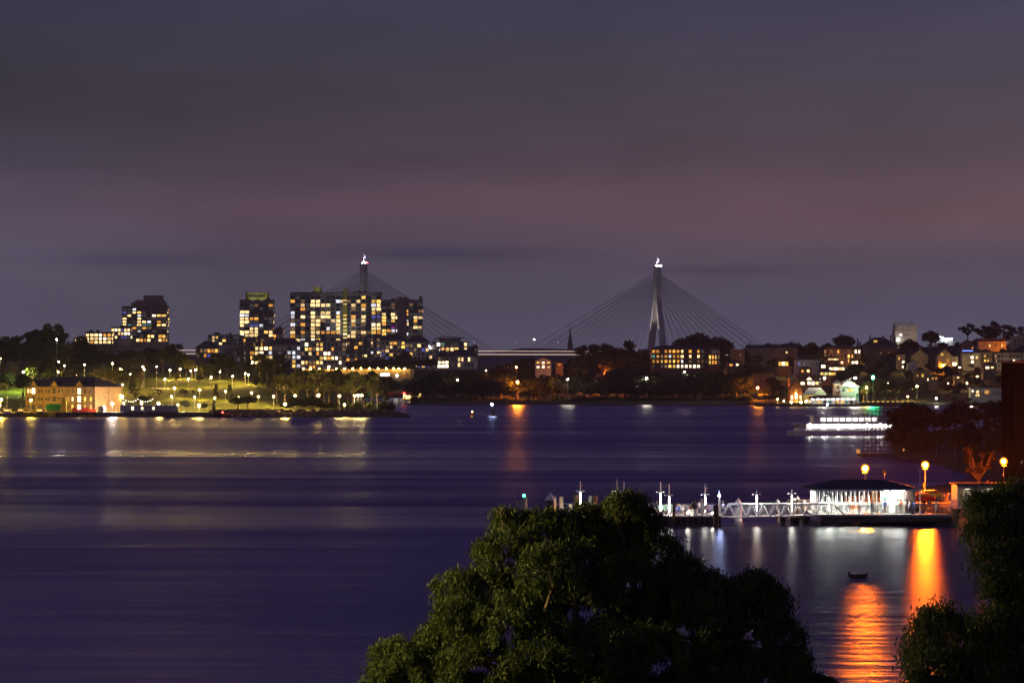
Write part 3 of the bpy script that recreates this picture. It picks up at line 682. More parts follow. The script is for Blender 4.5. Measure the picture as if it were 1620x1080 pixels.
def block(name, label, cat, px0, px1, ytop, ybot, D, cols, rows, grid_=None, prob=.35, pal='wwoyd', wallm='facade_dark', depth=16, roof='flat', yaw=0, seed=1, slabs=True, fins=True, group=None, ww=.84, wh=.68, side=True, roofm='roof_dark', roofh=None, sink=12, extra=None, topband=0.06):
    rng = random.Random(seed * 77 + int(px0))
    Wd = (px1 - px0) / F * D / math.cos(RD(yaw)) if not yaw else (px1 - px0) / F * D / (math.cos(RD(yaw)) + depth / ((px1 - px0) / F * D) * abs(math.sin(RD(yaw))))
    zb, zt = PZ(ybot, D), PZ(ytop, D); Ht = zt - zb
    off = 0
    if yaw: off = depth * math.sin(RD(yaw)) / 2
    root = thing(name, label, cat, (PX((px0 + px1) / 2, D) + off * 1.0, D, zb), RD(yaw), group)
    b_ = MB(); b_.box(-Wd / 2, Wd / 2, 0, depth, -sink, Ht)
    usable = Ht * (1 - topband)
    rh = usable / rows; cw = Wd / cols
    if slabs:
        for r in range(rows + 1): b_.box(-Wd / 2 - .12, Wd / 2 + .12, -.28, -.002, r * rh - .14, r * rh + .14)
    if fins:
        for c in range(cols + 1):
            x = -Wd / 2 + c * cw; b_.box(x - .12, x + .12, -.22, -.003, .15, usable - .15)
    b_.build('wall', M[wallm], root)
    cnt = [0, []]
    lists = [(facade(root, Wd, usable, rows, cols, grid_, rng=rng, prob=prob, pal=pal, ww=ww, wh=wh), (0, 0, 0))]
    if side:
        sc_ = max(2, int(depth / max(cw, 2.5)))
        for sx in ((1,) if yaw < 0 else (-1,) if yaw > 0 else (1, -1)):
            lists.append((facade(root, depth, usable, rows, sc_, None, rng=rng, prob=prob * .5, pal=pal, ww=ww * .8, wh=wh, Lx=depth), (depth / 2, sx, sx * (Wd / 2 + .02))))
    place_windows(root, lists, cnt); rest_windows(root, cnt)
    if roof == 'flat':
        r = MB(); r.box(-Wd / 2 - .3, Wd / 2 + .3, -.4, depth + .3, Ht, Ht + .5)
        for k in range(3):
            x = rng.uniform(-Wd / 2 + 1, Wd / 2 - 3); wv = min(rng.uniform(1.5, 4), Wd * .3); r.box(x, min(x + wv, Wd / 2 - .2), depth * .3, depth * .7, Ht + .5, Ht + rng.uniform(1.2, 2.4))
        r.build('roof', M['dark_metal'] if wallm.startswith('facade') else M['concrete_dark'], root)
    elif roof == 'hip':
        r = MB(); r.hip(-Wd / 2, Wd / 2, 0, depth, Ht, roofh or min(Wd, depth) * .3, .7); r.build('roof', M[roofm], root)
    if extra: extra(root, Wd, Ht, depth)
    return root
# the wide slab with green lift shafts
def assumed_floodlight(root, loc, aim, e, col=(1, .95, .75), size=70):  # assumed unseen spot light, added to brighten the olive cladding
    l = bpy.data.lights.new('floodlight', 'SPOT'); l.energy = e; l.spot_size = RD(size); l.spot_blend = .5; l.color = col; l.shadow_soft_size = .2
    o = bpy.data.objects.new('floodlight', l); COL.objects.link(o); o.parent = root; o.location = loc; o.rotation_euler = (Vector(aim) - Vector(loc)).to_track_quat('-Z', 'Y').to_euler()
GC = ["..............y...", "o...ww...cw..w..yy", "..wnwwwwn...w.o.cw", "..onn.nn..n.d.w.ww", "c.n.wnww.cn...n.yd", "c.wnwdww.yn.o.w.bb", "..n.wwdnwwn.wnw.nn", "c.onww..nwn.o.d.xw", "d.n.wd.cnwn.n.n.ww", "w.onwwoooyn.w.w.yo", "o.dnwd.nn.nwwndnt.", "owcnxy.n.wn......."]
def exC(root, Wd, Ht, dp):
    px = lambda x: (x - 531) / 144 * Wd
    s = MB(); s.box(px(542.5), px(549.5), -1.6, 6, -6, Ht + 3.6); st = s.build('lift_shaft', M['olive'], root, loc=(0, 0, 0))
    for xx, yy, zz, tx, tz, e in ((px(546), -26, -2, px(546), Ht * .6, 26000), (px(501.5), -5, Ht + 1, px(501.5), Ht + 4, 900)): assumed_floodlight(root, (xx, yy, zz), (tx, 0, tz), e)
    s = MB(); s.box(px(495), px(508), 3, 9, Ht + .5, Ht + 5.5); s.build('lift_shaft', M['olive'], root)
    for k, ch in enumerate(".ww.dywwwwxw."):
        if ch != '.': link_mesh('shaft_window', unit(ch), root, (px(546), -1.62, Ht - 4 - k * (Ht / 13.2)), (3.0, 1, .8))
    s = MB()
    for k in range(24): s.tube((px(551 + k * 2.2), .2, Ht + .5), (px(551 + k * 2.2), .2, Ht + 1.7), .08, n=4)
    s.tube((px(551), .2, Ht + 1.7), (px(602), .2, Ht + 1.7), .1, n=4); s.build('roof_railing', M['steel'], root)
block('apartment_tower', 'wide dark apartment slab with an olive green lift shaft up its lit face', 'tower', 459, 603, 463, 541, 2700, 18, 12, GC, wallm='facade_dark', depth=22, seed=3, extra=exC, topband=.055, wh=.74)
GD = [".........", ".........", ".....o...", "w.wn.o...", "y.wwn..ww", "yny..c.o.", "on.n.w...", "n.mn...ww", "yoccn.n.n", "y.dn.c..n", ".n.....nt", "y........"]
def exD(root, Wd, Ht, dp):
    s = MB(); s.box(-.12 * Wd, .12 * Wd, -.9, 10, -3, Ht + 3); s.build('service_core', M['facade_brown'], root)
    s = MB(); s.box(.42 * Wd, .5 * Wd, 1, 8, Ht + .5, Ht + 3.4); s.build('plant_room', M['olive'], root)
block('apartment_tower', 'dark apartment block joined to the right of the slab with the olive lift shaft', 'tower', 604, 668, 475, 541, 2690, 9, 12, GD, wallm='facade_dark', depth=20, seed=4, extra=exD, wh=.74)
GB = ["......o", "..n....", "ww.....", "cc.n...", "wwoo...", "ww.n..n", "wnbbc..", "n.ww...", "wwww.yw", "xwwwn.w"]
def exB(root, Wd, Ht, dp):
    assumed_floodlight(root, (-.1 * Wd, -6, Ht + .8), (-.1 * Wd, 2, Ht + 4), 1600); assumed_floodlight(root, (.16 * Wd, -6, Ht + .8), (.16 * Wd, 2, Ht + 4), 1600)
    s = MB(); s.box(-.33 * Wd, .35 * Wd, 2, 12, Ht + .5, Ht + 7); s.build('plant_room', M['olive'], root)
    s = MB(); s.box(-.24 * Wd, .25 * Wd, 1.8, 2.0, Ht + 3, Ht + 5); s.build('louvre_panel', M['dark_metal'], root)
block('apartment_tower', 'narrow dark tower topped by a bright olive green plant room', 'tower', 379, 432, 475, 533, 2650, 7, 10, GB, wallm='facade_brown', depth=20, seed=5, extra=exB, topband=.09, wh=.76)
GA = ["..c......", "b.wy.....", "nw.cn.xyy", "w..w.n...", "w.nwwc.on", "wtnwtt.yw", "wnono..n.", "n..cn....", ".nn.c..n.", ".b...wyon", "....wn.wo"]
def exA(root, Wd, Ht, dp):
    s = MB(); s.box(-.3 * Wd, .46 * Wd, 2, dp - 2, Ht + .5, Ht + 3.6); s.box(-.22 * Wd, .42 * Wd, 3, dp - 3, Ht + 3.6, Ht + 5.6); s.box(-.03 * Wd, .38 * Wd, 4, dp - 4, Ht + 5.6, Ht + 9.4); s.build('stepped_penthouse', M['facade_brown'], root)
    s = MB()
    for k in range(7): s.tube((-.01 * Wd + k * 2.2, 5, Ht + 9.4), (-.01 * Wd + k * 2.2, 5, Ht + 10 + (k * 7 % 4) * .4), .1, n=4)
    s.build('antenna', M['steel'], root)
block('apartment_tower', 'brown stepped-top apartment tower standing alone above the headland skyline', 'tower', 193, 263, 485, 541, 2480, 9, 11, GA, wallm='facade_brown', depth=22, seed=6, extra=exA, topband=.03, wh=.6)
MID = 'low apartment blocks on the far shore'
midl = [('terrace flats with a dark rooftop box, ', 135, 176, 526, 544, 2420, 6, 3, .7, 'wwwox', 'render_brown', 'flat', 0, 'pale-windowed flats with a dark rooftop box, left of the stepped-top tower'),
        ('', 176, 206, 518, 536, 2440, 6, 3, .45, 'xwwbn', 'facade_mid', 'flat', 0, 'flats with a fully lit top floor against the foot of the stepped-top tower'),
        ('', 118, 134, 535, 546, 2400, 4, 2, .5, 'ow', 'render_brown', 'flat', 0, 'lowest amber-lit flats at the left end of the far skyline'),
        ('', 215, 262, 528, 541, 2420, 8, 2, .5, 'wyoow', 'facade_brown', 'flat', 0, 'low amber-lit block in front of the foot of the stepped-top tower'),
        ('', 329, 380, 530, 546, 2620, 9, 3, .3, 'wdyn', 'facade_mid', 'flat', 0, 'low flat-roofed block with a plant deck left of the olive-topped tower'),
        ('', 377, 416, 534, 548, 2560, 10, 2, .12, 'od', 'render_brown', 'flat', 0, 'columned low block below the olive-topped tower'),
        ('', 310, 345, 550, 566, 2300, 6, 2, .35, 'oydb', 'render_brown', 'hip', 0, 'dark hip-roofed terrace behind the lawn-top trees'),
        ('', 357, 386, 553, 572, 2290, 5, 2, .15, 'dn', 'render_brown', 'flat', 0, 'plain pale brown block beside the lawn-top trees'),
        ('', 395, 432, 545, 591, 2560, 5, 6, .55, 'oywwx', 'render_cream', 'flat', 0, 'corner block with its amber top floor overhanging, left of the hip-roofed flats'),
        ('', 424, 476, 545, 589, 2540, 7, 6, .4, 'wcydn', 'facade_mid', 'hip', 0, 'tall grey flats under a dark hip roof below the wide slab'),
        ('', 432, 448, 521, 541, 2660, 3, 3, .2, 'od', 'facade_brown', 'flat', 0, 'small brown block between the olive-topped tower and the wide slab'),
        ('', 476, 547, 539, 584, 2520, 12, 6, .42, 'wydxon', 'facade_mid', 'flat', 0, 'gridded flats with a bright middle bay under the wide slab'),
        ('', 547, 573, 538, 572, 2560, 4, 5, .3, 'ydno', 'render_brown', 'flat', 0, 'narrow brown flats right of the gridded block'),
        ('', 571, 606, 533, 565, 2600, 7, 6, .32, 'cwbdn', 'facade_dark', 'flat', 0, 'dark flats with scattered blue windows under the join of the slabs'),
        ('', 603, 641, 538, 570, 2560, 6, 5, .4, 'yowdb', 'render_grey', 'hip', 0, 'pale flats with a lit top floor and gabled roof below the right slab'),
        ('', 641, 679, 541, 583, 2540, 6, 6, .35, 'wydbo', 'render_grey', 'hip', 0, 'pale flats with a glowing top floor beside the tall white lamp'),
        ('', 683, 740, 540, 556, 2650, 8, 2, .4, 'wyxto', 'facade_dark', 'wing', 0, 'dark block with an upswept thin roof near the end of the bridge deck'),
        ('', 679, 694, 553, 588, 2450, 3, 5, .3, 'wdn', 'render_grey', 'hip', 0, 'slim pale flats left of the two glowing floors'),
        ('', 692, 710, 563, 588, 2440, 3, 4, .1, 'n', 'render_cream', 'hip', 0, 'cream corner block with two glowing floors beside the wooded point'),
        ('', 708, 755, 563, 581, 2470, 9, 2, .22, 'won', 'render_white', 'hip', 0, 'long white flats under a slate hip roof near the bridge end'),
        ('', 734, 756, 549, 562, 2800, 4, 2, .15, 'do', 'render_brown', 'flat', 0, 'brown block at the left end of the bridge deck')]
for i, (q, a, b_, yt, yb, D, cs, rw, pr, pal, wl, rf, yaw, lab) in enumerate(midl):
    gr = None
    if 'two glowing floors beside' in lab: gr = ["...", "xxx", "xxx", "n.n"]
    def wing(root, Wd, Ht, dp):
        s = MB(); s.prism([(-Wd * .45, Ht + 1.2), (-Wd * .2, Ht + 4.2), (Wd * .4, Ht + 3.0), (Wd * .4, Ht + 3.5), (-Wd * .2, Ht + 4.9), (-Wd * .46, Ht + 1.9)], -1.5, dp); s.build('roof', M['roof_dark'], root)
        s = MB(); s.box(-Wd * .3, Wd * .3, 2, dp - 2, Ht, Ht + 3.1); s.build('penthouse', M['facade_dark'], root)
    block('apartment_block', lab, 'flats', a, b_, yt, yb, D, cs, rw, gr, pr * 1.4, pal, wl, 13, rf if rf != 'wing' else 'none', yaw, seed=20 + i, group=MID, extra=wing if rf == 'wing' else None, topband=.05, roofh=5.5 if rf == 'hip' else None, ww=.74)
# lit terrace wall with its row of lamps
t = thing('terrace_wall', 'long retaining wall under the row of amber lamps below the flats', 'wall', (PX(560, 2334), 2334, 2))
b_ = MB(); b_.box(PX(466, 2334) - t.location.x, PX(655, 2334) - t.location.x, 0, 1.2, 0, 18.6)
for k in range(24): x = PX(470 + k * 7.8, 2334) - t.location.x; b_.box(x - .3, x + .3, -.5, -.003, 0, 18)
b_.build('wall', M['render_cream'], t)
for k in range(16):
    if tr.random() < .6: link_mesh('window', unit(tr.choice('oydwd')), t, (PX(486 + k * 10.5 + J(-2, 2), 2334) - t.location.x, -.05, 7 + J(-1, 3)), (J(2, 4.5), 1, 2.2))
t = thing('illuminated_sign', 'small white lit panel on the terrace wall below the amber lamps', 'sign', (PX(609, 2333), 2332.4, PZ(594.6, 2333)))
b_ = MB(); b_.box(-3.6, 3.6, -.2, 0, 0, 2.4); b_.build('panel', emat('lit white panel', (1, .95, .9), 2.2, False), t)
b_ = MB(); b_.box(-3.8, 3.8, 0, .35, -.2, 2.6); b_.build('frame', M['dark_metal'], t)

# ------------------------------------------------------------------ the cable-stayed bridge
u = Vector((320, 130, 0)).normalized(); ang = math.atan2(130, 320)
bc = Vector(((161.5 - 158.5) / 2, 3235, 0))
br = thing('cable_stayed_bridge', 'floodlit cable-stayed bridge with two tall pylons and fans of dark stay cables', 'bridge', bc, ang)
b_ = MB(); b_.box(-420, 420, -16, 16, 36.2, 38.6); b_.box(-420, 420, -14, 14, 34.8, 36.2)
for k in range(-20, 21): b_.box(k * 20 - .4, k * 20 + .4, -15, 15, 34.2, 34.8)
b_.build('deck', M['pylon'], br)
for sy in (-1,):
    b_ = MB()
    for k in range(-130, 131): b_.box(k * 3.2 - .1, k * 3.2 + .1, sy * 16.05 - .05, sy * 16.05 + .05, 38.6, 40.4)
    b_.box(-420, 420, sy * 16.05 - .08, sy * 16.05 + .08, 40.4, 40.6); b_.build('railing', M['steel'], br)
    b_ = MB(); b_.box(-420, 420, -16.4, -16.15, 40.05, 40.75); b_.build('deck_light_strip', M['L_deck'], br)  # added strips glow where road lamps light the rail and deck edge
    b_ = MB(); b_.box(-420, 420, -16.4, -16.05, 36.3, 37.1); b_.build('deck_light_strip', M['L_deck'], br)
HT = 134.5
PYL = []
for sx, dz in ((-172.5, -1.5), (172.5, 0)):
    p = MB(); a = 2.9; zs_ = 97
    p.slab([(sx - a, -4.2), (sx + a, -4.2), (sx + a, 4.2), (sx - a, 4.2)], zs_, HT + dz)
    for s in (-1, 1):
        lo, hi = s * 18.5, s * 2.1
        vs = [];
        for zz, cy, hw, hx in ((0, s * 23, 2.7, 3.6), (36, lo, 2.5, 3.4), (zs_, hi, 2.1, a)):
            vs += [(sx - hx, cy - hw, zz), (sx + hx, cy - hw, zz), (sx + hx, cy + hw, zz), (sx - hx, cy + hw, zz)]
        fs = [(0, 3, 2, 1), (8, 9, 10, 11)]
        for k in (0, 4):
            for i in range(4): fs.append((k + i, k + (i + 1) % 4, k + 4 + (i + 1) % 4, k + 4 + i))
        p.add(vs, fs)
    p.box(sx - 2.6, sx + 2.6, -17, 17, 30.5, 34.7); p.box(sx - a - .25, sx + a + .25, -4.6, 4.6, zs_ - .8, zs_ + .8)
    py = p.build('pylon', M['pylon'], br); PYL.append((sx, dz))
    q = MB(); q.box(sx - 3.6, sx + 3.6, -5, 5, HT + dz, HT + dz + .5); q.build('top_platform', M['pylon'], py)
    q = MB(); q.tube((sx, 0, HT + dz + .5), (sx, 0, HT + dz + 12), .55, .25); q.build('flag_mast', M['white_metal'], py)
    q = MB()
    for i in range(5): q.add([(sx + .3 + i * .5, .12 * math.sin(i), HT + dz + 5.8 - i * .12), (sx + .8 + i * .5, .12 * math.sin(i + 1), HT + dz + 5.7 - i * .12), (sx + .8 + i * .5, .12 * math.sin(i + 1), HT + dz + 9.4 - i * .5), (sx + .3 + i * .5, .12 * math.sin(i), HT + dz + 9.8 - i * .5)], [(0, 1, 2, 3)])
    q.build('flag', mat('blue white flag %d' % sx, (.45, .5, .8), .8), py)
    for ox, oy, mm in ((-2.9, -4, 'L_pyl'), (0, -4.4, 'L_pyl'), (2.9, -4, 'L_red' if sx < 0 else 'L_pyl')):
        q = MB(); q.ball((sx + ox, oy, HT + dz + 1.0), .55, 8, 5); q.build('top_lamp', M[mm], py)
    NS = 24
    for side in (-1, 1):
        for k in range(NS):
            f = k / (NS - 1); zt = 101 + dz + f * 26; dx = 18 + f * (138 if side * sx < 0 else 128)
            yoff = (-13.5 if k % 2 == 0 else 13.5)
            q = MB(); q.tube((sx + side * 2.6, math.copysign(2.5, yoff), zt), (sx + side * dx, yoff, 38.6), .21, n=5, cap=False); q.build('stay_cable', M['cable'], br)
for sx, dz in PYL:     # assumed deck floodlights, unseen, added to wash the near faces of the pylons
    for (fy, e) in ((-14, 75000), (14, 65000)):
        l = bpy.data.lights.new('pylon_floodlight', 'SPOT'); l.energy = e; l.spot_size = RD(44); l.spot_blend = .6; l.color = (1, .88, .78); l.shadow_soft_size = .4
        o = bpy.data.objects.new('pylon_floodlight', l); COL.objects.link(o); o.parent = br; o.location = (sx - 34, fy, 39.2)
        o.rotation_euler = (Vector((sx - 2, fy * .3, 92)) - o.location).to_track_quat('-Z', 'Y').to_euler()
for k, px in enumerate((748, 815, 881)):
    D = 3215; t = thing('road_lamp', '%s slim road lamp standing on the bridge deck from its left end' % ORD[k + 1], 'street lamp', (PX(px, D), D, 38.8), ang, 'road lamps on the bridge')
    q = MB(); q.tube((0, 0, 0), (0, 0, 11), .18, .1); q.tube((0, 0, 11), (1.4, 0, 11.2), .1); q.build('post', M['steel'], t)
    q = MB(); q.ball((1.4, 0, 11.1), .3); q.build('lamp_head', emat('road lamp %d' % k, (.7, .85, 1), 2.5, False), t)
# church spire beyond
D = 3700; t = thing('church_spire', 'slender dark church spire seen through the bridge cables', 'church', (PX(902, D), D, 30))
q = MB(); q.box(-3.2, 3.2, -3.2, 3.2, 0, 22); q.build('tower', M['concrete_dark'], t)
q = MB(); q.lathe([(3.0, 22), (1.2, 33), (.06, 46)], 8); q.build('spire', M['roof_dark'], t)
q = MB(); q.box(-.12, .12, -.12, .12, 45.5, 48.5); q.box(-.7, .7, -.12, .12, 47, 47.3); q.build('cross', M['dark_metal'], t)
# silo on the skyline
D = 2700; t = thing('grain_silo', 'pale floodlit silo block with a lit square and lettered sign and roof plant', 'silo', (PX(1433.5, D), D, PZ(545, D)))
s = D / F; q = MB(); hb = (545 - 522.5) * s; x0, x1 = -17.5 * s, 17 * s
q.box(x0, x1, 0, 22, -20, hb)
q.build('wall', M['silo'], t)
q = MB(); q.box(x0 + .6, x1 - .3, 1.2, 20, hb, hb + 10 * s); q.build('upper_storey', M['facade_mid'], t)
q = MB()
q.k = 0
for a, c in ((-12, -7.2), (-5, 2), (5.5, 13)): q.box(a * s, c * s, .9, 1.19, hb + .8, hb + 5.8 * s)
q.build('louvre_panel', M['silo'], t)
q = MB(); q.box(14.6 * s, 17 * s, .6, 19, hb, hb + 9.4 * s); q.build('stair_tower', M['silo'], t)
q = MB(); q.box(-10.8 * s, -6 * s, -.4, -.06, (545 - 531) * s, (545 - 528) * s); q.build('sign_square', emat('lit sign square', (1, .95, .88), 1.6, False), t)
cu = bpy.data.curves.new('sign_lettering', 'FONT'); cu.body = 'FNSONEST'; cu.size = 3.2 * s; cu.extrude = .05
tmp = bpy.data.objects.new('tmp', cu); COL.objects.link(tmp); bpy.context.view_layer.update()
me = bpy.data.meshes.new_from_object(tmp.evaluated_get(bpy.context.evaluated_depsgraph_get())); bpy.data.objects.remove(tmp)
me.materials.clear(); me.materials.append(M['dark_metal'])
xs = [v.co.x for v in me.vertices]; k_ = 12.5 * s / (max(xs) - min(xs))
o = link_mesh('sign_lettering', me, t, (-5.4 * s, -.12, (545 - 530.6) * s), (k_, 1, 1)); o.rotation_euler = (RD(90), 0, 0)
q = MB()
for k in range(22):
    x = x0 + 1 + (k * 7.7) % (x1 - x0 - 2); q.tube((x, 3 + k % 5 * 3, hb + 10 * s), (x, 3 + k % 5 * 3, hb + (11 + (k * 5) % 4 * .9) * s), .16, n=4)
q.box(x0 + 2, x1 - 4, 3, 3.2, hb + 10.6 * s, hb + 10.8 * s); q.build('roof_mast', M['dark_metal'], t)
q = MB(); q.ball((-12.5 * s, -.8, 8 * s), .6); q.build('wall_lamp', M['L_plant'], t)
l = bpy.data.lights.new('silo_floodlight', 'SPOT'); l.energy = 60000; l.spot_size = RD(50); l.color = (1, .82, .62); l.spot_blend = .6  # assumed unseen spot light, added to brighten the silo front
o = bpy.data.objects.new('silo_floodlight', l); COL.objects.link(o); o.parent = t; o.location = (0, -75, -4); o.rotation_euler = (Vector((0, 75, 14))).to_track_quat('-Z', 'Y').to_euler()

# white lit container terminal beside it
t = thing('industrial_plant', 'white floodlit industrial plant with a row of lamps, right of the silo tree', 'plant', (PX(1495, D), D, PZ(545, D)))
q = MB(); q.box(-13 * s, 15 * s, 0, 15, -10, 6.5 * s); q.box(-13.5 * s, -10 * s, 2, 8, 6.5 * s, 17 * s); q.box(-4 * s, 3 * s, 3, 10, 6.5 * s, 10 * s)
for k in range(9): q.tube((-9 * s + k * 2.6 * s, -1, 0), (-9 * s + k * 2.6 * s, -1, 8 * s), .3, n=5)
q.build('shed', M['render_white'], t)
for k, (x, zz) in enumerate(((-8, 12), (-5, 11), (-1, 9), (4, 9.5), (9, 9.6))):
    q = MB(); q.tube((x * s, -2.5, 0), (x * s, -2.5, zz * s), .15, n=5); pp = q.build('lamp_post', M['steel'], t)
    q = MB(); q.ball((x * s, -3.0, zz * s), .7); q.build('lamp_head', M['L_plant'], pp)
# ------------------------------------------------------------------ lamps
def sphere_mesh(name, r, m, n=8, k=5):
    q = MB(); q.ball((0, 0, 0), r, n, k); return q.mesh(name, m, True)
LM = {}; lr = random.Random(4)
def lamp(name, label, cat, loc, h, m, r=.42, group=None, arm=None, post='steel'):
    """a post with its globe; h is the height of the lamp over the foot"""
    t = thing(name, label, cat, loc, 0, group)
    key = ('p', round(h, 1), arm, post)
    if key not in LM:
        q = MB(); q.tube((0, 0, -1.2), (0, 0, .5), .13); q.tube((0, 0, .5), (0, 0, h - (.1 if not arm else -.2)), .09, .06)
        if arm: q.path([(0, 0, h + .2), (arm * .4, 0, h + .55), (arm, 0, h + .5)], [.06, .05, .05], 6)
        LM[key] = q.mesh('lamp_post', M[post])
    link_mesh('post', LM[key], t)
    glass = m in ('L_warm', 'L_yellow', 'L_small', 'L_flood3')  # these lamps get the added halo shell
    if glass: r = round(r * lr.choice((.85, 1.0, 1.15, 1.3)), 2)
    k2 = ('g', m, r)
    if k2 not in LM: LM[k2] = sphere_mesh('lamp_globe', r * (.62 if glass else 1), M[m])
    link_mesh('globe', LM[k2], t, (arm or 0, 0, h + (.35 if arm else 0)))
    if glass:  # added glowing shell round the bulb, drawn as its halo
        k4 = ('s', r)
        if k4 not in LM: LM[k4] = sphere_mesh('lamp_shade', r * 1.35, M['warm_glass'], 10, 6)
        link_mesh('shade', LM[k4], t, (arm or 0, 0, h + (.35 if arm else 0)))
    k3 = ('c', r)
    if k3 not in LM:
        q = MB(); q.lathe([(r * .9, .5 * r), (r * 1.05, .62 * r), (r * .3, 1.15 * r), (.02, 1.2 * r)], 8); LM[k3] = q.mesh('lamp_cap', M['dark_metal'])
    link_mesh('cap', LM[k3], t, (arm or 0, 0, h + (.35 if arm else 0) + r * .3))
    return t
lawn = [(269, 585.5), (285, 583.7), (302, 586), (309, 584.5), (348, 588), (368, 595), (334, 596.5), (261, 599.6), (298, 599), (388, 591), (393, 592.5), (276, 614), (316, 616.5), (357, 619), (398, 621), (409, 627), (433, 627), (271.5, 627), (308, 628), (377, 628), (340, 629)]
lawn.sort()
for i, (px, py) in enumerate(lawn):
    D = solveD(px, py, 4.6, zBar, 1282, 1470); X = PX(px, D); zg = zBar(X, D)
    lamp('park_lamp', '%s globe lamp on the lawn, counted from the warehouse side' % ORD[i + 1], 'lamp', (X, D, zg), PZ(py, D) - zg, 'L_warm', .42, 'globe lamps on the lawn')
slope = [(37, 588.5, 'L_green2'), (93, 572, 'L_small'), (102, 578, 'L_small'), (92, 588, 'L_small'), (129, 605, 'L_warm'), (134, 577, 'L_small'), (178, 575, 'L_small'), (156, 606, 'L_small'), (194, 608, 'L_small'), (226, 580, 'L_small'), (228, 584, 'L_small'), (248, 580, 'L_small'), (90, 537, 'L_flood2'), (0, 567, 'L_small'), (190, 583, 'L_small'), (206, 592, 'L_small'), (122, 594, 'L_small')]
M['L_green2'] = emat('lamp in leaves', (.8, 1, .3), 3500); M['L_flood2'] = emat('white slope lamp', (.95, .97, 1), 900)
slope.sort()
for i, (px, py, mm) in enumerate(slope):
    D = 1372 + (i % 3) * 14 if py > 570 else 1420; D = 1470 if py < 550 else D; X = PX(px, D); zg = zBar(X, D)
    h = PZ(py, D) - zg
    if h < 3: D = solveD(px, py, 4.5, zBar, 1316, 1470); X = PX(px, D); zg = zBar(X, D); h = max(2.5, PZ(py, D) - zg)
    lamp('park_lamp', '%s small lamp on the slope behind the warehouse, counted from its far gable' % ORD[i + 1], 'lamp', (X, D, zg), h, mm, .36, 'lamps among the slope trees')
shore = [(196, 637, 'L_warm'), (224, 637.3, 'L_warm'), (251, 638, 'L_warm'), (281.5, 640.5, 'L_warm'), (315, 641, 'L_warm'), (194, 627, 'L_warm'), (467, 625.5, 'L_warm'), (504, 625, 'L_warm'), (537, 626, 'L_flood3'), (561, 625.5, 'L_flood3'), (566.5, 625, 'L_flood3'), (572, 625, 'L_flood3'), (451, 639, 'L_warm'), (545, 640, 'L_warm')]
M['L_flood3'] = emat('warm white point lamp', (1, .72, .3), 1900)
shore.sort()
for i, (px, py, mm) in enumerate(shore):
    D = 1264 + (i % 3) * 3 if py > 630 else 1290; X = PX(px, D); zg = zBar(X, D)
    if px > 440 and py > 630: zg = 2
    h = max(2.0, PZ(py, D) - zg)
    lamp('promenade_lamp', '%s lamp along the headland waterfront, counted from the warehouse' % ORD[i + 1], 'lamp', (X, D, zg), h, mm, .46, 'lamps along the headland waterfront')
for i, px in enumerate((480, 491.5, 505, 519, 532, 545, 558, 571, 584.5, 598, 611, 623, 631, 640)):
    D = 2331.5; lamp('terrace_lamp', '%s amber lamp in the terrace wall row, counted from its headland end' % ORD[i + 1], 'lamp', (PX(px, D), D, 2.4), PZ(584, D) - 2.4 + .6, 'L_amber', .5, 'amber lamps on the terrace wall')
far = [(628, 594, 2200, 'L_white', 'white lamp shining among trees at the right end of the terrace wall', .6), (683, 593, 2200, 'L_warm', 'warm lamp at the foot of the tall pole beside the pale flats', .5), (679, 548, 2450, 'L_white', 'tall pole with a white light beside the pale flats', .5),
       (817, 581, 1815, 'L_sodium_far', 'small orange lamp just above the bright orange street lamp on the dark point', .3), (898, 600, 1716, 'L_white', 'white lamp low among the dark point trees left of the orange-lit tree', .36), (871, 571, 1905, 'L_blue', 'bluish lamp beside the small lit house under the bridge deck', .3), (1023, 598, 1716, 'L_white', 'white lamp in front of the dark trees below the flats on the point', .36),
       (1083, 588, 1790, 'L_white', 'tiny white lamp below the garage of the flats on the point', .3), (769, 586, 1850, 'L_warm', 'tiny lamp in the trees left of the lit house under the bridge deck', .3), (845, 537, 3300, 'L_white', 'lamp on the bridge deck left of the spire', .5), (923, 551, 3000, 'L_white', 'bright white lamp at the right end of the visible bridge deck', .6), (958, 549, 2300, 'L_warm', 'lamp among the skyline trees right of the bridge deck', .5), (724, 601, 1760, 'L_small', 'small lamp in the trees near the tip of the dark point', .4)]
for px, py, D, mm, lab, r in far:
    z = PZ(py, D); zg = max(1.5, zBal(PX(px, D), D) if D < 2100 else z - 9); zg = min(zg, z - 3)
    lamp('street_lamp', lab, 'lamp', (PX(px, D), D, zg), z - zg, mm, r)
lamp('street_lamp', 'bright orange sodium street lamp standing on the dark wooded point', 'street lamp', (PX(819, 1714), 1714, 1.8), PZ(604, 1714) - 1.8, 'L_sodium_far', .5, None, None)
M['L_under'] = emat('sodium light under branches', (1, .25, .02), 9000)
lamp('street_lamp', 'sodium lamp glowing orange under a bare-branched tree on the dark point', 'street lamp', (PX(959, 1888), 1888, PZ(593, 1888) - 3.2), 3.2, 'L_under', .45)
tree(('thin', 1), 957, 570, 1893, 'bare-branched tree glowing orange from the sodium lamp beneath it', None, PZ(596, 1893), 1.5)
for px, D, mm, lab in ((1199, 1722, 'L_sodium_far', 'orange lamp on a tall post at the left end of the terraced lawn'),):
    lamp('street_lamp', lab, 'street lamp', (PX(px, D), D, 1.8), PZ(613, D) - 1.8, mm, .4)
for px, py, D, arm, lab in ((1297, 598, 1668, 2.6, 'curved-arm street lamp with a white light beside the brick gabled house'), (1344, 598, 1668, 3.2, 'curved-arm street lamp blazing white over the whitewashed building')):
    z = PZ(py, D); lamp('street_lamp', lab, 'street lamp', (PX(px, D), D, 2.2), z - 2.2 - .35, 'L_white', .55, None, arm)
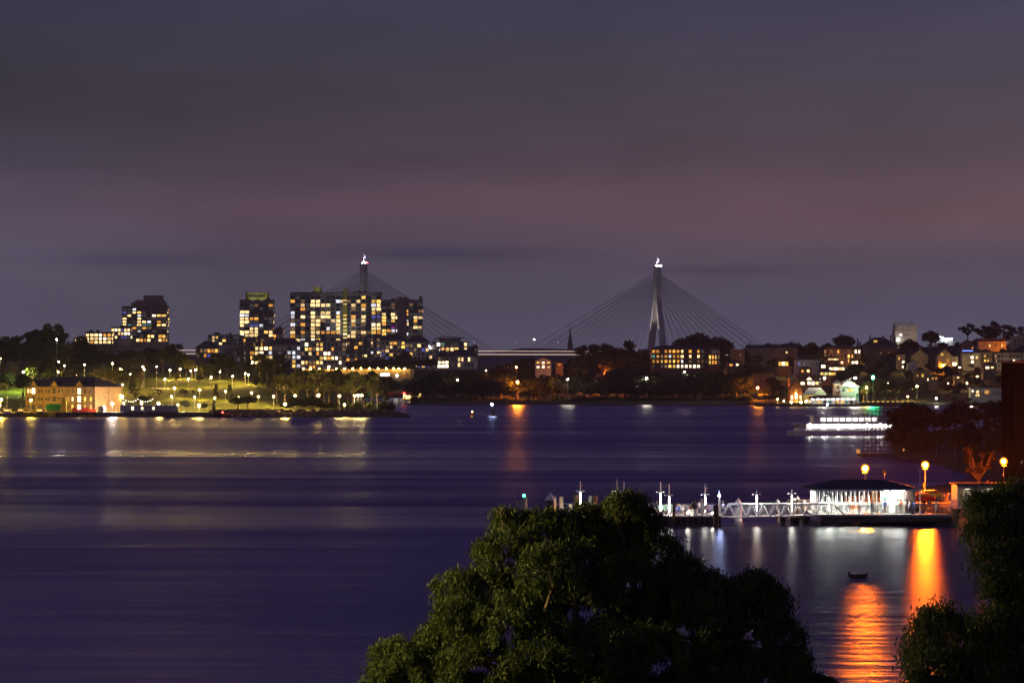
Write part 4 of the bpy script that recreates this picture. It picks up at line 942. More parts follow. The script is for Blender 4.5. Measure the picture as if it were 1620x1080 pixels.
lamp('navigation_light', 'brilliant green navigation light on a mast before the hillside trees', 'navigation light', (PX(1381, 1660), 1660, 2), PZ(597, 1660) - 2, 'L_green', .8)
lamp('street_lamp', 'lamp glowing yellow inside the green tree beside the whitewashed building', 'street lamp', (PX(1371, 1672), 1672, 2), PZ(613, 1672) - 2, 'L_yellow', .45)
lamp('street_lamp', 'small lamp beneath the round tree near the lower hillside houses', 'street lamp', (PX(1451, 1685), 1685, 5), PZ(611, 1685) - 5, 'L_warm', .35)
lamp('street_lamp', 'lone white lamp low on the dark slope above the scaffold', 'street lamp', (PX(1481, 1650), 1650, 1.5), max(2, PZ(630, 1650) - 1.5), 'L_white', .3)
for px, py, lab in ((1537, 643, 'left of two small orange lamps on the near bank'), (1545, 640, 'right of two small orange lamps on the near bank')):
    D = 840; zg = zNear(PX(px, D), D); lamp('path_lamp', lab, 'lamp', (PX(px, D), D, zg), max(1.5, PZ(py, D) - zg), 'L_small', .16)
for px, py, lab, mm in ((1178, 612, 'tiny lamp in the dark trees left of the terraced lawn', 'L_small'), (1166, 589, 'faint amber lamp under the skyline roof right of the flats', 'L_small'), (1245, 558, 'small white lamp in the trees below the long skyline roof', 'L_warm'), (1177, 567, 'small lamp by the brown gable under the cable ends', 'L_warm'), (1215, 574, 'bluish white lamp left of the glowing glass pavilion', 'L_blue'),
                        (1329, 568, 'white lamp below the red brick flats on the hillside', 'L_white'), (1332, 573, 'amber lamp just below the white one on the brick flats', 'L_small'), (1220, 588, 'small white lamp beside the bare trunk over the lawn', 'L_warm')):
    D = solveD(px, py, 4, zBal, 1716, 2000); X = PX(px, D); zg = zBal(X, D)
    lamp('street_lamp', lab, 'street lamp', (X, D, zg), PZ(py, D) - zg if PZ(py, D) - zg > 2 else 2, mm, .34)
t = thing('navigation_light', 'green navigation light on a white post at the headland point', 'navigation light', (PX(597, 1262), 1262, 2))
q = MB(); q.tube((0, 0, -1), (0, 0, PZ(626, 1262) - 2), .16); q.build('post', M['white_metal'], t)
t = thing('navigation_light', 'bright green light hung on the dark swing bridge behind the headland point', 'navigation light', (PX(591, 1700), 1700, 4))
q = MB(); q.ball((0, 0, PZ(622.5, 1700) - 4), .55); q.build('lamp', M['L_green'], t); q = MB(); q.tube((0, .5, -5), (0, .5, PZ(622.5, 1700) - 4), .15); q.build('post', M['dark_metal'], t)
for px, lab in ((612, 'red light in the middle of the dark swing bridge'), (639.5, 'red light at the right end of the dark swing bridge')):
    t = thing('navigation_light', lab, 'navigation light', (PX(px, 1700), 1698.5, 4)); q = MB(); q.ball((0, 0, PZ(622, 1700) - 4), .5); q.build('lamp', M['L_red'], t); q = MB(); q.tube((0, .5, -5), (0, .5, PZ(622, 1700) - 4), .12); q.build('post', M['dark_metal'], t)
t = thing('swing_bridge', 'low dark timber bridge with green and red lights behind the headland point', 'bridge', (PX(615, 1700), 1700, 0))
q = MB(); x0, x1 = PX(572, 1700) - t.location.x, PX(652, 1700) - t.location.x; zt = PZ(620.5, 1700); q.box(x0, x1, 0, 6, zt - 1.2, zt)
q.build('deck', M['wood'], t); q = MB()
for k in range(9): q.box(x0 + k * 3.5, x0 + k * 3.5 + .4, 0, 5, -2, zt - 1.2)
q.build('pile', M['wood'], t); q = MB(); q.box(x0, x1, -.1, 0, zt + .9, zt + 1.0)
for k in range(15): q.box(x0 + k * 2, x0 + k * 2 + .1, -.1, 0, zt, zt + 1)
q.build('railing', M['dark_metal'], t)
t = thing('wharf_shed', 'low pale jetty with a strip of lamps at the waterline right of the headland point', 'wharf', (PX(645, 1880), 1880, 0))
q = MB(); q.box(-6, 9, 0, 5, .8, 1.6); q.box(-3, 8, 1, 4, 1.6, 4.6); q.build('deck', M['render_grey'], t); q = MB(); q.box(-3.4, 8.4, .4, 4.6, 4.6, 5.0); q.build('roof', M['roof_pale'], t)
q = MB()
for k in range(5): q.tube((-5.5 + k * 3.4, .5, -2), (-5.5 + k * 3.4, .5, .8), .25)
q.build('pile', M['wood'], t)
for k in range(4):
    q = MB(); q.ball((-2 + k * 3, .3, 4.2), .18); q.build('lamp', M['L_small'], t)

# ------------------------------------------------------------------ sandstone warehouse and its wharf
def gable(q, cx, w, z0, h, y0, y1): q.prism([(cx - w / 2, z0), (cx + w / 2, z0), (cx, z0 + h)], y0, y1)
D = 1274; ph = RD(-30); Lw, Ew = 38.0, 18.6
corner = Vector((PX(150.5, D), D, 2.0)); rot = Matrix.Rotation(ph, 3, 'Z')
base = corner - rot @ Vector((Lw / 2, 0, 0))
wh = thing('sandstone_warehouse', 'three-storey sandstone warehouse with a dark hip roof and three front gables', 'warehouse', base, ph)
Hw = 10.6; q = MB(); q.box(-Lw / 2, Lw / 2, 0, Ew, -1, Hw)
for gx in (-14.5, -3.2, 10.5): gable(q, gx, 4.6, Hw, 2.7, -.02, 1.5)
q.build('wall', M['sand'], wh)
q = MB(); q.hip(-Lw / 2, Lw / 2, 0, Ew, Hw + .01, 4.4, .5, 8)
for gx in (-14.5, -3.2, 10.5):
    for s in (-1, 1): q.add([(gx, -.45, Hw + 3.0), (gx + s * 2.7, -.45, Hw - .1), (gx + s * 2.7, 4, Hw + .1), (gx, 7, Hw + 3.0), (gx, -.45, Hw + 3.15), (gx + s * 2.7, -.45, Hw + .05), (gx + s * 2.7, 4, Hw + .25), (gx, 7, Hw + 3.15)], [(0, 1, 2, 3), (4, 5, 6, 7), (0, 1, 5, 4), (1, 2, 6, 5)])
q.build('roof', M['roof_dark'], wh)
q = MB()
for x in (-9, 3.2, 18.8): q.tube((x, -.12, 0), (x, -.12, Hw), .09, n=5)
q.tube((Lw / 2 + .12, 9, 0), (Lw / 2 + .12, 9, Hw), .09, n=5); q.build('downpipe', M['dark_metal'], wh)
fw = MB(); fw.box(-.5, .5, -.04, .04, 0, 1); 
frame = MB()
for s in ((-.56, -.5, 0, 1), (.5, .56, 0, 1), (-.56, .56, 1, 1.05), (-.62, .62, -.08, 0)): frame.box(s[0], s[1], -.09, .02, s[2], s[3])
frame.box(-.03, .03, -.07, -.045, 0, 1); frame.box(-.5, .5, -.07, -.045, .48, .52); fr_me = frame.mesh('window_frame', M['render_cream'])
for row, z in enumerate((1.2, 4.6, 8.0)):
    for x, ch in ((-17.4, '.'), (-16, '.'), (-11.6, '.'), (-10, '.'), (-7.5, '.'), (-6, '.'), (-.6, '.'), (1.4, '.'), (4.6, '.'), (6.9, '.'), (13.6, '.'), (16.8, '.')):
        if row == 2 and x < -15: ch = 'w'
        if row == 1 and x in (4.6, 6.9): ch = 'x' if x > 5 else 'y'
        if row == 0 and x > 6: ch = 'y'
        if row == 1 and x > 13: ch = 'd' if x < 15 else 'y'
        o = link_mesh('window', unit(ch), wh, (x, -.05, z), (.95, 1, 1.7)); link_mesh('frame', fr_me, o)
for x, rows in ((-14.5, '.w'), (-3.2, '..'), (10.5, 'xxx')):
    for r, z in enumerate((.7, 4.3, 7.7)):
        ch = rows[r] if r < len(rows) else '.'
        if x == -14.5: ch = 'x' if r == 2 else '.'
        o = link_mesh('loading_door', unit(ch), wh, (x, -.05, z), (1.7, 1, 2.4)); link_mesh('frame', fr_me, o)
t = thing('wharf_apron', 'dark stone sea wall with fenders below the sandstone warehouse', 'sea wall', (PX(60, 1262), 1262, 0))
q = MB(); xa = lambda px: PX(px, 1262) - t.location.x
q.box(xa(-20), xa(124), 0, 16, -3, 2.02); q.box(xa(150), xa(338), .2, 16, -3, 2.0); q.box(xa(124), xa(150), 9, 16, -3, 1.6); q.build('wall', M['concrete_dark'], t)
q = MB()
for k in range(24): x = xa(-15 + k * 14.6); q.tube((x, -.25, -1), (x, -.25, 1.8), .2, n=6)
q.build('fender_piles', M['wood'], t)
t = thing('work_dock', 'small yellow-lit pontoon between the two dark sea walls', 'pontoon', (PX(136, 1262), 1263, 0))
q = MB(); q.slab([(-3.2, 0), (3.2, 0), (2.4, 6), (-2.4, 6)], -.4, 1.1); q.build('hull', M['yellow'], t); q = MB(); q.tube((.4, -.3, -2), (.4, -.3, 2.6), .25); q.build('pile', M['wood'], t)
lamp('wharf_lamp', 'yellow wharf lamp on a tall post in front of the sandstone warehouse', 'lamp', (PX(49, 1264), 1264, 2), PZ(633, 1264) - 2, 'L_yellow', .5)
lamp('wharf_lamp', 'yellow wharf lamp blazing at the far left edge beside the moored workboats', 'lamp', (PX(1.5, 1264), 1264, 2), PZ(632, 1264) - 2, 'L_yellow', .6)
lamp('wharf_lamp', 'low yellow lamp at the far left edge above the moored workboats', 'lamp', (PX(-1, 1266), 1266, 2), PZ(641, 1266) - 2, 'L_yellow', .5)
M['L_wall'] = emat('wall wash lamp', (1, .82, .62), 7000)  # for a lamp added beside the end wall to brighten it
lamp('flood_lamp', 'white flood lamp washing the pale end wall of the sandstone warehouse', 'lamp', (PX(178, 1265), 1265, 2), 3.6, 'L_wall', .34)
def workboat(px, D, L_, label, hull, cab, mast):
    t = thing('workboat', label, 'boat', (PX(px, D), D, 0.2))
    h = L_ / 2; q = MB(); vs = []
    for x, wy, z in ((-h, 1.5, 1.5), (-h * .3, 1.8, 1.4), (h * .5, 1.5, 1.7), (h, .05, 2.2)): vs += [(x, -wy, z), (x, wy, z), (x * .95, wy * .6, -.4), (x * .95, -wy * .6, -.4)]
    fs = [(0, 1, 2, 3), (15, 14, 13, 12)]
    for k in range(3):
        for i in range(4): fs.append((k * 4 + i, k * 4 + (i + 1) % 4, k * 4 + 4 + (i + 1) % 4, k * 4 + 4 + i))
    q.add(vs, fs); q.build('hull', M[hull], t)
    q = MB(); q.prism([(-h * .35, 1.4), (h * .2, 1.4), (h * .1, 3.4), (-h * .35, 3.4)], -1, 1); q.box(-h * .42, h * .2, -1.2, 1.2, 3.4, 3.55); q.build('wheelhouse', M[cab], t)
    q = MB(); q.box(-h * .3, h * .08, -1.04, -1.0, 2.4, 3.1); q.build('window', W['y'], t)
    q = MB(); q.tube((-h * .1, 0, 3.5), (-h * .1, 0, 3.5 + mast), .07); q.box(-h * .1 - .8, -h * .1 + .8, -.04, .04, 2.8 + mast, 2.9 + mast); q.build('mast', M['white_metal'], t)
    return t
workboat(14, 1258, 13, 'white workboat under the blazing lamp at the far left edge', 'render_cream', 'white_metal', 5)
workboat(35, 1259, 10, 'low yellow-lit workboat left of the tall yellow lamp post', 'yellow', 'render_cream', 2)
workboat(66, 1258.5, 12, 'yellow-lit workboat with rails moored right of the tall yellow lamp post', 'yellow', 'render_cream', 2.5)
t = thing('shipping_container', 'bright green container beside the yellow crane on the warehouse wharf', 'container', (PX(85, 1266), 1266, 2.02))
q = MB(); q.box(-3, 3, 0, 2.4, .9, 3.5)
for k in range(22): q.box(-3 + k * .28, -2.88 + k * .28, -.05, -.002, 1, 3.4)
q.build('body', M['green'], t); q = MB(); q.box(-2.8, 2.8, .1, 2.3, 0, .9); q.build('trestle', M['wood'], t)
t = thing('wharf_crane', 'stubby yellow wharf crane with a crossarm beside the green container', 'crane', (PX(100.5, 1265), 1265, 2.02))
q = MB(); q.box(-1.1, 1.1, 0, 1.6, 0, 4.8); q.box(-.7, .9, .1, 1.5, 4.8, 6.3); q.build('tower', M['yellow'], t); q = MB(); q.box(-2.6, 2.9, .4, .7, 5.2, 5.5); q.tube((2.6, .55, 5.2), (2.6, .55, 3.2), .05); q.build('arm', M['yellow'], t)
t = thing('store_box', 'small red box at the foot of the lit loading doors', 'box', (PX(117.5, 1267), 1267, 2.02)); q = MB(); q.box(-.9, .9, 0, 1.6, 0, 1.9); q.box(-.8, .8, -.05, -.002, .2, 1.7); q.build('body', M['red'], t)
t = thing('workboat', 'long red boat lying on the wharf before the warehouse corner', 'boat', (PX(138, 1272), 1268.5, 2.02)); q = MB(); q.prism([(-4.5, .9), (-3.9, .1), (3.9, .1), (5, 1.3), (-4.5, 1.1)], -1, 1); q.box(-1.5, 1, -.7, .7, 1.1, 1.9); q.build('hull', M['red'], t); q = MB(); q.box(-3, -2.6, -1, 1, 0, .15); q.box(2.6, 3, -1, 1, 0, .15); q.build('cradle', M['wood'], t)
q = MB(); t = thing('water_tank', 'pale round tank at the warehouse corner', 'tank', (PX(161, 1263.5), 1264.2, 2.02)); q.lathe([(1.5, 0), (1.5, 2.4), (1.2, 2.6), (.05, 2.7)], 14); q.build('tank', M['render_grey'], t); q = MB(); q.ball((0, -.2, 2.9), .2); q.build('lid', M['dark_metal'], t)
for i, (a, b_, lab) in enumerate(((190, 228, 'long grey site hut on the sea wall nearest the warehouse'), (229, 282, 'longer grey site hut on the sea wall under the white flood lamp'))):
    t = thing('site_hut', lab, 'hut', (PX((a + b_) / 2, 1263), 1263.4, 2.0)); w_ = (b_ - a) / F * 1263
    q = MB(); q.box(-w_ / 2, w_ / 2, 0, 2.6, .25, 2.9)
    for k in range(int(w_ / .45)): q.box(-w_ / 2 + k * .45, -w_ / 2 + k * .45 + .12, -.03, -.002, .35, 2.8)
    q.build('wall', M['render_grey'], t); q = MB(); q.box(-w_ / 2 - .1, w_ / 2 + .1, -.1, 2.7, 2.9, 3.05); q.build('roof', M['steel'], t)
    q = MB(); q.box(-w_ / 2 + .3, w_ / 2 - .3, .1, 2.5, 0, .25); q.build('skid', M['dark_metal'], t)
    for x in ((.02 * w_, .42 * w_) if i == 0 else (-.24 * w_,)):
        o = link_mesh('window', unit('x'), t, (x, -.06, 1.1), (1.0, 1, 1.2)); link_mesh('frame', fr_me, o)
lamp('flood_lamp', 'dazzling white flood lamp over the longer grey site hut', 'lamp', (PX(268, 1267.5), 1267.5, 2), PZ(645, 1267.5) - 2, 'L_flood', .62)
t = thing('string_lights', 'drooping string of small lights over the nearer grey site hut', 'string lights', (PX(194, 1264), 1267, 2))
q = MB(); pts = []
for k in range(25):
    f = k / 24; xx = f * (PX(243, 1264) - PX(197, 1264)); sag = 4 * ((f * 2) % 1) * (1 - (f * 2) % 1); pts.append((xx, 0, 5.6 - sag * 1.2))
q.path(pts, [.04] * 25, 4); q.build('cable', M['dark_metal'], t); q = MB()
for p in pts[::2]: q.ball(p, .1, 5, 4)
q.build('bulbs', emat('string bulb', (1, .85, .6), 30, False), t)
t = thing('channel_marker', 'red light on a short post at the water edge of the headland', 'navigation light', (PX(352.5, 1254), 1254, 0)); q = MB(); q.tube((0, 0, -2), (0, 0, 1.9), .14); q.build('post', M['dark_metal'], t); q = MB(); q.ball((0, 0, 2.1), .32); q.build('lamp', M['L_red'], t)
for i, px in enumerate((367, 380, 396)):
    t = thing('mooring_post', '%s thin pale mooring post off the headland boulders, from the warehouse side' % ORD[i + 1], 'post', (PX(px, 1253), 1253, 0), 0, 'mooring posts'); q = MB(); q.tube((0, 0, -2), (0, 0, 1.5), .12); q.build('post', M['steel'], t); q = MB(); q.tube((0, 0, 1.5), (0, 0, 1.62), .2); q.build('cap', M['white_metal'], t)
for i, (px, D) in enumerate(((560, 1272), (430, 1271), (472, 1271), (500, 1271))):
    t = thing('park_bench', '%s low bench wall along the headland promenade, from the lawn side' % ORD[i + 1], 'bench', (PX(px, D), D - 3.2, 2.06), 0, 'bench walls on the promenade'); q = MB(); q.box(-2.6, 2.6, 0, .5, .4, .5); q.build('seat', M['wood'], t)
    for s in (-1, 1):
        q = MB(); q.box(s * 2.2 - .2, s * 2.2 + .2, .02, .48, 0, .4); q.build('leg', M['concrete'], t)

# ------------------------------------------------------------------ hillside houses
def house(name, label, px0, px1, ye, yb, D, wallm='render_cream', roof='hip', roofh=2.6, depth=8, wins=(), roofm='roof_dark', gab=None, chim=None, yaw=0, cat='house', sink=6, balcony=False, group=None):
    """ye: eaves line, yb: foot; wins: (x across 0-1, height up 0-1, width m, height m, tone)"""
    Wd = (px1 - px0) / F * D; zb, zt = PZ(yb, D), PZ(ye, D); Ht = max(2.4, zt - zb)
    t = thing(name, label, cat, (PX((px0 + px1) / 2, D), D, zb), RD(yaw), group)
    q = MB(); q.box(-Wd / 2, Wd / 2, 0, depth, -sink, Ht)
    if roof == 'gable': q.prism([(-Wd / 2, Ht), (Wd / 2, Ht), (0, Ht + roofh)], .001, depth)
    if roof == 'parapet':
        for bx in ((-Wd / 2, Wd / 2, 0, .25), (-Wd / 2, Wd / 2, depth - .25, depth), (-Wd / 2, -Wd / 2 + .25, .25, depth - .25), (Wd / 2 - .25, Wd / 2, .25, depth - .25)): q.box(*bx, Ht, Ht + .6)
    q.build('wall', M[wallm], t)
    r = MB()
    if roof == 'hip': r.hip(-Wd / 2, Wd / 2, 0, depth, Ht + .01, roofh, .5)
    elif roof == 'flat': r.box(-Wd / 2 - .4, Wd / 2 + .4, -.5, depth + .4, Ht + .002, Ht + .3)
    elif roof == 'parapet': r.box(-Wd / 2 + .26, Wd / 2 - .26, .26, depth - .26, Ht + .002, Ht + .15)
    elif roof == 'gable':
        e = .4
        for s in (-1, 1):
            r.prism([(s * (Wd / 2 + e), Ht - e * roofh / (Wd / 2)), (0, Ht + roofh + .02), (0, Ht + roofh + .24), (s * (Wd / 2 + e), Ht - e * roofh / (Wd / 2) + .22)], -.3, depth + .3)
    elif roof == 'ridge':
        r.add([(-Wd / 2 - .5, -.5, Ht), (Wd / 2 + .5, -.5, Ht), (Wd / 2 + .5, depth + .5, Ht), (-Wd / 2 - .5, depth + .5, Ht), (-Wd / 2 - .5, depth / 2, Ht + roofh), (Wd / 2 + .5, depth / 2, Ht + roofh)], [(0, 1, 5, 4), (2, 3, 4, 5), (1, 2, 5), (3, 0, 4), (0, 3, 2, 1)])
    ro = r.build('roof', M[roofm], t)
    for c in (chim or []):
        k = MB(); k.box(c * Wd - .5, c * Wd + .5, depth * .3, depth * .3 + .8, Ht, Ht + roofh + 1.2); k.box(c * Wd - .6, c * Wd + .6, depth * .3 - .1, depth * .3 + .9, Ht + roofh + 1.2, Ht + roofh + 1.4); k.build('chimney', M[wallm], ro)
    for x, h_, ww_, wh_, ch in wins:
        o = link_mesh('window', unit(ch), t, ((x - .5) * Wd, -.05, h_ * Ht), (ww_, 1, wh_))
        f = link_mesh('frame', fr_me, o)
    if balcony:
        k = MB(); k.box(-Wd / 2, Wd / 2, -1.6, -.003, Ht * .48, Ht * .48 + .2); k.box(-Wd / 2, Wd / 2, -1.6, -1.5, Ht * .48 + 1.1, Ht * .48 + 1.2)
        for i in range(int(Wd / .6) + 1): k.box(-Wd / 2 + i * .6, -Wd / 2 + i * .6 + .06, -1.58, -1.52, Ht * .48 + .2, Ht * .48 + 1.1)
        k.build('balcony', M['white_metal'], t)
    return t
gw = lambda n, rows, chs, sd, ww_=1.1, wh_=1.4: [((i + .5) / n, .12 + r * (.86 / rows), ww_, wh_, random.Random(sd * 31 + r * 7 + i).choice(chs)) for r in range(rows) for i in range(n)]
for px, py, mm, lab in ((1492, 578, 'L_sodium_far', 'orange street lamp at the foot of the amber gabled house'), (1606, 549, 'L_sodium_far', 'orange lamp before the floodlit mansion at the right edge'), (1560, 581, 'L_warm', 'warm lamp below the cream house with small windows'), (1428, 580, 'L_warm', 'warm lamp below the cream house end'), (1518, 581, 'L_warm', 'lamp at the foot of the white verandah house'), (1593, 582, 'L_small', 'small lamp under the low flats'), (1463, 603, 'L_small', 'small lamp below the brown two-storey house'), (1500, 606, 'L_small', 'tiny lamp in the middle of the dark slope'), (1530, 606, 'L_small', 'tiny lamp right of the middle of the dark slope'), (1546, 595, 'L_small', 'tiny lamp above the long white verandah house'), (1318, 575, 'L_small', 'tiny lamp left of the two lamps below the brick flats'), (1365, 580, 'L_small', 'tiny lamp between the brick flats and the dark mansion'), (1405, 606, 'L_small', 'tiny lamp behind the green light'), (1418, 622, 'L_small', 'tiny lamp low on the slope right of the green light'), (1436, 628, 'L_small', 'tiny lamp near the quay right of the green light'), (1240, 587, 'L_small', 'tiny lamp over the gabled redbrick house'), (1290, 590, 'L_sodium_far', 'orange lamp behind the redbrick house roof'), (1138, 588, 'L_small', 'tiny lamp right of the flats on the point')):  # orange lamps assumed, added to warm the houses; the rest scattered lights
    D = solveD(px, py, 4.2, zBal, 1690, 2010); X = PX(px, D); zg = zBal(X, D); lamp('street_lamp', lab, 'street lamp', (X, D, zg), max(2.2, PZ(py, D) - zg), mm, .3)
# flats on the wooded point
gr = ["oo.ooo.w.o.o..", "to.ocow.w.w.n.", "oo.oyo.c.d.d..", "   .yyxxxx... "]
block('apartment_block', 'dark brick flats with three lit storeys over an open lit garage on the wooded point', 'flats', 1031, 1121, 551, 583, 1880, 14, 4, ["oo.oooow.o.o..", "to.ocoow.w.wn.", "ooyoyyoc.d.dd.", "..ndyyxxxxxx.."], wallm='brownbrick', depth=12, roof='hip', seed=70, roofh=2.0, sink=8, topband=.02, wh=.55, ww=.62)
block('apartment_block', 'narrow brick wing with amber stair windows right of the flats on the wooded point', 'flats', 1121, 1139, 552, 577, 1876, 4, 3, ["....", "yow.", "yoo."], wallm='redbrick', depth=10, roof='hip', seed=71, roofh=1.6, sink=8, topband=.02, ww=.6)
h = house
h('hillside_house', 'small lit house with a pitched roof under the bridge deck', 847, 872, 571, 583, 1900, 'render_white', 'gable', 2.2, wins=gw(3, 3, 'xwy.', 1, 1.6, .9))
h('hillside_house', 'tiny house with one amber window right of the lit house under the bridge', 879, 891, 573, 580, 1910, 'render_brown', 'hip', 1.5, wins=[(.5, .3, 1.8, 1.2, 'o')])
h('hillside_house', 'brown gabled house where the right-hand cables come down to the hill', 1156, 1178, 554, 572, 1960, 'render_brown', 'parapet', wins=[(.3, .5, 1, 1.2, '.'), (.7, .5, 1, 1.2, 'd')])
h('hillside_house', 'cottage with a lit porch below the brown gabled house', 1150, 1172, 573, 580, 1860, 'render_brown', 'hip', 1.8, wins=[(.3, .2, 2, 1.2, 'o'), (.75, .2, 1.6, 1.4, 'x')])
h('hillside_house', 'long dark roof on the skyline right of the cable ends', 1182, 1262, 550, 562, 1975, 'render_brown', 'ridge', 2.0, wins=[(.78, .3, 1, 1, 'w')], depth=9, chim=[-.44])
h('garden_pavilion', 'glowing amber glass pavilion in the dark trees below the long skyline roof', 1231, 1248, 570, 579, 1855, 'render_brown', 'flat', wins=[(.2, .1, 1.9, 2.3, 'y'), (.5, .1, 1.7, 2.3, 'x'), (.8, .1, 1.7, 2.3, 'y')], depth=5)
h('hillside_house', 'dark roofed house in shadow behind the terraced lawn', 1190, 1226, 590, 604, 1790, 'render_brown', 'hip', 3.2, wins=gw(4, 2, '...n', 3))
h('hillside_house', 'plain white flat-roofed house with a blue window', 1258, 1297, 571, 583, 1830, 'render_white', 'parapet', wins=[(.16, .5, 1.4, 1.4, 'b'), (.37, .45, .6, 1.8, 'b'), (.7, .5, 1, 1, '.'), (.88, .5, 1, 1, '.')])
h('hillside_house', 'house with two amber windows below the white flat-roofed house', 1266, 1284, 583, 591, 1790, 'render_brown', 'hip', 1.6, wins=[(.2, .3, 1.2, 1.4, 'o'), (.7, .3, 1.6, 1.6, 'w')])
h('hillside_house', 'gabled redbrick house with a tall dark slit window above the church-like pub', 1249, 1262, 597, 614, 1722, 'redbrick', 'gable', 2.4, wins=[(.5, .4, .9, 3.2, '.')], depth=12)
hh = h('hillside_house', 'redbrick house with a glowing attic and three lit windows', 1262, 1301, 601, 614, 1725, 'redbrick', 'ridge', 3.0, wins=[(.2, .45, 2.2, 1.4, 'x'), (.46, .45, 1.6, 1.7, 'x'), (.62, .4, 1.6, 2.0, 'x'), (.78, .45, 1.6, 1.6, 'w')], roofm='roof_tile')
q = MB(); cx = PX(1280, 1724) - PX(1281.5, 1724); zz = PZ(601, 1724) - PZ(614, 1725); q.prism([(cx - 2.4, zz), (cx + 2.4, zz), (cx, zz + 2.3)], -.7, 2); dm = q.build('dormer', M['redbrick'], hh); q = MB(); q.prism([(cx - 1.7, zz + .2), (cx + 1.7, zz + .2), (cx, zz + 1.7)], -.76, -.702); q.build('window', W['x'], dm)
h('hillside_house', 'amber-lit row of windows under a low roof below the hillside lamp', 1298, 1322, 588, 594, 1775, 'redbrick', 'hip', 1.4, wins=[(i / 7 + .07, .15, 1.0, 1.5, 'yowoyoo'[i]) for i in range(7)])
h('hillside_house', 'wide white-lit verandah house on the hillside beneath the brick flats', 1312, 1336, 580, 586, 1810, 'render_cream', 'hip', 1.5, wins=[(i / 6 + .08, .12, 1.3, 1.6, 'xwxxwx'[i]) for i in range(6)])
h('hillside_house', 'house with one bright corner room left of the verandah house', 1298, 1309, 576, 583, 1820, 'render_brown', 'hip', 1.6, wins=[(.4, .2, 2.4, 1.7, 'x')])
h('hillside_house', 'bright terrace strip under the red brick flats', 1310, 1327, 566, 571, 1865, 'render_brown', 'flat', wins=[(i / 6 + .08, .25, .9, 1.0, 'w') for i in range(6)])
block('apartment_block', 'red brick flats with a white-lit corner stair on the hillside', 'flats', 1307, 1362, 552, 574, 1930, 10, 3, [".d.o.n..xx", "...d..yy..", "......yo.."], wallm='redbrick', depth=11, roof='hip', seed=72, roofh=2.4, roofm='roof_tile', sink=8, topband=.02, ww=.5)
h('hillside_house', 'open lit porch below the red brick flats', 1346, 1358, 571, 576, 1880, 'render_brown', 'hip', 1.2, wins=[(.3, .1, 1.7, 1.6, 'x'), (.75, .1, 1.6, 1.6, 'x')])
hh = h('mansion', 'big dark mansion under a broad hip roof on the skyline with a lit attic', 1366, 1420, 548, 566, 1990, 'render_brown', 'hip', 6.2, depth=16, wins=[(.35, .3, 1.6, 1.6, 'o'), (.5, .3, 1.4, 1.4, 'd'), (.75, .3, 1.2, 1.5, 'o')], chim=[-.28, .1, .33])
q = MB(); cx = PX(1385.5, 1990) - PX(1393, 1990); zz = PZ(542, 1990) - PZ(566, 1990); q.box(cx - 1.6, cx + 1.6, 1.5, 6, zz, zz + 2); dm = q.build('dormer', M['render_brown'], hh); q = MB(); q.box(cx - 1.2, cx + 1.2, 1.42, 1.498, zz + .3, zz + 1.7); q.build('window', W['y'], dm)
h('hillside_house', 'sloping pale wall of a house below the dark mansion', 1377, 1392, 556, 570, 1950, 'render_brown', 'gable', 2.5, wins=[(.5, .5, 1, 1.3, 'n')])
h('hillside_house', 'cream house end with a lit doorway left of the chimneyed gable', 1420, 1432, 562, 577, 1890, 'render_cream', 'parapet', wins=[(.2, .55, .8, 1.6, 'y'), (.75, .1, 1.4, 1.8, 'x')])
h('hillside_house', 'pale gabled house with a tall chimney on its ridge', 1444, 1468, 562, 580, 1880, 'render_cream', 'gable', 3.6, wins=[(.4, .4, 1, 1.3, 'n'), (.7, .4, 1, 1.3, '.')], chim=[0], depth=10)
h('hillside_house', 'low pale terrace stepping down left of the amber gabled house', 1437, 1452, 574, 586, 1850, 'render_grey', 'gable', 2.0, wins=[(.5, .4, .8, 1, 'n')])
h('hillside_house', 'amber-lit steep gabled house with a glowing attic window', 1484, 1506, 562, 580, 1870, 'orange_wall' if 'orange_wall' in M else 'render_cream', 'gable', 4.0, wins=[(.3, .98, 1.5, 1.5, 'y'), (.72, .45, .8, 1.4, 'y'), (.5, .05, 1.6, 1.6, 'y')], depth=11)
h('hillside_house', 'white two-storey verandah beside the amber gabled house', 1506, 1516, 564, 579, 1872, 'render_white', 'flat', wins=[(.5, .5, 2.2, 1.7, 'd'), (.4, .05, 2.4, 1.9, 'x')], balcony=True, depth=7)
h('hillside_house', 'grey terrace house with a blue-lit roof edge', 1522, 1551, 558, 575, 1875, 'render_grey', 'ridge', 2.4, wins=[(.35, .1, 1.2, 1.6, 'd'), (.55, .45, 1.8, 1.6, 'x'), (.56, .05, 1.4, 1.6, 'x'), (.8, .45, 1.4, 1.6, 'w')], balcony=True)
t = thing('roof_light', 'blue strip light along the grey terrace roof edge', 'light strip', (PX(1532, 1870), 1873, PZ(555.6, 1870))); q = MB(); q.box(-3.4, 3.4, 0, .3, 0, .7); q.build('lamp', emat('blue strip', (.15, .25, 1), 2.2, False), t); q = MB(); q.box(-3.5, 3.5, .3, .5, -1.5, .3); q.build('bracket', M['dark_metal'], t)
h('hillside_house', 'cream house with a row of small windows right of the blue-lit terrace', 1551, 1570, 557, 574, 1880, 'render_cream', 'hip', 2.2, wins=gw(4, 2, '.d.y', 5, .9, 1.3))
h('hillside_house', 'low terrace with amber walls behind the cream house', 1548, 1592, 540, 552, 1990, 'render_cream', 'ridge', 2.0, wins=[(.2, .3, 1, 1.2, 'd'), (.4, .3, 1, 1.2, 'w'), (.62, .3, 1, 1.4, '.'), (.85, .3, 1, 1.4, 'w')], roofm='roof_tile')
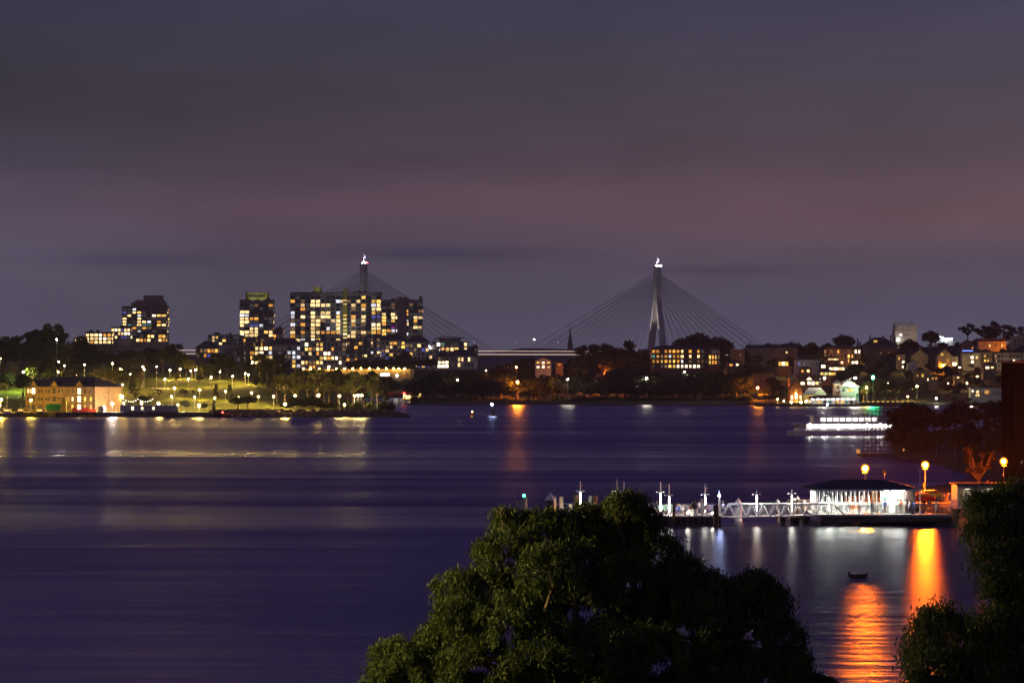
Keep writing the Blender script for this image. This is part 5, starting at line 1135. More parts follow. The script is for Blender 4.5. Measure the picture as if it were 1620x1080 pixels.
h('hillside_house', 'dark gabled cottage on the ridge right of the white industrial plant', 1520, 1543, 545, 553, 1960, 'render_brown', 'gable', 3.0, wins=[(.5, .5, .9, 1, 'n'), (.8, .2, .9, 1, 'o')])
block('apartment_block', 'wide low flats with a bright square window at the right edge', 'flats', 1577, 1625, 558, 582, 1870, 8, 3, ["..n.....", ".n..xd..", ".y.wo.d."], wallm='facade_mid', depth=11, roof='flat', seed=73, sink=8, ww=.6, wh=.6)
h('mansion', 'orange floodlit sandstone mansion at the right edge of the skyline', 1603, 1640, 533, 551, 1960, 'render_cream', 'parapet', wins=gw(6, 2, '..d', 8, 1, 1.9), depth=12)
h('hillside_house', 'roof with a glowing terrace strip at the right edge below the mansion', 1606, 1640, 556, 566, 1910, 'render_brown', 'hip', 3.8, wins=[(.3, .1, 5, 1.3, 'x'), (.7, .1, 4, 1.3, 'x')])
h('hillside_house', 'brown two-storey house with a few amber windows halfway down the slope', 1448, 1471, 588, 603, 1760, 'render_brown', 'parapet', wins=[(.15, .5, .8, 1.3, 'o'), (.5, .45, 1.2, 1.8, 'y'), (.9, .05, 1.2, 1.6, 'x')])
h('hillside_house', 'cottage with two small orange windows right of the brown two-storey house', 1472, 1484, 595, 602, 1750, 'render_brown', 'hip', 1.4, wins=[(.3, .3, 1, 1, 'o'), (.75, .3, 1.1, 1.2, 'o')])
h('hillside_house', 'nearly hidden cottage with one pale window deep in the hillside trees', 1510, 1524, 595, 600, 1762, 'render_brown', 'hip', 1.4, wins=[(.4, .3, 1.3, .9, 'w')])
h('hillside_house', 'long white verandah house standing alone low on the dark slope', 1536, 1588, 613, 627, 1668, 'render_white', 'flat', depth=8, wins=[(.05, .5, .8, 1, 'x'), (.2, .35, 1.3, 1.6, 'w'), (.32, .3, 1.0, 1.6, 'd'), (.45, .3, .9, 2, 'y'), (.52, .3, .9, 2, 'o'), (.62, .3, .9, 2, 'd'), (.75, .3, 2, 2, 'n'), (.9, .3, 2, 2, 'n'), (.2, .02, 2.2, 1.2, 'w')], balcony=True)
h('boat_shed', 'small shed with a white-lit terrace below the low flats', 1556, 1576, 576, 584, 1790, 'render_brown', 'hip', 1.2, wins=[(.3, .1, 2.2, 1.4, 'x'), (.7, .2, 1.6, 1.0, 'w')])
# waterfront under the hill
D = 1652
t = house('waterfront_pub', 'orange floodlit church-like pub with an arched gable', 1250, 1269, 615, 642, D, 'redbrick', 'gable', 4.6, 12, wins=[(.14, .42, 1.0, 1.8, 'x'), (.5, .42, 1.3, 2.6, 'x'), (.86, .42, 1.0, 1.8, 'x'), (.5, .04, 2.2, 2.2, 'o'), (.5, .86, 2.0, 1.2, 'o')], roofm='roof_tile', cat='pub')
house('market_hall', 'long pale corrugated roof sloping away beside the orange pub', 1270, 1287, 624, 641, D + 6, 'render_white', 'ridge', 3.8, 22, wins=[(.3, .1, 1.6, 2, 'x'), (.7, .1, 1.6, 2, 'x')], roofm='roof_pale', yaw=-25)
house('whitewashed_building', 'two-storey whitewashed building glaring white under the street lamp', 1330, 1358, 612, 629, 1672, 'render_white', 'hip', 3.4, 9, wins=[(.12, .62, .7, 1.4, '.'), (.2, .62, .7, 1.4, '.'), (.45, .55, 1.0, 1.8, 'y'), (.62, .55, 1.0, 1.8, 'y'), (.93, .05, 1.0, 2.2, '.')], roofm='roof_pale', cat='building')
house('verandah_building', 'cream two-storey verandah building left of the whitewashed one', 1320, 1330, 606, 629, 1676, 'render_cream', 'hip', 2.0, 9, wins=[(.5, .6, 1.2, 1.8, '.'), (.5, .1, 1.2, 2, 'd')], balcony=True, cat='building')
house('upper_storey', 'row of dark louvred windows above the whitewashed building', 1332, 1352, 606, 613, 1684, 'render_white', 'hip', 2.2, 7, wins=[(.2, .3, 1.6, 1.3, '.'), (.45, .3, 1.2, 1.3, '.'), (.8, .3, 1.8, 1.3, '.')], roofm='roof_pale', cat='building')
for px, py, D_, mm, lab, r in ((1252, 637, 1646, 'L_pub', 'hot orange ground lamp at the left foot of the pub', .5), (1267, 636, 1646, 'L_pub', 'hot orange ground lamp at the right foot of the pub', .55), (1259, 622, 1650.5, 'L_pub2', 'small lamp under the arch of the pub gable', .28), (1240, 634, 1648, 'L_pub', 'orange lamp in the shrubs left of the pub', .3), (1230, 631, 1652, 'L_pub', 'orange lamp in the garden shrubs beside the terraced lawn', .3), (1276, 634, 1649, 'L_yellow2', 'yellow lamp in the tree right of the pub', .3)):
    M.setdefault('L_pub', emat('pub flood lamp', (1, .5, .08), 420)); M.setdefault('L_pub2', emat('pub arch lamp', (1, .45, .06), 120)); M.setdefault('L_yellow2', emat('tree lamp', (1, .8, .2), 420))
    lamp('ground_lamp', lab, 'lamp', (PX(px, D_), D_, 1.6), max(.6, PZ(py, D_) - 1.6), mm, r)
t = thing('terraced_lawn', 'green terraced lawn steps beside the orange lamp post', 'lawn', (PX(1215, 1712), 1712, 0))
for k in range(5):
    q = MB(); w0 = PX(1196 + k * 1.5, 1712) - t.location.x; w1 = PX(1238 - k * 2, 1712) - t.location.x
    q.box(w0, w1, k * 3, k * 3 + 2.99, .2, 1.6 + k * 1.1); q.build('terrace', M['grass'], t)
    q = MB(); q.box(w0, w1, k * 3 - .25, k * 3 - .002, .2, 1.75 + k * 1.1); q.build('kerb', M['concrete_dark'], t)
t = thing('sea_wall', 'dark stone sea wall under the wooded point', 'sea wall', (0, 1706, 0))
q = MB(); q.box(PX(650, 1706), PX(1205, 1706), 0, 3, -2, 2.0); q.box(PX(650, 1706), PX(1205, 1706), -.15, 2.5, 2.0, 2.2); q.build('wall', M['concrete_dark'], t)
t = thing('sea_wall', 'dark stone quay below the pub and the ferry shelter', 'sea wall', (0, 1637, 0))
q = MB(); q.box(PX(1196, 1637), PX(1440, 1637), 0, 8, -2, 1.6); q.build('wall', M['concrete_dark'], t)
q = MB()
for k in range(26): x = PX(1240 + k * 7.6, 1637); q.tube((x, -.3, -2), (x, -.3, 2.6), .24, n=6)
q.build('fender_piles', M['wood'], t)
# ferry shelter across the water
D = 1630; t = thing('ferry_shelter', 'far ferry wharf shelter with a dark curved roof over bright white bays', 'ferry wharf', (PX(1321, D), D, 0))
xa = lambda px: PX(px, D) - PX(1321, D)
q = MB(); q.box(xa(1278), xa(1362), -2, 6, .6, 1.3); q.build('pontoon', M['concrete_dark'], t)
q = MB()
for k in range(9): q.tube((xa(1282 + k * 9), -1.5, 1.3), (xa(1282 + k * 9), -1.5, 4.4), .1)
q.build('post', M['white_metal'], t)
q = MB(); pts = [(xa(1279), 4.2), (xa(1281), 5.6), (xa(1300), 6.0), (xa(1330), 5.9), (xa(1334), 5.4), (xa(1318), 4.6), (xa(1312), 4.3)]; q.prism(pts, -2.4, 4); q.build('roof', M['roof_dark'], t)
q = MB(); pts = [(xa(1312) + (xa(1352) - xa(1312)) * k / 10, 3.9 + 2.2 * math.sin(math.pi * (.12 + .76 * k / 10))) for k in range(11)]; q.prism(pts + [(x, z - .3) for x, z in reversed(pts)], -2.9, -2.4); q.build('arched_roof', M['white_metal'], t)
q = MB(); q.box(xa(1284), xa(1358), 3.5, 3.8, 1.3, 4.2); q.build('back_wall', M['render_white'], t)
for k in range(9):
    q = MB(); q.box(xa(1286 + k * 8) - .8, xa(1286 + k * 8) + .8, .9, 1.2, 3.95, 4.1); q.build('ceiling_lamp', M['L_bay'] if 'L_bay' in M else M['L_ceiling'], t)
for px, ch in ((1297, 'y'), (1306, '.'), (1314, 't'), (1326, 'o'), (1334, 'y'), (1341, 't'), (1348, '.')):
    o = link_mesh('poster_panel', unit(ch), t, (xa(px), 3.4, 1.7), (1.8, 1, 1.5))
for i, (px, yt) in enumerate(((1264, 630), (1271, 634), (1323, 636), (1346, 637), (1354, 636))):
    t = thing('mooring_pile', '%s dark mooring pile before the far ferry shelter, from the pub side' % ORD[i + 1], 'pile', (PX(px, 1626), 1626, 0), 0, 'piles at the far ferry shelter'); q = MB(); q.tube((0, 0, -2), (0, 0, PZ(yt, 1626)), .35); q.build('shaft', M['wood'], t); q = MB(); q.tube((0, 0, PZ(yt, 1626)), (0, 0, PZ(yt, 1626) + .25), .42); q.build('cap', M['dark_metal'], t)
t = thing('quay_fence', 'row of small amber panels along the quay right of the far shelter', 'fence', (PX(1402, 1640), 1640, 1.6))
q = MB(); q.box(-14, 14, 0, .15, 0, .5)
for k in range(12): q.box(-14 + k * 2.5, -13.8 + k * 2.5, -.05, -.002, 0, 1.5)
q.build('rail', M['dark_metal'], t)
for k in range(10):
    q = MB(); q.box(-13.2 + k * 2.7, -12 + k * 2.7, -.1, -.06, .7, 1.3); q.build('panel', emat('amber fence panel %d' % k, (1, .5, .08), 1.0, False), t)
# ------------------------------------------------------------------ people
def person(label, loc, rz, shirt, legs, pose='stand', hat=None, hair='hair', group=None):
    """one skinned figure, 1.72 m; faces -y"""
    V = []; E = []; R = []
    def v(p, r, par=None):
        V.append(p); R.append(r)
        if par is not None: E.append((par, len(V) - 1))
        return len(V) - 1
    sit = pose == 'sit'; hz = .48 if sit else .93
    pel = v((0, 0, hz), .155); wa = v((0, 0, hz + .17), .135, pel); ch = v((0, .01, hz + .38), .16, wa); nk0 = v((0, .01, hz + .53), .075, ch); nk = v((0, 0, hz + .6), .058, nk0)
    hd = v((0, -.02, hz + .68), .085, nk); v((0, -.015, hz + .78), .088, hd); nose = v((0, -.115, hz + .69), .016, hd)
    for s in (-1, 1):
        hp = v((s * .095, 0, hz - .05), .1, pel)
        if sit: kn = v((s * .12, -.42, hz + .02), .065, hp); an = v((s * .12, -.40, .1), .042, kn); v((s * .12, -.58, .045), .04, an)
        else:
            st = .12 if pose == 'walk' else .02
            kn = v((s * .1, -st * s - .02, .5), .066, hp); an = v((s * .1, st * s * -1.6 + .02, .09), .043, kn); v((s * .11, st * s * -1.6 - .15, .045), .04, an)
        sh = v((s * .19, .01, hz + .46), .062, ch)
        if pose == 'reach' and s > 0: el = v((s * .25, -.2, hz + .25), .045, sh); wr = v((s * .2, -.42, hz + .2), .03, el)
        elif sit: el = v((s * .24, -.1, hz + .2), .045, sh); wr = v((s * .15, -.34, hz + .14), .03, el)
        else: el = v((s * .25, .03, hz + .19), .045, sh); wr = v((s * .25, -.05, hz - .04), .03, el)
        w_ = Vector(V[wr]); d = (w_ - Vector(V[el])).normalized(); pm_ = v(tuple(w_ + d * .07), .034, wr)
        sd = Vector((0, 1, 0)) if abs(d.y) < .6 else Vector((1, 0, 0))
        for k, ln in enumerate((.075, .085, .08, .06)):
            o_ = sd * (.024 * (k - 1.5)); a_ = v(tuple(w_ + d * .11 + o_), .009, pm_); v(tuple(w_ + d * (.11 + ln) + o_ * 1.1 + Vector((-s * .015, 0, 0))), .008, a_)
        v(tuple(w_ + d * .07 + sd * .055), .01, pm_)
    me = bpy.data.meshes.new('person_body'); me.from_pydata(V, E, []); o = bpy.data.objects.new('person_tmp', me); COL.objects.link(o)
    sk = o.modifiers.new('skin', 'SKIN'); sk.use_smooth_shade = True
    for i, r in enumerate(R): me.skin_vertices[0].data[i].radius = (r, r)
    me.skin_vertices[0].data[0].use_root = True
    o.modifiers.new('sub', 'SUBSURF').levels = 1
    bpy.context.view_layer.update()
    m2 = bpy.data.meshes.new_from_object(o.evaluated_get(bpy.context.evaluated_depsgraph_get())); bpy.data.objects.remove(o)
    m2.materials.clear()
    for k in (M['skin'], M[shirt], M[legs], M['black']): m2.materials.append(k)
    for p in m2.polygons:
        c = p.center; k = 0
        if c.z < .09: k = 3
        elif (c.z < hz + .06 and abs(c.x) < .2 and (c.y > -.05 or sit or c.z < hz - .12)): k = 2
        elif c.z < hz + .555 and (abs(c.x) < .21 or c.z > hz + .22): k = 1
        p.material_index = k
    t = thing('person', label, 'person', loc, rz, group); b_ = bpy.data.objects.new('body', m2); COL.objects.link(b_); b_.parent = t
    q = MB(); q.lathe([(.1, hz + .72), (.11, hz + .79), (.085, hz + .86), (.01, hz + .885)], 10, (0, .015)); q.build('hair', M[hair], t, True)
    if hat:
        q = MB(); q.lathe([(.2, hz + .79), (.2, hz + .805), (.11, hz + .81), (.1, hz + .9), (.01, hz + .91)], 12, (0, 0)); q.build('hat', M[hat], t)
    q = MB()
    for s in (-1, 1): q.ball((s * .032, -.098, hz + .71), .012, 6, 4)
    q.build('eyes', M['black'], t); return t
# ------------------------------------------------------------------ wharf in the middle distance
DW = 384.0; S = DW / F
wx = lambda px: PX(px, DW)
wz = lambda py: PZ(py, DW)
ZD = 1.32
t = thing('floating_pontoon', 'long low floating pontoon carrying the lamp poles and seats', 'pontoon', (wx(1015), DW, 0))
q = MB(); x0, x1 = wx(868) - wx(1015), wx(1138) - wx(1015); q.box(x0, x1, -3, 9, -.6, ZD - .16); q.build('hull', M['concrete_dark'], t)
q = MB(); q.box(x0 - .1, x1 + .1, -3.1, 9.1, ZD - .158, ZD); q.build('deck', M['floor'], t)
q = MB()
for k in range(30): x = x0 + .3 + k * (x1 - x0 - .6) / 29; q.box(x - .12, x + .12, -3.25, -3.102, .35, 1.1)
q.build('fender', M['black'], t)
q = MB(); q.box(x0, x1, 8.6, 8.66, ZD + 1.0, ZD + 1.06); q.box(x0, x1, 8.6, 8.66, ZD + .5, ZD + .54)
for k in range(34): x = x0 + k * (x1 - x0) / 33; q.box(x - .03, x + .03, 8.6, 8.66, ZD, ZD + 1.03)
q.build('railing', M['steel'], t)
def pile(px, ytop, label, r, cone=True, y=DW - 3.9, mm='wood', cap='white_metal', sleeve=None, zb=-2):
    X = wx(px) * y / DW; z1 = PZ(ytop, y); t = thing('mooring_pile', label, 'pile', (X, y, 0))
    q = MB(); zc = z1 - (r * 2.0 if cone else .12); q.tube((0, 0, zb), (0, 0, zc), r, n=14); q.build('shaft', M[mm], t, False)
    q = MB()
    if cone: q.lathe([(r * 1.28, zc), (r * 1.28, zc + .1), (.03, z1)], 14)
    else: q.lathe([(r * 1.08, zc), (r * 1.08, z1), (.03, z1 + .03)], 14)
    q.build('cap', M[cap], t)
    if sleeve: q = MB(); q.lathe([(r * 1.04, ZD + .3), (r * 1.04, zc - .25)], 14); q.build('sleeve', M[sleeve], t)
    if cone: q = MB(); q.lathe([(r * 1.06, zc - .22), (r * 1.06, zc - .002)], 14); q.build('collar', M['dark_metal'], t)
    return t
M['L_pgreen'] = emat('pontoon green light', (.02, 1, .3), 45)
M['L_pamber'] = emat('pontoon amber light', (1, .5, .1), 240)  # assumed lamp, added to light the conical-capped pile amber
t = pile(829, 786, 'pale round pile topped by a green light at the far end of the pontoon', .42, False, DW - 2, 'render_grey', 'dark_metal', 'render_white')
q = MB(); q.ball((0, 0, PZ(783.5, DW - 2)), .17); q.build('lamp', M['L_pgreen'], t)
pile(870.5, 778, 'amber-lit timber pile with a pale conical cap near the green light', .52, True, DW - 4, 'wood', 'white_metal', None)
pile(911, 781, 'square-topped pale pile left of the leftmost tall lamp pole', .32, False, DW + 9.8, 'render_cream', 'dark_metal')
pile(940, 783, 'broad timber pile half hidden by the big gum tree', .42, False, DW + 9.8, 'wood', 'dark_metal')
pile(1066, 794, 'thin dark timber pile in the water before the seated people', .17, False, DW - 3.6, 'wood', 'wood')
pile(1098, 790, 'stout pontoon pile with a dark conical cap beside the red prohibition sign', .48, True, DW - 2.2, 'render_white', 'concrete_dark', None)
pile(1132.5, 799, 'thick dark pile with a pale top standing clear at the gangway foot', .36, False, DW - 5.5, 'wood', 'dark_metal')
pile(1167.5, 787, 'white ribbed pile with a bright conical cap behind the gangway start', .52, True, DW + 9.9, 'white_metal', 'white_metal', None)
pile(1230, 789, 'pile with a white pointed cap behind the middle of the gangway', .22, True, DW + 9, 'wood', 'white_metal')
pile(1256, 786, 'left of two tall white-capped piles close together behind the gangway', .22, True, DW + 10, 'wood', 'white_metal')
pile(1261.5, 784, 'right and taller of two white-capped piles close together behind the gangway', .22, True, DW + 11, 'wood', 'white_metal')
pile(1272, 790, 'short white-capped pile nearest the glass waiting room', .22, True, DW + 10, 'wood', 'white_metal')
def panel(px0, px1, y0, y1, label, mm, y=DW - 1, name='display_panel', cat='panel'):
    t = thing(name, label, cat, (PX((px0 + px1) / 2, y), y, ZD)); w_ = (px1 - px0) * S
    q = MB(); q.box(-w_ / 2, w_ / 2, 0, .12, max(.05, PZ(y1, y) - ZD), PZ(y0, y) - ZD); q.build('board', M[mm], t)
    q = MB(); q.box(-w_ / 2 + .02, -w_ / 2 + .1, .121, .2, 0, PZ(y0, y) - ZD - .1); q.box(w_ / 2 - .1, w_ / 2 - .02, .121, .2, 0, PZ(y0, y) - ZD - .1); q.build('post', M['steel'], t); return t
panel(877.4, 880.4, 784.5, 807, 'narrow upright white board beside the conical-capped amber pile', 'render_white', DW - 2)
panel(885, 891, 785, 803, 'white notice panel with a dark opening below it near the green-lit pile', 'render_white', DW - 1)
panel(900, 905, 796.5, 806, 'low cream cabinet left of the leftmost tall lamp pole', 'render_cream', DW + 4)
panel(930.5, 936.5, 784, 797, 'white panel standing against the broad timber pile', 'render_white', DW + 5)
panel(1108.5, 1112, 788, 820, 'tall tilted white board beside the red prohibition sign', 'render_white', DW - 1)
t = panel(1088.5, 1093.5, 797.5, 811, 'sign board with a red no-entry circle and slash by the conical-capped pile', 'render_grey', DW - 2.6, 'prohibition_sign', 'sign')
q = MB(); n = 18; vs = []; zc = PZ(802, DW) - ZD
for k in range(n):
    a = 2 * math.pi * k / n; vs += [(.17 * math.cos(a), -.012, zc + .17 * math.sin(a)), (.125 * math.cos(a), -.012, zc + .125 * math.sin(a))]
q.add(vs, [(2 * k, 2 * ((k + 1) % n), 2 * ((k + 1) % n) + 1, 2 * k + 1) for k in range(n)]); q.add([(-.11, -.014, zc + .08), (-.08, -.014, zc + .11), (.11, -.014, zc - .08), (.08, -.014, zc - .11)], [(0, 1, 2, 3)]); q.build('symbol', M['red'], t)
q = MB(); q.box(-.07, .07, -.011, -.008, zc - .06, zc + .06); q.build('pictogram', M['black'], t)
def lamp_pole(px, ytop, yarm, label, y=DW, zf=ZD, cam_=False, tube=True):
    z1 = PZ(ytop, y) - zf; za = PZ(yarm, y) - zf; t = thing('lamp_pole', label, 'lamp', (PX(px, y), y, zf), 0, 'tall lamp poles of the wharf')
    q = MB(); q.tube((0, 0, 0), (0, 0, z1), .09, .07, n=8); q.tube((0, 0, 0), (0, 0, .12), .2, n=8); q.build('pole', M['white_metal'], t)
    q = MB(); q.box(-.55, .55, -.15, .15, za, za + .05); q.box(-.55, .55, -.15, -.13, za - .1, za - .001); q.box(-.55, .55, .13, .15, za - .1, za - .001); q.box(-.1, .1, -.1, .1, za - .15, za - .002); q.build('crossarm', M['white_metal'], t)
    for s in (-1, 1):
        q = MB(); q.box(s * .36 - .12, s * .36 + .12, -.12, .12, za - .03, za - .003); q.build('downlight', M['L_down'], t)
    if tube: q = MB(); q.tube((0, -.13, .35), (0, -.13, za - .3), .045, n=6); q.build('tube_light', M['L_tube'], t)
    if cam_: q = MB(); q.tube((0, 0, za + .75), (.22, -.05, za + .75), .03, n=5); q.box(.16, .3, -.2, .05, za + .72, za + .86); q.build('camera_head', M['steel'], t)
    return t
M['L_down'] = emat('downlight', (1, .95, .86), 520)
lamp_pole(918, 760, 776, 'leftmost tall lamp pole with a crossarm, between two square-topped piles', DW + 2, ZD, True)
lamp_pole(976, 757.5, 776, 'tall lamp pole rising through the left edge of the big gum tree top', DW - 1)
lamp_pole(987, 762, 777, 'lamp pole half hidden behind the big gum tree top', DW + 6)
lamp_pole(1045, 761.5, 777.5, 'tall lamp pole beside the standing man, right of the big gum tree top', DW + 1)
lamp_pole(1058.5, 766, 782.5, 'lamp pole behind the thin dark timber pile', DW - 1)
lamp_pole(1115.5, 765, 781, 'tall lamp pole with a camera right of the conical-capped pontoon pile', DW + 2, ZD, True)
lamp_pole(1197, 775, 781, 'slim lamp pole standing on the left half of the gangway', DW + 1.2, ZD + .2)
lamp_pole(1252.5, 774, 780, 'slim lamp pole standing on the middle of the gangway', DW + 1.2, ZD + .2)
lamp_pole(1311, 779, 783, 'slim lamp pole where the gangway meets the glass waiting room', DW + 1.2, ZD + .2)
for px, mm, lab in ((877, 'L_pamber', 'low amber deck light at the foot of the conical-capped amber pile'), (894, 'L_down2', 'low white deck light right of the white notice panel'), (925, 'L_down2', 'low white deck light right of the leftmost tall lamp pole'), (1086, 'L_down2', 'low white deck light beside the red prohibition sign'), (1125, 'L_down2', 'low white deck light left of the thick dark pile')):
    M.setdefault('L_down2', emat('deck light', (1, .93, .8), 150))  # white lights added to brighten the pontoon and its panels
    t = thing('deck_light', lab, 'light', (wx(px), DW - 2.75, ZD)); q = MB(); q.tube((0, 0, 0), (0, 0, .3), .06); q.build('post', M['steel'], t); q = MB(); q.ball((0, 0, .38), .1, 8, 5); q.build('lamp', M[mm], t)
t = thing('beacon', 'white post with a brilliant blue-white light beside the man in a hat', 'navigation light', (wx(1137), DW - 1, ZD)); q = MB(); q.tube((0, 0, 0), (0, 0, 2.05), .17, n=10); q.tube((0, 0, 2.05), (0, 0, 3.2), .04, n=6); q.build('post', M['white_metal'], t); q = MB(); q.ball((0, -.08, 2.5), .16); q.build('lamp', M['L_blue'], t)
for i, (px, w_, lab) in enumerate(((1052, 2.4, 'long pontoon bench with a pale green back beside the standing man'), (1081, 1.6, 'pontoon bench with seated people left of the prohibition sign'), (1121, 1.6, 'pontoon bench below the camera lamp pole'))):
    t = thing('pontoon_bench', lab, 'bench', (wx(px), DW + .6, ZD)); q = MB(); q.box(-w_ / 2, w_ / 2, -.25, .25, .42, .48); q.build('seat', M['wood'], t); q = MB(); q.box(-w_ / 2, w_ / 2, .3, .36, .5, 1.25); q.build('backrest', M['render_grey'] if i else M['pale_green'] if 'pale_green' in M else M['render_grey'], t)
    for s in (-1, 1): q = MB(); q.box(s * (w_ / 2 - .2) - .05, s * (w_ / 2 - .2) + .05, -.22, .36, 0, .419); q.build('leg', M['steel'], t)
P = person
P('man in a dark shirt standing at the pontoon edge beside a lamp pole', (wx(1038.5), DW - 1.2, ZD), .5, 'shirt_dark', 'khaki', 'reach')
P('person in blue sitting on the left end of the seated group', (wx(1072.5), DW + .55, ZD), .4, 'shirt_blue', 'denim', 'sit')
P('person in a white shirt sitting in the middle of the seated group', (wx(1080.5), DW + .55, ZD), -.2, 'shirt_white', 'khaki', 'sit')
P('person in a white top standing below the camera lamp pole', (wx(1106.5), DW + 1.0, ZD), .9, 'shirt_white', 'denim', 'stand')
P('person in a pink top sitting on the bench below the camera lamp pole', (wx(1120), DW + .55, ZD), -.3, 'shirt_pink', 'denim', 'sit')
P('man in a sun hat and blue trousers beside the blue-lit post', (wx(1143.5), DW - .6, ZD), -.6, 'shirt_white', 'denim', 'stand', 'khaki')
# gangway truss
gx0, gx1 = wx(1141), wx(1338); t = thing('gangway', 'white steel truss gangway from the pontoon to the wharf deck', 'gangway', (gx0, DW + .2, 0)); Lg = gx1 - gx0
zb = lambda x: PZ(818.5, DW) + x / Lg * (PZ(814, DW) - PZ(818.5, DW)); ht_ = lambda x: PZ(797.8, DW) + x / Lg * .05
for sy in (0, 2.2):
    q = MB(); a, b2 = 1.1, Lg - 1.6
    q.tube((a, sy, ht_(a)), (b2, sy, ht_(b2)), .1, n=8); q.tube((0, sy, zb(0)), (Lg, sy, zb(Lg)), .1, n=8); q.tube((0, sy, zb(0)), (a, sy, ht_(a)), .075, n=6); q.tube((Lg, sy, zb(Lg)), (b2, sy, ht_(b2)), .075, n=6)
    q.build('truss_chord', M['white_metal'], t)
    q = MB(); n = 9
    for k in range(n):
        x_0 = a + (b2 - a) * k / n; x_1 = a + (b2 - a) * (k + 1) / n; xm = (x_0 + x_1) / 2
        q.tube((x_0, sy, ht_(x_0)), (xm, sy, zb(xm)), .055, n=6); q.tube((xm, sy, zb(xm)), (x_1, sy, ht_(x_1)), .055, n=6)
    q.build('truss_diagonals', M['white_metal'], t)
    q = MB()
    for j in range(4): q.tube((.3, sy + (.12 if sy == 0 else -.12), zb(.3) + .35 + j * .3), (Lg - .4, sy + (.12 if sy == 0 else -.12), zb(Lg) + .35 + j * .27), .02, n=4)
    for k in range(16): x = .6 + k * (Lg - 1.2) / 15; q.tube((x, sy + (.12 if sy == 0 else -.12), zb(x)), (x, sy + (.12 if sy == 0 else -.12), zb(x) + 1.2), .025, n=4)
    q.build('handrail', M['steel'], t)
q = MB(); q.add([(0, .05, zb(0)), (Lg, .05, zb(Lg)), (Lg, 2.15, zb(Lg)), (0, 2.15, zb(0)), (0, .05, zb(0) + .1), (Lg, .05, zb(Lg) + .1), (Lg, 2.15, zb(Lg) + .1), (0, 2.15, zb(0) + .1)], [(0, 3, 2, 1), (4, 5, 6, 7), (0, 1, 5, 4), (1, 2, 6, 5), (2, 3, 7, 6), (3, 0, 4, 7)]); q.build('walkway', M['floor'], t)
# fixed wharf deck
ZF = PZ(813, DW); t = thing('wharf_deck', 'concrete wharf deck on short piles carrying the glass waiting room', 'wharf', (wx(1400), DW, 0)); xa = lambda px: wx(px) - wx(1400)
q = MB(); q.box(xa(1286), xa(1512), -1.2, 14, ZF - .28, ZF); q.build('slab', M['floor'], t)
q = MB(); q.box(xa(1300), xa(1516), -.9, -.3, ZF - 1.0, ZF - .282); q.box(xa(1388), xa(1512), -1.15, -.92, ZF - .85, ZF - .3); q.box(xa(1430), xa(1516), .2, 12, -1, ZF - .283)
for px in (1316, 1346, 1378, 1392): q.box(xa(px) - 1.0, xa(px) + 1.0, -.85, 10, ZF - .75, ZF - .284)
q.build('beam', M['concrete_dark'], t)
for px, y in ((1305, 2), (1346, -.5), (1378, -.4), (1391, 1.5), (1320, 6), (1350, 8), (1240, 1.2), (1255, 1.2), (1262, 1.6), (1275, 1.2)):
    q = MB(); q.tube((xa(px), y, -2), (xa(px), y, ZF - .76 if px > 1290 else .9), .33, n=10); q.build('pile', M['concrete_dark'], t)
q = MB()
for j in range(5): q.tube((xa(1337), -1.0, ZF + .25 + j * .2), (xa(1513), -1.0, ZF + .25 + j * .2), .016, n=4)
q.tube((xa(1337), -1.0, ZF + 1.15), (xa(1513), -1.0, ZF + 1.15), .03, n=5)
for k in range(19): x = xa(1338 + k * 9.7); q.box(x - .03, x + .03, -1.03, -.97, ZF, ZF + 1.15)
q.build('railing', M['steel'], t)
# glass waiting room
t = thing('waiting_room', 'brightly lit glass ferry waiting room under a broad dark hip roof', 'waiting room', (wx(1292), DW + 2.0, ZF)); D2 = DW + 2; xa = lambda px: PX(px, D2) - wx(1292); hz_ = PZ(775, D2) - ZF
xL, xG, xR = xa(1293), xa(1394), xa(1448); dp = 9.0
q = MB(); q.box(xL, xR, 0, dp, .003, .03); q.build('floor', M['floor'], t)
q = MB(); rw0, rw1 = xa(1280), xa(1456); r0 = hz_; vs = [(rw0, -1.6, r0), (rw1, -1.6, r0), (rw1, dp + 1.6, r0), (rw0, dp + 1.6, r0), (rw0, -1.6, r0 + .16), (rw1, -1.6, r0 + .16), (rw1, dp + 1.6, r0 + .16), (rw0, dp + 1.6, r0 + .16), (rw0 + 4.2, dp / 2, r0 + 1.25), (rw1 - 4.2, dp / 2, r0 + 1.25)]
q.add(vs, [(0, 3, 2, 1), (0, 1, 5, 4), (1, 2, 6, 5), (2, 3, 7, 6), (3, 0, 4, 7), (4, 5, 9, 8), (5, 6, 9), (6, 7, 8, 9), (7, 4, 8)]); ro = q.build('roof', M['roof_dark'], t)
q = MB(); q.box(rw0 - .03, rw1 + .03, -1.66, -1.602, r0 - .02, r0 + .18); q.build('gutter', M['white_metal'], ro)
q = MB()
for k in range(15):
    x = xL + (xG - xL) * k / 14; q.box(x - .035, x + .035, -.05, .05, .03, hz_)
for k in range(9): y = dp * k / 8; q.box(xL - .05, xL + .05, y - .035, y + .035, .03, hz_)
q.box(xL, xG, -.04, .04, hz_ - .12, hz_); q.box(xL, xG, -.04, .04, 1.02, 1.08); q.build('mullion', M['white_metal'], t)
for k in range(14):
    a = xL + (xG - xL) * k / 14 + .04; b2 = xL + (xG - xL) * (k + 1) / 14 - .04; q = MB(); q.box(a, b2, -.006, .006, .03, hz_ - .121); q.build('glass_pane', M['glass'], t)
q = MB(); q.box(xL + .06, xR, dp - .2, dp, .03, 1.1); q.build('back_wall', M['render_white'], t)
q = MB()
for k in range(15): x = xL + (xG - xL) * k / 14; q.box(x - .035, x + .035, dp - .12, dp - .04, 1.1, hz_)
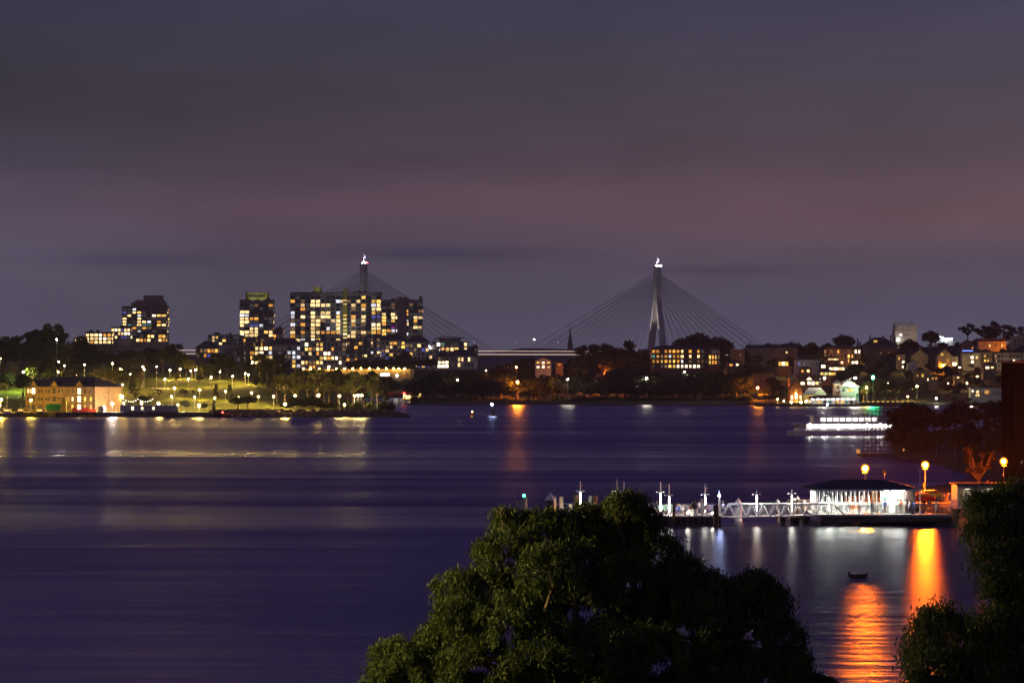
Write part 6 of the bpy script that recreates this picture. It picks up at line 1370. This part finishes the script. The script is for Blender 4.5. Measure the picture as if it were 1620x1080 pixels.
for j in range(3):
    for k in range(9): x = xL + .8 + k * (xG - xL - 1.2) / 8 + j * .2; q.tube((x, 2 + j * 2, .03), (x, 2 + j * 2, 2.1 if (k + j) % 3 else 1.3), .03, n=5)
    q.box(xL + .8, xG - .6, 1.97 + j * 2, 2.03 + j * 2, 1.0, 1.05)
q.build('queue_rail', M['white_metal'], t)
q = MB(); q.box(xG + .05, xa(1433), 1.2, 1.5, .03, hz_ - .01); q.box(xa(1433.5), xR, .2, dp, .03, hz_ - .01); q.build('ticket_wall', M['render_white'], t)
q = MB(); q.box(xa(1433.5), xa(1445), .1, .195, .03, hz_ - .05); q.build('dark_panel', M['brownbrick'], t)
q = MB()
for px in (1386, 1391): q.box(xa(px) - .12, xa(px) + .12, 3, 3.3, .03, hz_ - .01)
q.build('timber_column', M['wood'], t)
for k in range(6):
    x = xL + .9 + k * (xG - xL - 1) / 5.2; q = MB(); q.box(x - .07, x + .07, 1, dp - 1.5, hz_ - .09, hz_ - .02); q.build('ceiling_lamp', M['L_ceiling'], t)
for px in (1402, 1414, 1426): q = MB(); q.box(xa(px) - .3, xa(px) + .3, -.6, -.3, hz_ - .09, hz_ - .02); q.build('ceiling_lamp', M['L_ceiling'], t)
q = MB(); q.ball((xa(1420.5), -1.2, hz_ - .12), .15); q.build('soffit_lamp', M['L_soffit'] if 'L_soffit' in M else M['L_blue'], t)
q = MB(); q.box(xa(1399.5), xa(1405), 1.1, 1.19, hz_ - 1.15, hz_ - .95); q.build('exit_sign', emat('green exit sign', (.1, 1, .5), 2.5, False), t)
q = MB(); q.box(xa(1397), xa(1404), 1.1, 1.19, .5, 1.75); q.build('timetable_panel', emat('lit timetable', (.9, 1, .95), 1.2, False), t); q = MB(); q.box(xa(1408), xa(1417), 1.0, 1.19, .1, 1.8); q.build('vending_machine', emat('vending machine front', (1, 1, 1), 1.8, False), t)
for k in range(4):
    x = xL + 1 + k * 1.9; q = MB(); q.box(x, x + 1.4, 4, 4.5, .43, .5); q.box(x, x + 1.4, 4.5, 4.56, .5, 1.0); q.box(x + .1, x + .16, 4.05, 4.5, .03, .43); q.box(x + 1.24, x + 1.3, 4.05, 4.5, .03, .43); q.build('bench', M['orange'] if k == 2 else M['steel'], t)
for i, (px, sh, lg, lab, y, ps) in enumerate(((1361, 'shirt_white', 'denim', 'person in white behind the glass near the middle of the waiting room', 3.2, 'stand'), (1322, 'shirt_white', 'khaki', 'person in white behind the left part of the glass', 3.6, 'stand'), (1343, 'shirt_pink', 'denim', 'person in pink behind the middle of the glass', 2.8, 'walk'),
        (1379, 'shirt_blue', 'denim', 'person in blue standing outside by the timber columns', -.6, 'walk'), (1400, 'shirt_blue', 'khaki', 'person in blue standing before the lit timetable', .2, 'stand'), (1420, 'shirt_white', 'shirt_white', 'person all in white at the front of the queue by the ticket wall', 0, 'walk'), (1424.5, 'orange', 'khaki', 'person in an orange shirt in the queue by the ticket wall', .2, 'stand'), (1433, 'shirt_white', 'khaki', 'person in a white shirt and khaki trousers in the queue', .0, 'stand'), (1438.5, 'shirt_white', 'denim', 'person in a white shirt and jeans before the dark panel', -.2, 'walk'), (1446, 'shirt_blue', 'denim', 'person in blue leaning at the right end of the waiting room', -.3, 'stand'))):
    P(lab, (PX(px, D2 + y), D2 + y, ZF + .03 if y > -.1 else ZF), .6 * i, sh, lg, ps)
t = thing('lifebuoy_box', 'small blue box at the foot of the white pole right of the waiting room', 'box', (wx(1460), DW + .3, ZF)); q = MB(); q.box(-.2, .2, -.15, .15, .05, .5); q.build('body', M['blue'], t); q = MB(); q.box(-.22, .22, -.17, .17, .5, .56); q.build('lid', M['blue'], t)
t = thing('flag_pole', 'thin white pole between the waiting room and the middle sodium lamp', 'pole', (wx(1456), DW + .5, ZF)); q = MB(); q.tube((0, 0, 0), (0, 0, PZ(741, DW) - ZF), .07, .045); q.build('pole', M['white_metal'], t); q = MB(); q.tube((0, 0, 0), (0, 0, .15), .2); q.build('base', M['white_metal'], t)
t = thing('bollard', 'short white post with a cap lamp behind the wharf railing', 'post', (wx(1485), DW + 2.5, ZF)); q = MB(); q.tube((0, 0, 0), (0, 0, 1.35), .12); q.build('post', M['white_metal'], t); q = MB(); q.box(-.2, .2, -.2, .2, 1.35, 1.55); q.build('cap', M['white_metal'], t)
t = thing('round_sign', 'round yellow disc sign on a thin post above the waiting room roof', 'sign', (PX(1399, 404), 404, 2)); q = MB(); q.tube((0, 0, -.5), (0, 0, PZ(746, 404) - 2), .04); q.build('post', M['steel'], t); q = MB(); q.tube((0, -.03, PZ(746, 404) - 2), (0, -.1, PZ(746, 404) - 2), .26, n=16); q.build('disc', M['yellow'], t)
t = thing('low_wall', 'orange-lit low wall left of the glass waiting room', 'wall', (wx(1278), DW + 13, 0)); q = MB(); q.box(-1.4, 1.6, 0, .4, -1.5, PZ(791, DW + 13)); q.build('wall', M['render_brown'], t); q = MB(); q.box(-1.5, 1.7, -.1, .5, PZ(791, DW + 13), PZ(791, DW + 13) + .1); q.build('coping', M['concrete'], t)
# street lamps behind the wharf
M['L_sodium2'] = emat('brighter sodium lamp', (1, .18, .005), 21000)
def sodium(px, py, D, label, arm, mm='L_sodium'):
    t = thing('street_lamp', label, 'street lamp', (PX(px, D), D, 2.0), 0, 'sodium street lamps behind the wharf'); h_ = PZ(py, D) - 2
    q = MB(); q.tube((0, 0, -.6), (0, 0, h_ - .6), .09, .06); q.tube((0, 0, -.6), (0, 0, .5), .15); q.build('post', M['steel'], t)
    q = MB(); q.ball((0, 0, h_), .26, 12, 8); q.build('globe', M[mm], t, True)
    q = MB(); q.ball((0, 0, h_), .56, 16, 10); q.build('amber_shade', M['amber_glass'], t, True)  # added glowing sphere stands for the halo round the sodium bulb
    q = MB(); q.lathe([(.14, h_ - .76), (.46, h_ - .6), (.42, h_ - .57)], 10); q.build('cup', M['dark_metal'], t)
    if arm: q = MB(); q.box(-.3, 0, -.1, .1, h_ - 3.2, h_ - 2.5); q.build('sign_plate', M['yellow'], t)
sodium(1368.5, 740.5, 410, 'sodium street lamp blazing over the waiting room roof', False, 'L_sodium2')
sodium(1463.5, 735, 415, 'sodium street lamp blazing between the waiting room and the kiosk', True)
sodium(1587.5, 729.5, 421, 'sodium street lamp blazing beside the tall brown wall at the right edge', False)
# road, kerb, cars, blocks
q = MB(); q.box(wx(1440) + .2, 90, 397, 412, 1.99, 2.06); tag(q.build('foreshore_road', M['asphalt']), kind='structure')
q = MB(); q.box(wx(1440) + 2, 90, 396.4, 396.95, 1.99, 2.18); tag(q.build('road_kerb', M['concrete']), kind='structure')
q = MB(); q.box(wx(1512) - .6, 90, 385, 396.3, 1.7, 2.08); tag(q.build('forecourt_pavement', M['concrete']), kind='structure')
def car(px, D, rz, label, paint, zf=2.06):
    t = thing('parked_car', label, 'car', (PX(px, D), D, zf), rz)
    q = MB(); prof = [(-2.1, .35), (2.1, .35), (2.15, .7), (1.9, .86), (1.0, .95), (.45, 1.42), (-1.1, 1.45), (-1.75, .98), (-2.12, .9)]; q.prism(prof, -.85, .85); q.build('body', M[paint], t)
    q = MB()
    for s in (-1, 1): y = s * .856; q.add([(.85, y, .98), (.4, y, 1.36), (-1.05, y, 1.39), (-1.55, y, 1.0)], [(0, 1, 2, 3)])
    q.add([(1.0, -.72, .965), (1.0, .72, .965), (.48, .66, 1.405), (.48, -.66, 1.405)], [(0, 1, 2, 3)]); q.build('windows', M['glass_dark'], t)
    for sx in (-1.3, 1.3):
        for s in (-1, 1):
            q = MB(); q.tube((sx, s * .68, .32), (sx, s * .9, .32), .32, n=14); wl = q.build('wheel', M['black'], t); q = MB(); q.tube((sx, s * .9, .32), (sx, s * .92, .32), .18, n=10); q.build('rim', M['steel'], wl)
    for s in (-1, 1):
        q = MB(); q.box(2.14, 2.2, s * .6 - .16, s * .6 + .16, .6, .74); q.build('headlight', M['L_head'], t); q = MB(); q.box(-2.18, -2.11, s * .62 - .14, s * .62 + .14, .72, .86); q.build('taillight', M['L_tail'], t)
car(1452, 399, RD(200), 'red car with its headlights on behind the right end of the waiting room', 'red')
car(1467, 408, RD(188), 'pale yellow car farther back, left of the two concrete blocks', 'yellow')
for px, lab in ((1488.5, 'pale concrete block nearer the cars on the orange-lit road'), (1504.5, 'pale concrete block nearer the kiosk on the orange-lit road')):
    t = thing('concrete_block', lab, 'barrier', (PX(px, 409), 409, 2.06)); q = MB(); q.box(-.46, .46, -.35, .35, .12, 1.0); q.build('block', M['render_white'], t); q = MB(); q.box(-.35, -.1, -.3, .3, 0, .12); q.box(.1, .35, -.3, .3, 0, .12); q.build('foot', M['concrete'], t)
# kiosk and steps
t = thing('kiosk', 'white-framed kiosk with a flat dark roof beside the wharf steps', 'kiosk', (PX(1514, 388), 388, 1.9)); w_ = 7.0; hk = PZ(767, 388) - 1.9
q = MB(); q.box(0, .16, 0, 5, -1.4, hk); q.box(.161, w_, 0, .14, hk - .5, hk); q.box(.161, w_, 4.8, 5, 0, hk); q.box(w_, w_ + .2, 0, 5, -1.4, hk); q.box(2.5, 2.66, .01, .13, 0, hk - .51); q.build('frame', M['white_metal'], t)
q = MB(); q.box(-.25, w_ + .4, -.6, 5.3, hk + .003, hk + .22); q.build('roof', M['roof_dark'], t); q = MB(); q.box(.3, w_ - .1, 2.5, 2.7, 0, hk - .6); q.build('counter_wall', M['render_cream'], t)
q = MB(); q.box(1.1, 2.1, 2.42, 2.49, 1.2, 2.3); q.box(3.1, 4.4, 2.42, 2.49, 1.2, 2.4); q.build('poster', M['render_white'], t); q = MB(); q.box(.2, w_, .0, .12, -1.5, -.02); q.build('plinth', M['concrete_dark'], t)
for k in range(2): q = MB(); q.box(1.2 + k * 3, 1.8 + k * 3, 1.2, 1.6, hk - .56, hk - .505); q.build('ceiling_lamp', M['L_kiosk'] if 'L_kiosk' in M else M['L_down'], t)
t = thing('steps', 'flight of steps with yellow-edged handrails going down beside the kiosk', 'steps', (PX(1506, 383), 382.6, 0))
q = MB()
for k in range(8): q.box(k * .18, k * .18 + .9, 0, 2.2, -1, ZF - .12 - k * .14 if k else ZF - .01)
q.build('tread', M['concrete'], t); q = MB()
for y in (-.05, 2.2): q.tube((0, y, ZF + .9), (2.0, y, ZF - .6), .04, n=5); q.tube((0, y, ZF), (0, y, ZF + .9), .04, n=5); q.tube((2, y, -1), (2, y, ZF - .6), .04, n=5); q.tube((0, y, ZF + .45), (2.0, y, ZF - 1.05), .03, n=5)
q.build('handrail', M['yellow'], t)
t = thing('white_fence', 'short white slatted fence between the railing and the kiosk', 'fence', (PX(1503, 388), 387.5, ZF)); q = MB()
for k in range(9): q.box(0, .95, 0, .04, .1 + k * .19, .22 + k * .19)
q.build('slats', M['white_metal'], t); q = MB(); q.box(-.05, 0, 0, .06, 0, 1.8); q.box(.95, 1.0, 0, .06, 0, 1.8); q.build('post', M['white_metal'], t)
t = thing('barrier_cone', 'small orange marker box on the kiosk roof below the bare-twigged tree', 'marker', (PX(1564, 391), 391, PZ(766, 391) - .02)); q = MB(); q.box(-.16, .16, -.16, .16, .02, .6); q.build('body', M['orange'], t); q = MB(); q.box(-.25, .25, -.25, .25, -.15, .02); q.build('base', M['black'], t)
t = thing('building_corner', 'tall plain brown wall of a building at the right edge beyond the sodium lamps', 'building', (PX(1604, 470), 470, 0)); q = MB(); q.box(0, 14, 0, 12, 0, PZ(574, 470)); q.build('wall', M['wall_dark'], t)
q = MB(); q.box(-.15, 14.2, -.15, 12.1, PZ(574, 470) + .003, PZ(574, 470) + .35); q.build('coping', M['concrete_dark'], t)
for k in range(2): o = link_mesh('window', unit('d'), t, (1.2 + k * .55, -.03, 5.2), (.25, 1, .5))
t = thing('seawall', 'pale concrete post of the sea wall seen left of the dark right-hand tree', 'post', (PX(1545.5, 290), 290, 0)); q = MB(); q.box(-.12, .12, -.12, .12, -1, 3.2); q.build('post', M['concrete'], t); q = MB(); q.box(-.16, .16, -.16, .16, 3.2, 3.35); q.build('cap', M['concrete'], t)
# scaffold tower on its dolphin
D = 692; t = thing('scaffold_tower', 'rusty scaffold lattice tower on a low platform in the water', 'scaffold', (PX(1395, D), D, 0)); s = D / F
w_ = 58 * s / 2; top = PZ(638, D); zb_ = PZ(717, D)
q = MB(); q.box(-w_ - 1, w_ + 4.4, -2.5, 3.5, zb_ - .6, zb_ + .0); q.build('platform', M['concrete_dark'], t)
q = MB()
for x in (-w_, -w_ / 3, w_ / 3, w_, w_ + 3.6):
    for y in (-1.5, 2.5): q.tube((x, y, -3), (x, y, zb_ - .6), .3)
q.build('pile', M['wood'], t)
q = MB(); xs = [-w_ + k * 2 * w_ / 9 for k in range(10)]
for y in (-1.6, 0, 1.6):
    for i, x in enumerate(xs): q.tube((x, y, zb_), (x, y, top - (0 if 2 < i < 8 else 2.2)), .05, n=4)
for k in range(13):
    z = zb_ + .6 + k * (top - zb_ - .8) / 12; a = w_ if k < 9 else w_ * .55
    for y in (-1.6, 1.6): q.tube((-a, y, z), (a, y, z), .045, n=4)
    for x in (-a, a): q.tube((x, -1.6, z), (x, 1.6, z), .045, n=4)
for k in range(6): z = zb_ + .6 + k * 1.7; q.tube((-w_, -1.6, z), (-w_ / 3, -1.6, z + 1.7), .04, n=4); q.tube((w_, -1.6, z), (w_ / 3, -1.6, z + 1.7), .04, n=4); q.tube((-w_ / 4, -1.6, z), (w_ / 4, -1.6, z + 1.7), .04, n=4)
q.build('lattice', M['rust'], t)
for px, hh_, lab in ((1357.5, .95, 'small square lit sign at the left end of the scaffold platform'), (1430.5, 1.5, 'tall narrow lit sign at the right end of the scaffold platform')):
    y = D - 2; tt = thing('lit_sign', lab, 'sign', (PX(px, y), y, zb_)); q = MB(); w2 = .45 if hh_ < 1 else .3; q.box(-w2, w2, -.1, .1, .1, .1 + hh_); q.build('panel', emat('amber sign panel %d' % px, (1, .45, .12), .55, False), tt); q = MB(); q.box(-w2 - .08, w2 + .08, -.05, .15, 0, .099); q.box(-.08, .08, .11, .25, -.4, .1 + hh_); q.build('bracket', M['dark_metal'], tt)
# ------------------------------------------------------------------ the ferry
D = 905; t = thing('ferry', 'white two-deck ferry with brightly lit saloon windows crossing behind the scaffold', 'ferry', (PX(1342, D), D, 0), RD(9)); Lf = 37.0; h_ = Lf / 2
for sy in (-3.4, 3.4):
    q = MB(); vs = []; fs = []; secs = ((-h_, .1, 1.2), (-h_ * .7, 1.1, 1.0), (h_ * .6, 1.2, .9), (h_, 1.1, .9))
    for x, wy, z in secs: vs += [(x, sy - wy, z + .5), (x, sy + wy, z + .5), (x + .6 if x < -h_ + 1 else x, sy + wy * .5, -.8), (x + .6 if x < -h_ + 1 else x, sy - wy * .5, -.8)]
    fs = [(0, 1, 2, 3), (15, 14, 13, 12)]
    for k in range(3):
        for i in range(4): fs.append((k * 4 + i, k * 4 + (i + 1) % 4, k * 4 + 4 + (i + 1) % 4, k * 4 + 4 + i))
    q.add(vs, fs); q.build('hull', M['white_metal'], t)
q = MB(); q.slab([(-h_ + 1, -2.5), (-h_ + 3, -4.6), (h_, -4.6), (h_, 4.6), (-h_ + 3, 4.6), (-h_ + 1, 2.5)], 1.35, 1.75); q.build('main_deck', M['white_metal'], t)
q = MB(); q.slab([(-h_ + 2.2, -2.6), (-h_ + 4, -4.3), (h_ - 2, -4.3), (h_ - 2, 4.3), (-h_ + 4, 4.3), (-h_ + 2.2, 2.6)], 1.75, 2.3); q.build('saloon', M['white_metal'], t)
q = MB(); q.slab([(-h_ + 2.5, -2.6), (-h_ + 4.2, -4.25), (h_ - 2.2, -4.25), (h_ - 2.2, 4.25), (-h_ + 4.2, 4.25), (-h_ + 2.5, 2.6)], 2.302, 3.6); sal = q.build('saloon_interior', M['render_white'], t)
for k in range(18):
    x = -h_ + 5 + k * (Lf - 7.6) / 17.6
    for sy in (-1, 1): q = MB(); q.box(x, x + 1.35, sy * 4.25 - .06, sy * 4.25 + .06, 2.4, 3.5); q.build('window', M['F_win'] if 'F_win' in M else M['L_fw'], t)
q = MB(); q.slab([(-h_ + 1.4, -2.8), (-h_ + 3.6, -4.7), (h_ - 1, -4.7), (h_ - 1, 4.7), (-h_ + 3.6, 4.7), (-h_ + 1.4, 2.8)], 3.602, 3.85); q.build('upper_deck', M['white_metal'], t)
q = MB(); q.slab([(-h_ + 7, -2.2), (-h_ + 8.5, -3.2), (h_ - 10, -3.2), (h_ - 10, 3.2), (-h_ + 8.5, 3.2), (-h_ + 7, 2.2)], 3.852, 6.0); q.build('upper_cabin', M['white_metal'], t)
for k in range(9):
    x = -h_ + 9 + k * 2.0
    for sy in (-1, 1): q = MB(); q.box(x, x + 1.5, sy * 3.2 - .05, sy * 3.2 + .05, 4.5, 5.5); q.build('window', M['L_fw2'], t)
q = MB(); q.slab([(-h_ + 6.4, -3.5), (h_ - 9, -3.5), (h_ - 9, 3.5), (-h_ + 6.4, 3.5)], 6.002, 6.2); q.build('roof', M['white_metal'], t)
q = MB(); q.tube((-h_ + 12, 0, 6.2), (-h_ + 12, 0, 9.4), .12); q.box(-h_ + 11, -h_ + 13, -.06, .06, 8.2, 8.35); q.build('mast', M['white_metal'], t); q = MB(); q.ball((-h_ + 12, 0, 9.5), .2); q.build('mast_light', M['L_blue'], t)
q = MB()
for sy in (-4.6, 4.6):
    q.tube((h_ - 9.8, sy, 4.9), (h_ - 1, sy, 4.9), .05, n=5)
    for k in range(10): q.tube((h_ - 9.8 + k * .97, sy, 3.85), (h_ - 9.8 + k * .97, sy, 4.9), .04, n=4)
q.build('railing', M['white_metal'], t)
for k in range(7):
    for sy in (-4.66,): q = MB(); q.box(-h_ + 5 + k * 4.4, -h_ + 5.6 + k * 4.4, sy - .04, sy + .01, 3.45, 3.6); q.build('deck_lamp', M['L_down'], t)
# ------------------------------------------------------------------ small craft and buoys
D = 287; t = thing('dinghy', 'small dark dinghy floating alone between the two orange reflections', 'boat', (PX(1357.5, D), D, 0)); q = MB(); vs = []; fs = []
for x, wy, z in ((-.85, .34, .3), (-.4, .42, .28), (.3, .4, .3), (.9, .04, .42)): vs += [(x, -wy, z), (x, wy, z), (x * .9, wy * .6, -.12), (x * .9, -wy * .6, -.12)]
for k in range(3):
    for i in (1, 2, 3): fs.append((k * 4 + i, k * 4 + (i + 1) % 4, k * 4 + 4 + (i + 1) % 4, k * 4 + 4 + i))
fs += [(0, 1, 2, 3), (15, 14, 13, 12)]; q.add(vs, fs); q.build('hull', M['wood'], t)
q = MB(); q.box(-.5, -.3, -.36, .36, .2, .24); q.box(.2, .36, -.34, .34, .2, .24); q.build('thwart', M['wood'], t); q = MB(); q.box(-.95, -.82, -.1, .1, .1, .55); q.build('outboard_motor', M['black'], t)
D = 1285; t = thing('buoy', 'orange can buoy with a small amber light on the open water', 'buoy', (PX(747, D), D, 0)); q = MB(); q.lathe([(.7, -.6), (.75, .3), (.5, .5), (.42, 1.5), (.3, 1.7)], 12); q.build('float', M['orange'], t); q = MB(); q.ball((0, 0, 1.95), .26); q.build('lamp', M['L_buoy'] if 'L_buoy' in M else M['L_small'], t)
D = 1290; t = thing('beacon', 'white-lit channel beacon on a dark pile with a lattice cage in open water', 'beacon', (PX(778.5, D), D, 0)); q = MB(); q.tube((.5, 0, -3), (.5, 0, 3), .3)
for s in ((0, -.5), (1.3, -.5), (0, .5), (1.3, .5)): q.tube((s[0], s[1], 0), (s[0], s[1], 3.2), .1, n=5)
q.box(-.1, 1.4, -.6, .6, 3, 3.15); q.box(-.1, 1.4, -.6, .6, 1.5, 1.6); q.build('pile', M['wood'], t)
q = MB(); q.box(-.6, .5, -.4, .4, 3.15, 4.3); q.build('cabinet', M['render_white'], t); q = MB(); q.ball((0, 0, 5.0), .42); q.build('lamp', M['L_blue'], t); q = MB(); q.tube((0, 0, 4.3), (0, 0, 4.7), .1); q.build('lamp_neck', M['dark_metal'], t)
# ------------------------------------------------------------------ the big gum trees close by
def big_tree(name, label, D, foot, blobs, nleaf, seed, leaf, size, forks):
    rs = np.random.default_rng(seed); root = thing(name, label, 'tree', foot); f0 = Vector(foot)
    lobes = []
    for px, py, r, dz in blobs:
        Y = D + dz; R_ = r / F * Y * .93
        lobes.append((PX(px, Y) - f0.x, Y - f0.y, PZ(py, Y) - f0.z, R_, R_ * 1.0, R_ * .92))
    lb = np.array(lobes); wgt = lb[:, 3] ** 2; wgt /= wgt.sum(); n = nleaf
    k = rs.choice(len(lb), n, p=wgt)
    nt_ = 46; tips = rs.normal(size=(len(lb), nt_, 3)); tips /= np.linalg.norm(tips, axis=2)[:, :, None]; tips[:, :, 2] = np.where(tips[:, :, 2] < -.35, -tips[:, :, 2], tips[:, :, 2])
    ti = rs.integers(0, nt_, n); trad = rs.uniform(.62, 1.0, (len(lb), nt_)) ** .5
    tp = tips[k, ti] * trad[k, ti][:, None]
    c = lb[k, :3] + tp * lb[k, 3:6]
    # a hanging spray of leaves round every twig tip
    sp_ = rs.normal(size=(n, 3)) * np.array([.052, .052, .042]); sp_[:, 2] -= np.abs(rs.normal(size=n)) * .085
    c = c + sp_
    a = rs.normal(size=(n, 3)) * .55; a[:, 2] -= 1.0; a += (c - lb[k, :3]) * .5; a /= np.linalg.norm(a, axis=1)[:, None]
    b_ = np.cross(a, rs.normal(size=(n, 3))); b_ /= np.linalg.norm(b_, axis=1)[:, None] + 1e-9
    s = size * rs.uniform(.6, 1.3, n)[:, None]; wd = s * .24
    v = np.stack([c - a * s * .5, c + b_ * wd * .5 - a * s * .08, c + a * s * .5, c - b_ * wd * .5 - a * s * .08], 1).reshape(-1, 3)
    o = bpy.data.objects.new('crown', quadmesh(name + '_crown', v, M[leaf])); COL.objects.link(o); o.parent = root
    t = MB(); base = Vector((0, 0, 0)); fk = [Vector((PX(px, D + dz) - f0.x, D + dz - f0.y, PZ(py, D + dz) - f0.z)) for px, py, dz in forks]
    t.path([(0, 0, -.6), tuple(fk[0] * .5 + Vector((.15, 0, 0))), tuple(fk[0])], [.26, .2, .14], 10)
    for q in fk[1:]: t.path([tuple(fk[0]), tuple(fk[0].lerp(q, .5) + Vector((rs.normal() * .1, rs.normal() * .1, .1))), tuple(q)], [.085, .06, .04], 8)
    for i, l in enumerate(lobes):
        e = Vector(l[:3]); st = min(fk, key=lambda q: (q - e).length + (0 if q.z < e.z else 1.5)); m1 = st.lerp(e, .35) + Vector((rs.normal() * .1, rs.normal() * .1, -.05)); m2 = st.lerp(e, .7) + Vector((rs.normal() * .08, rs.normal() * .08, .05))
        t.path([tuple(st), tuple(m1), tuple(m2), tuple(e)], [.04, .03, .022, .014], 6)
        for _ in range(9):
            d = Vector(tips[i, rs.integers(0, nt_)]) * l[3] * .9; t.path([tuple(e), tuple(e + d * .55 + Vector((0, 0, .05))), tuple(e + d)], [.018, .011, .005], 4)
    t.build('trunk', M['bark'], root, True); return root
B = [(640, 1052, 62, .4), (610, 1075, 40, .2), (672, 1030, 38, .8), (725, 932, 42, .2), (722, 975, 40, -.2), (755, 985, 50, .3), (700, 1010, 40, .6), (800, 880, 52, .0), (775, 925, 40, .3), (842, 838, 38, .5), (808, 828, 30, .7), (795, 815, 16, .4),
     (880, 842, 46, .6), (925, 836, 48, .9), (868, 905, 60, -.5), (990, 800, 30, .5), (978, 792, 20, .3), (1005, 796, 22, .6), (960, 830, 42, .9), (1015, 835, 42, .9), (1030, 870, 48, .8), (1075, 905, 40, .9), (930, 905, 60, .2), (985, 925, 66, .4), (1050, 960, 66, .5), (1120, 930, 34, 1.0),
     (810, 985, 62, -.6), (770, 1050, 58, -.3), (870, 1030, 70, -.8), (950, 1040, 76, -.5), (1030, 1050, 72, -.2), (1110, 1000, 66, .5), (1140, 1060, 70, .6), (1175, 935, 36, 1.1), (1195, 925, 30, 1.3), (1222, 950, 36, 1.2), (1180, 990, 58, 1.0), (1235, 1005, 42, 1.0), (1245, 1055, 44, .9), (1195, 1075, 60, .9), (700, 1075, 55, .1), (1258, 1090, 36, 1),
     (990, 850, 50, 1.0), (940, 870, 60, .9), (860, 1110, 90, 0), (980, 1120, 100, 0), (1100, 1120, 95, .3), (740, 1120, 70, .2), (1200, 1140, 80, .6), (900, 960, 60, 1.0), (1000, 990, 70, 1.4), (850, 950, 50, .8), (1090, 960, 50, 1.3)]
big_tree('gum_tree', 'big dark gum tree with drooping leaf clumps rising before the pontoon', 40.0, (PX(960, 40.6), 40.6, zNear(1.3, 40.6)), B, 250000, 5, 'leaf_gum', .078,
         [(940, 1180, .5), (860, 985, .0), (905, 920, .3), (1010, 900, .7), (960, 960, .4), (760, 1040, .2), (1070, 985, .7), (1150, 1010, .9), (985, 880, .9), (820, 930, .3)])
B2 = [(1492, 985, 42, .4), (1462, 1010, 34, .2), (1520, 1000, 36, .6), (1445, 1035, 24, .3), (1480, 1050, 46, .0), (1530, 1060, 46, .2), (1560, 805, 34, .6), (1590, 790, 32, .8), (1545, 790, 18, .5), (1612, 775, 26, .6), (1555, 840, 30, .3), (1600, 845, 44, .5), (1575, 885, 40, .2), (1620, 900, 50, .4), (1580, 930, 36, .1), (1612, 960, 44, .3), (1572, 985, 40, .0), (1615, 1020, 50, .2), (1580, 1060, 54, .1), (1640, 830, 50, .8), (1650, 950, 60, .8), (1650, 1060, 60, .6), (1500, 1095, 50, .2), (1450, 1072, 22, .2), (1545, 1110, 60, .2), (1562, 1022, 34, .4)]
big_tree('gum_tree', 'dark gum tree at the right edge with orange light sparkling through its leaves', 32.0, (PX(1600, 32.6), 32.6, zNear(5.4, 32.6)), B2, 50000, 9, 'leaf_gum', .066, [(1600, 1200, .4), (1590, 1000, .3), (1600, 880, .4), (1510, 1060, .3), (1575, 940, .2)])
big_tree('gum_tree', 'small shrub crown at the right foot of the big gum tree', 41.5, (PX(1300, 41.5), 41.5, zNear(4.3, 41.5)), [(1290, 1085, 24, 0), (1310, 1092, 20, .1), (1275, 1100, 26, 0)], 9000, 12, 'leaf_gum', .075, [(1292, 1150, 0), (1292, 1110, 0)])
# assumed street lamp out of view on the slope, added to light the near trees
t = thing('street_lamp', 'street lamp on the slope left of the big gum tree', 'street lamp', (-8.0, 38.6, zNear(-8.0, 38.6)))
zl = 19.4 - zNear(-8.0, 38.6); q = MB(); q.tube((0, 0, -.5), (0, 0, zl - .2), .09, .06); q.build('post', M['steel'], t); q = MB(); q.ball((0, 0, zl), .22, 10, 6); q.build('globe', emat('slope street lamp', (1, .76, .22), 2600), t)
q = MB(); q.lathe([(.26, zl + .14), (.1, zl + .26), (.02, zl + .28)], 10); q.build('cap', M['dark_metal'], t)

# ------------------------------------------------------------------ the air over the harbour
q = MB(); q.box(-5100, 5100, -300, 9100, -1.6, 190)
hz = q.build('haze', None); hz.data.materials.clear()
m = bpy.data.materials.new('harbour haze'); m.use_nodes = True; nt = m.node_tree; nt.nodes.clear()
o_ = nt.nodes.new('ShaderNodeOutputMaterial'); v_ = nt.nodes.new('ShaderNodeVolumePrincipled'); v_.inputs['Color'].default_value = (.9, .9, .92, 1); v_.inputs['Density'].default_value = .00006
nt.links.new(v_.outputs[0], o_.inputs['Volume']); hz.data.materials.append(m); tag(hz, kind='stuff')
for o in COL.objects:
    if o.get('label') and len(o['label'].split()) > 16: print('LONG', o['label'])
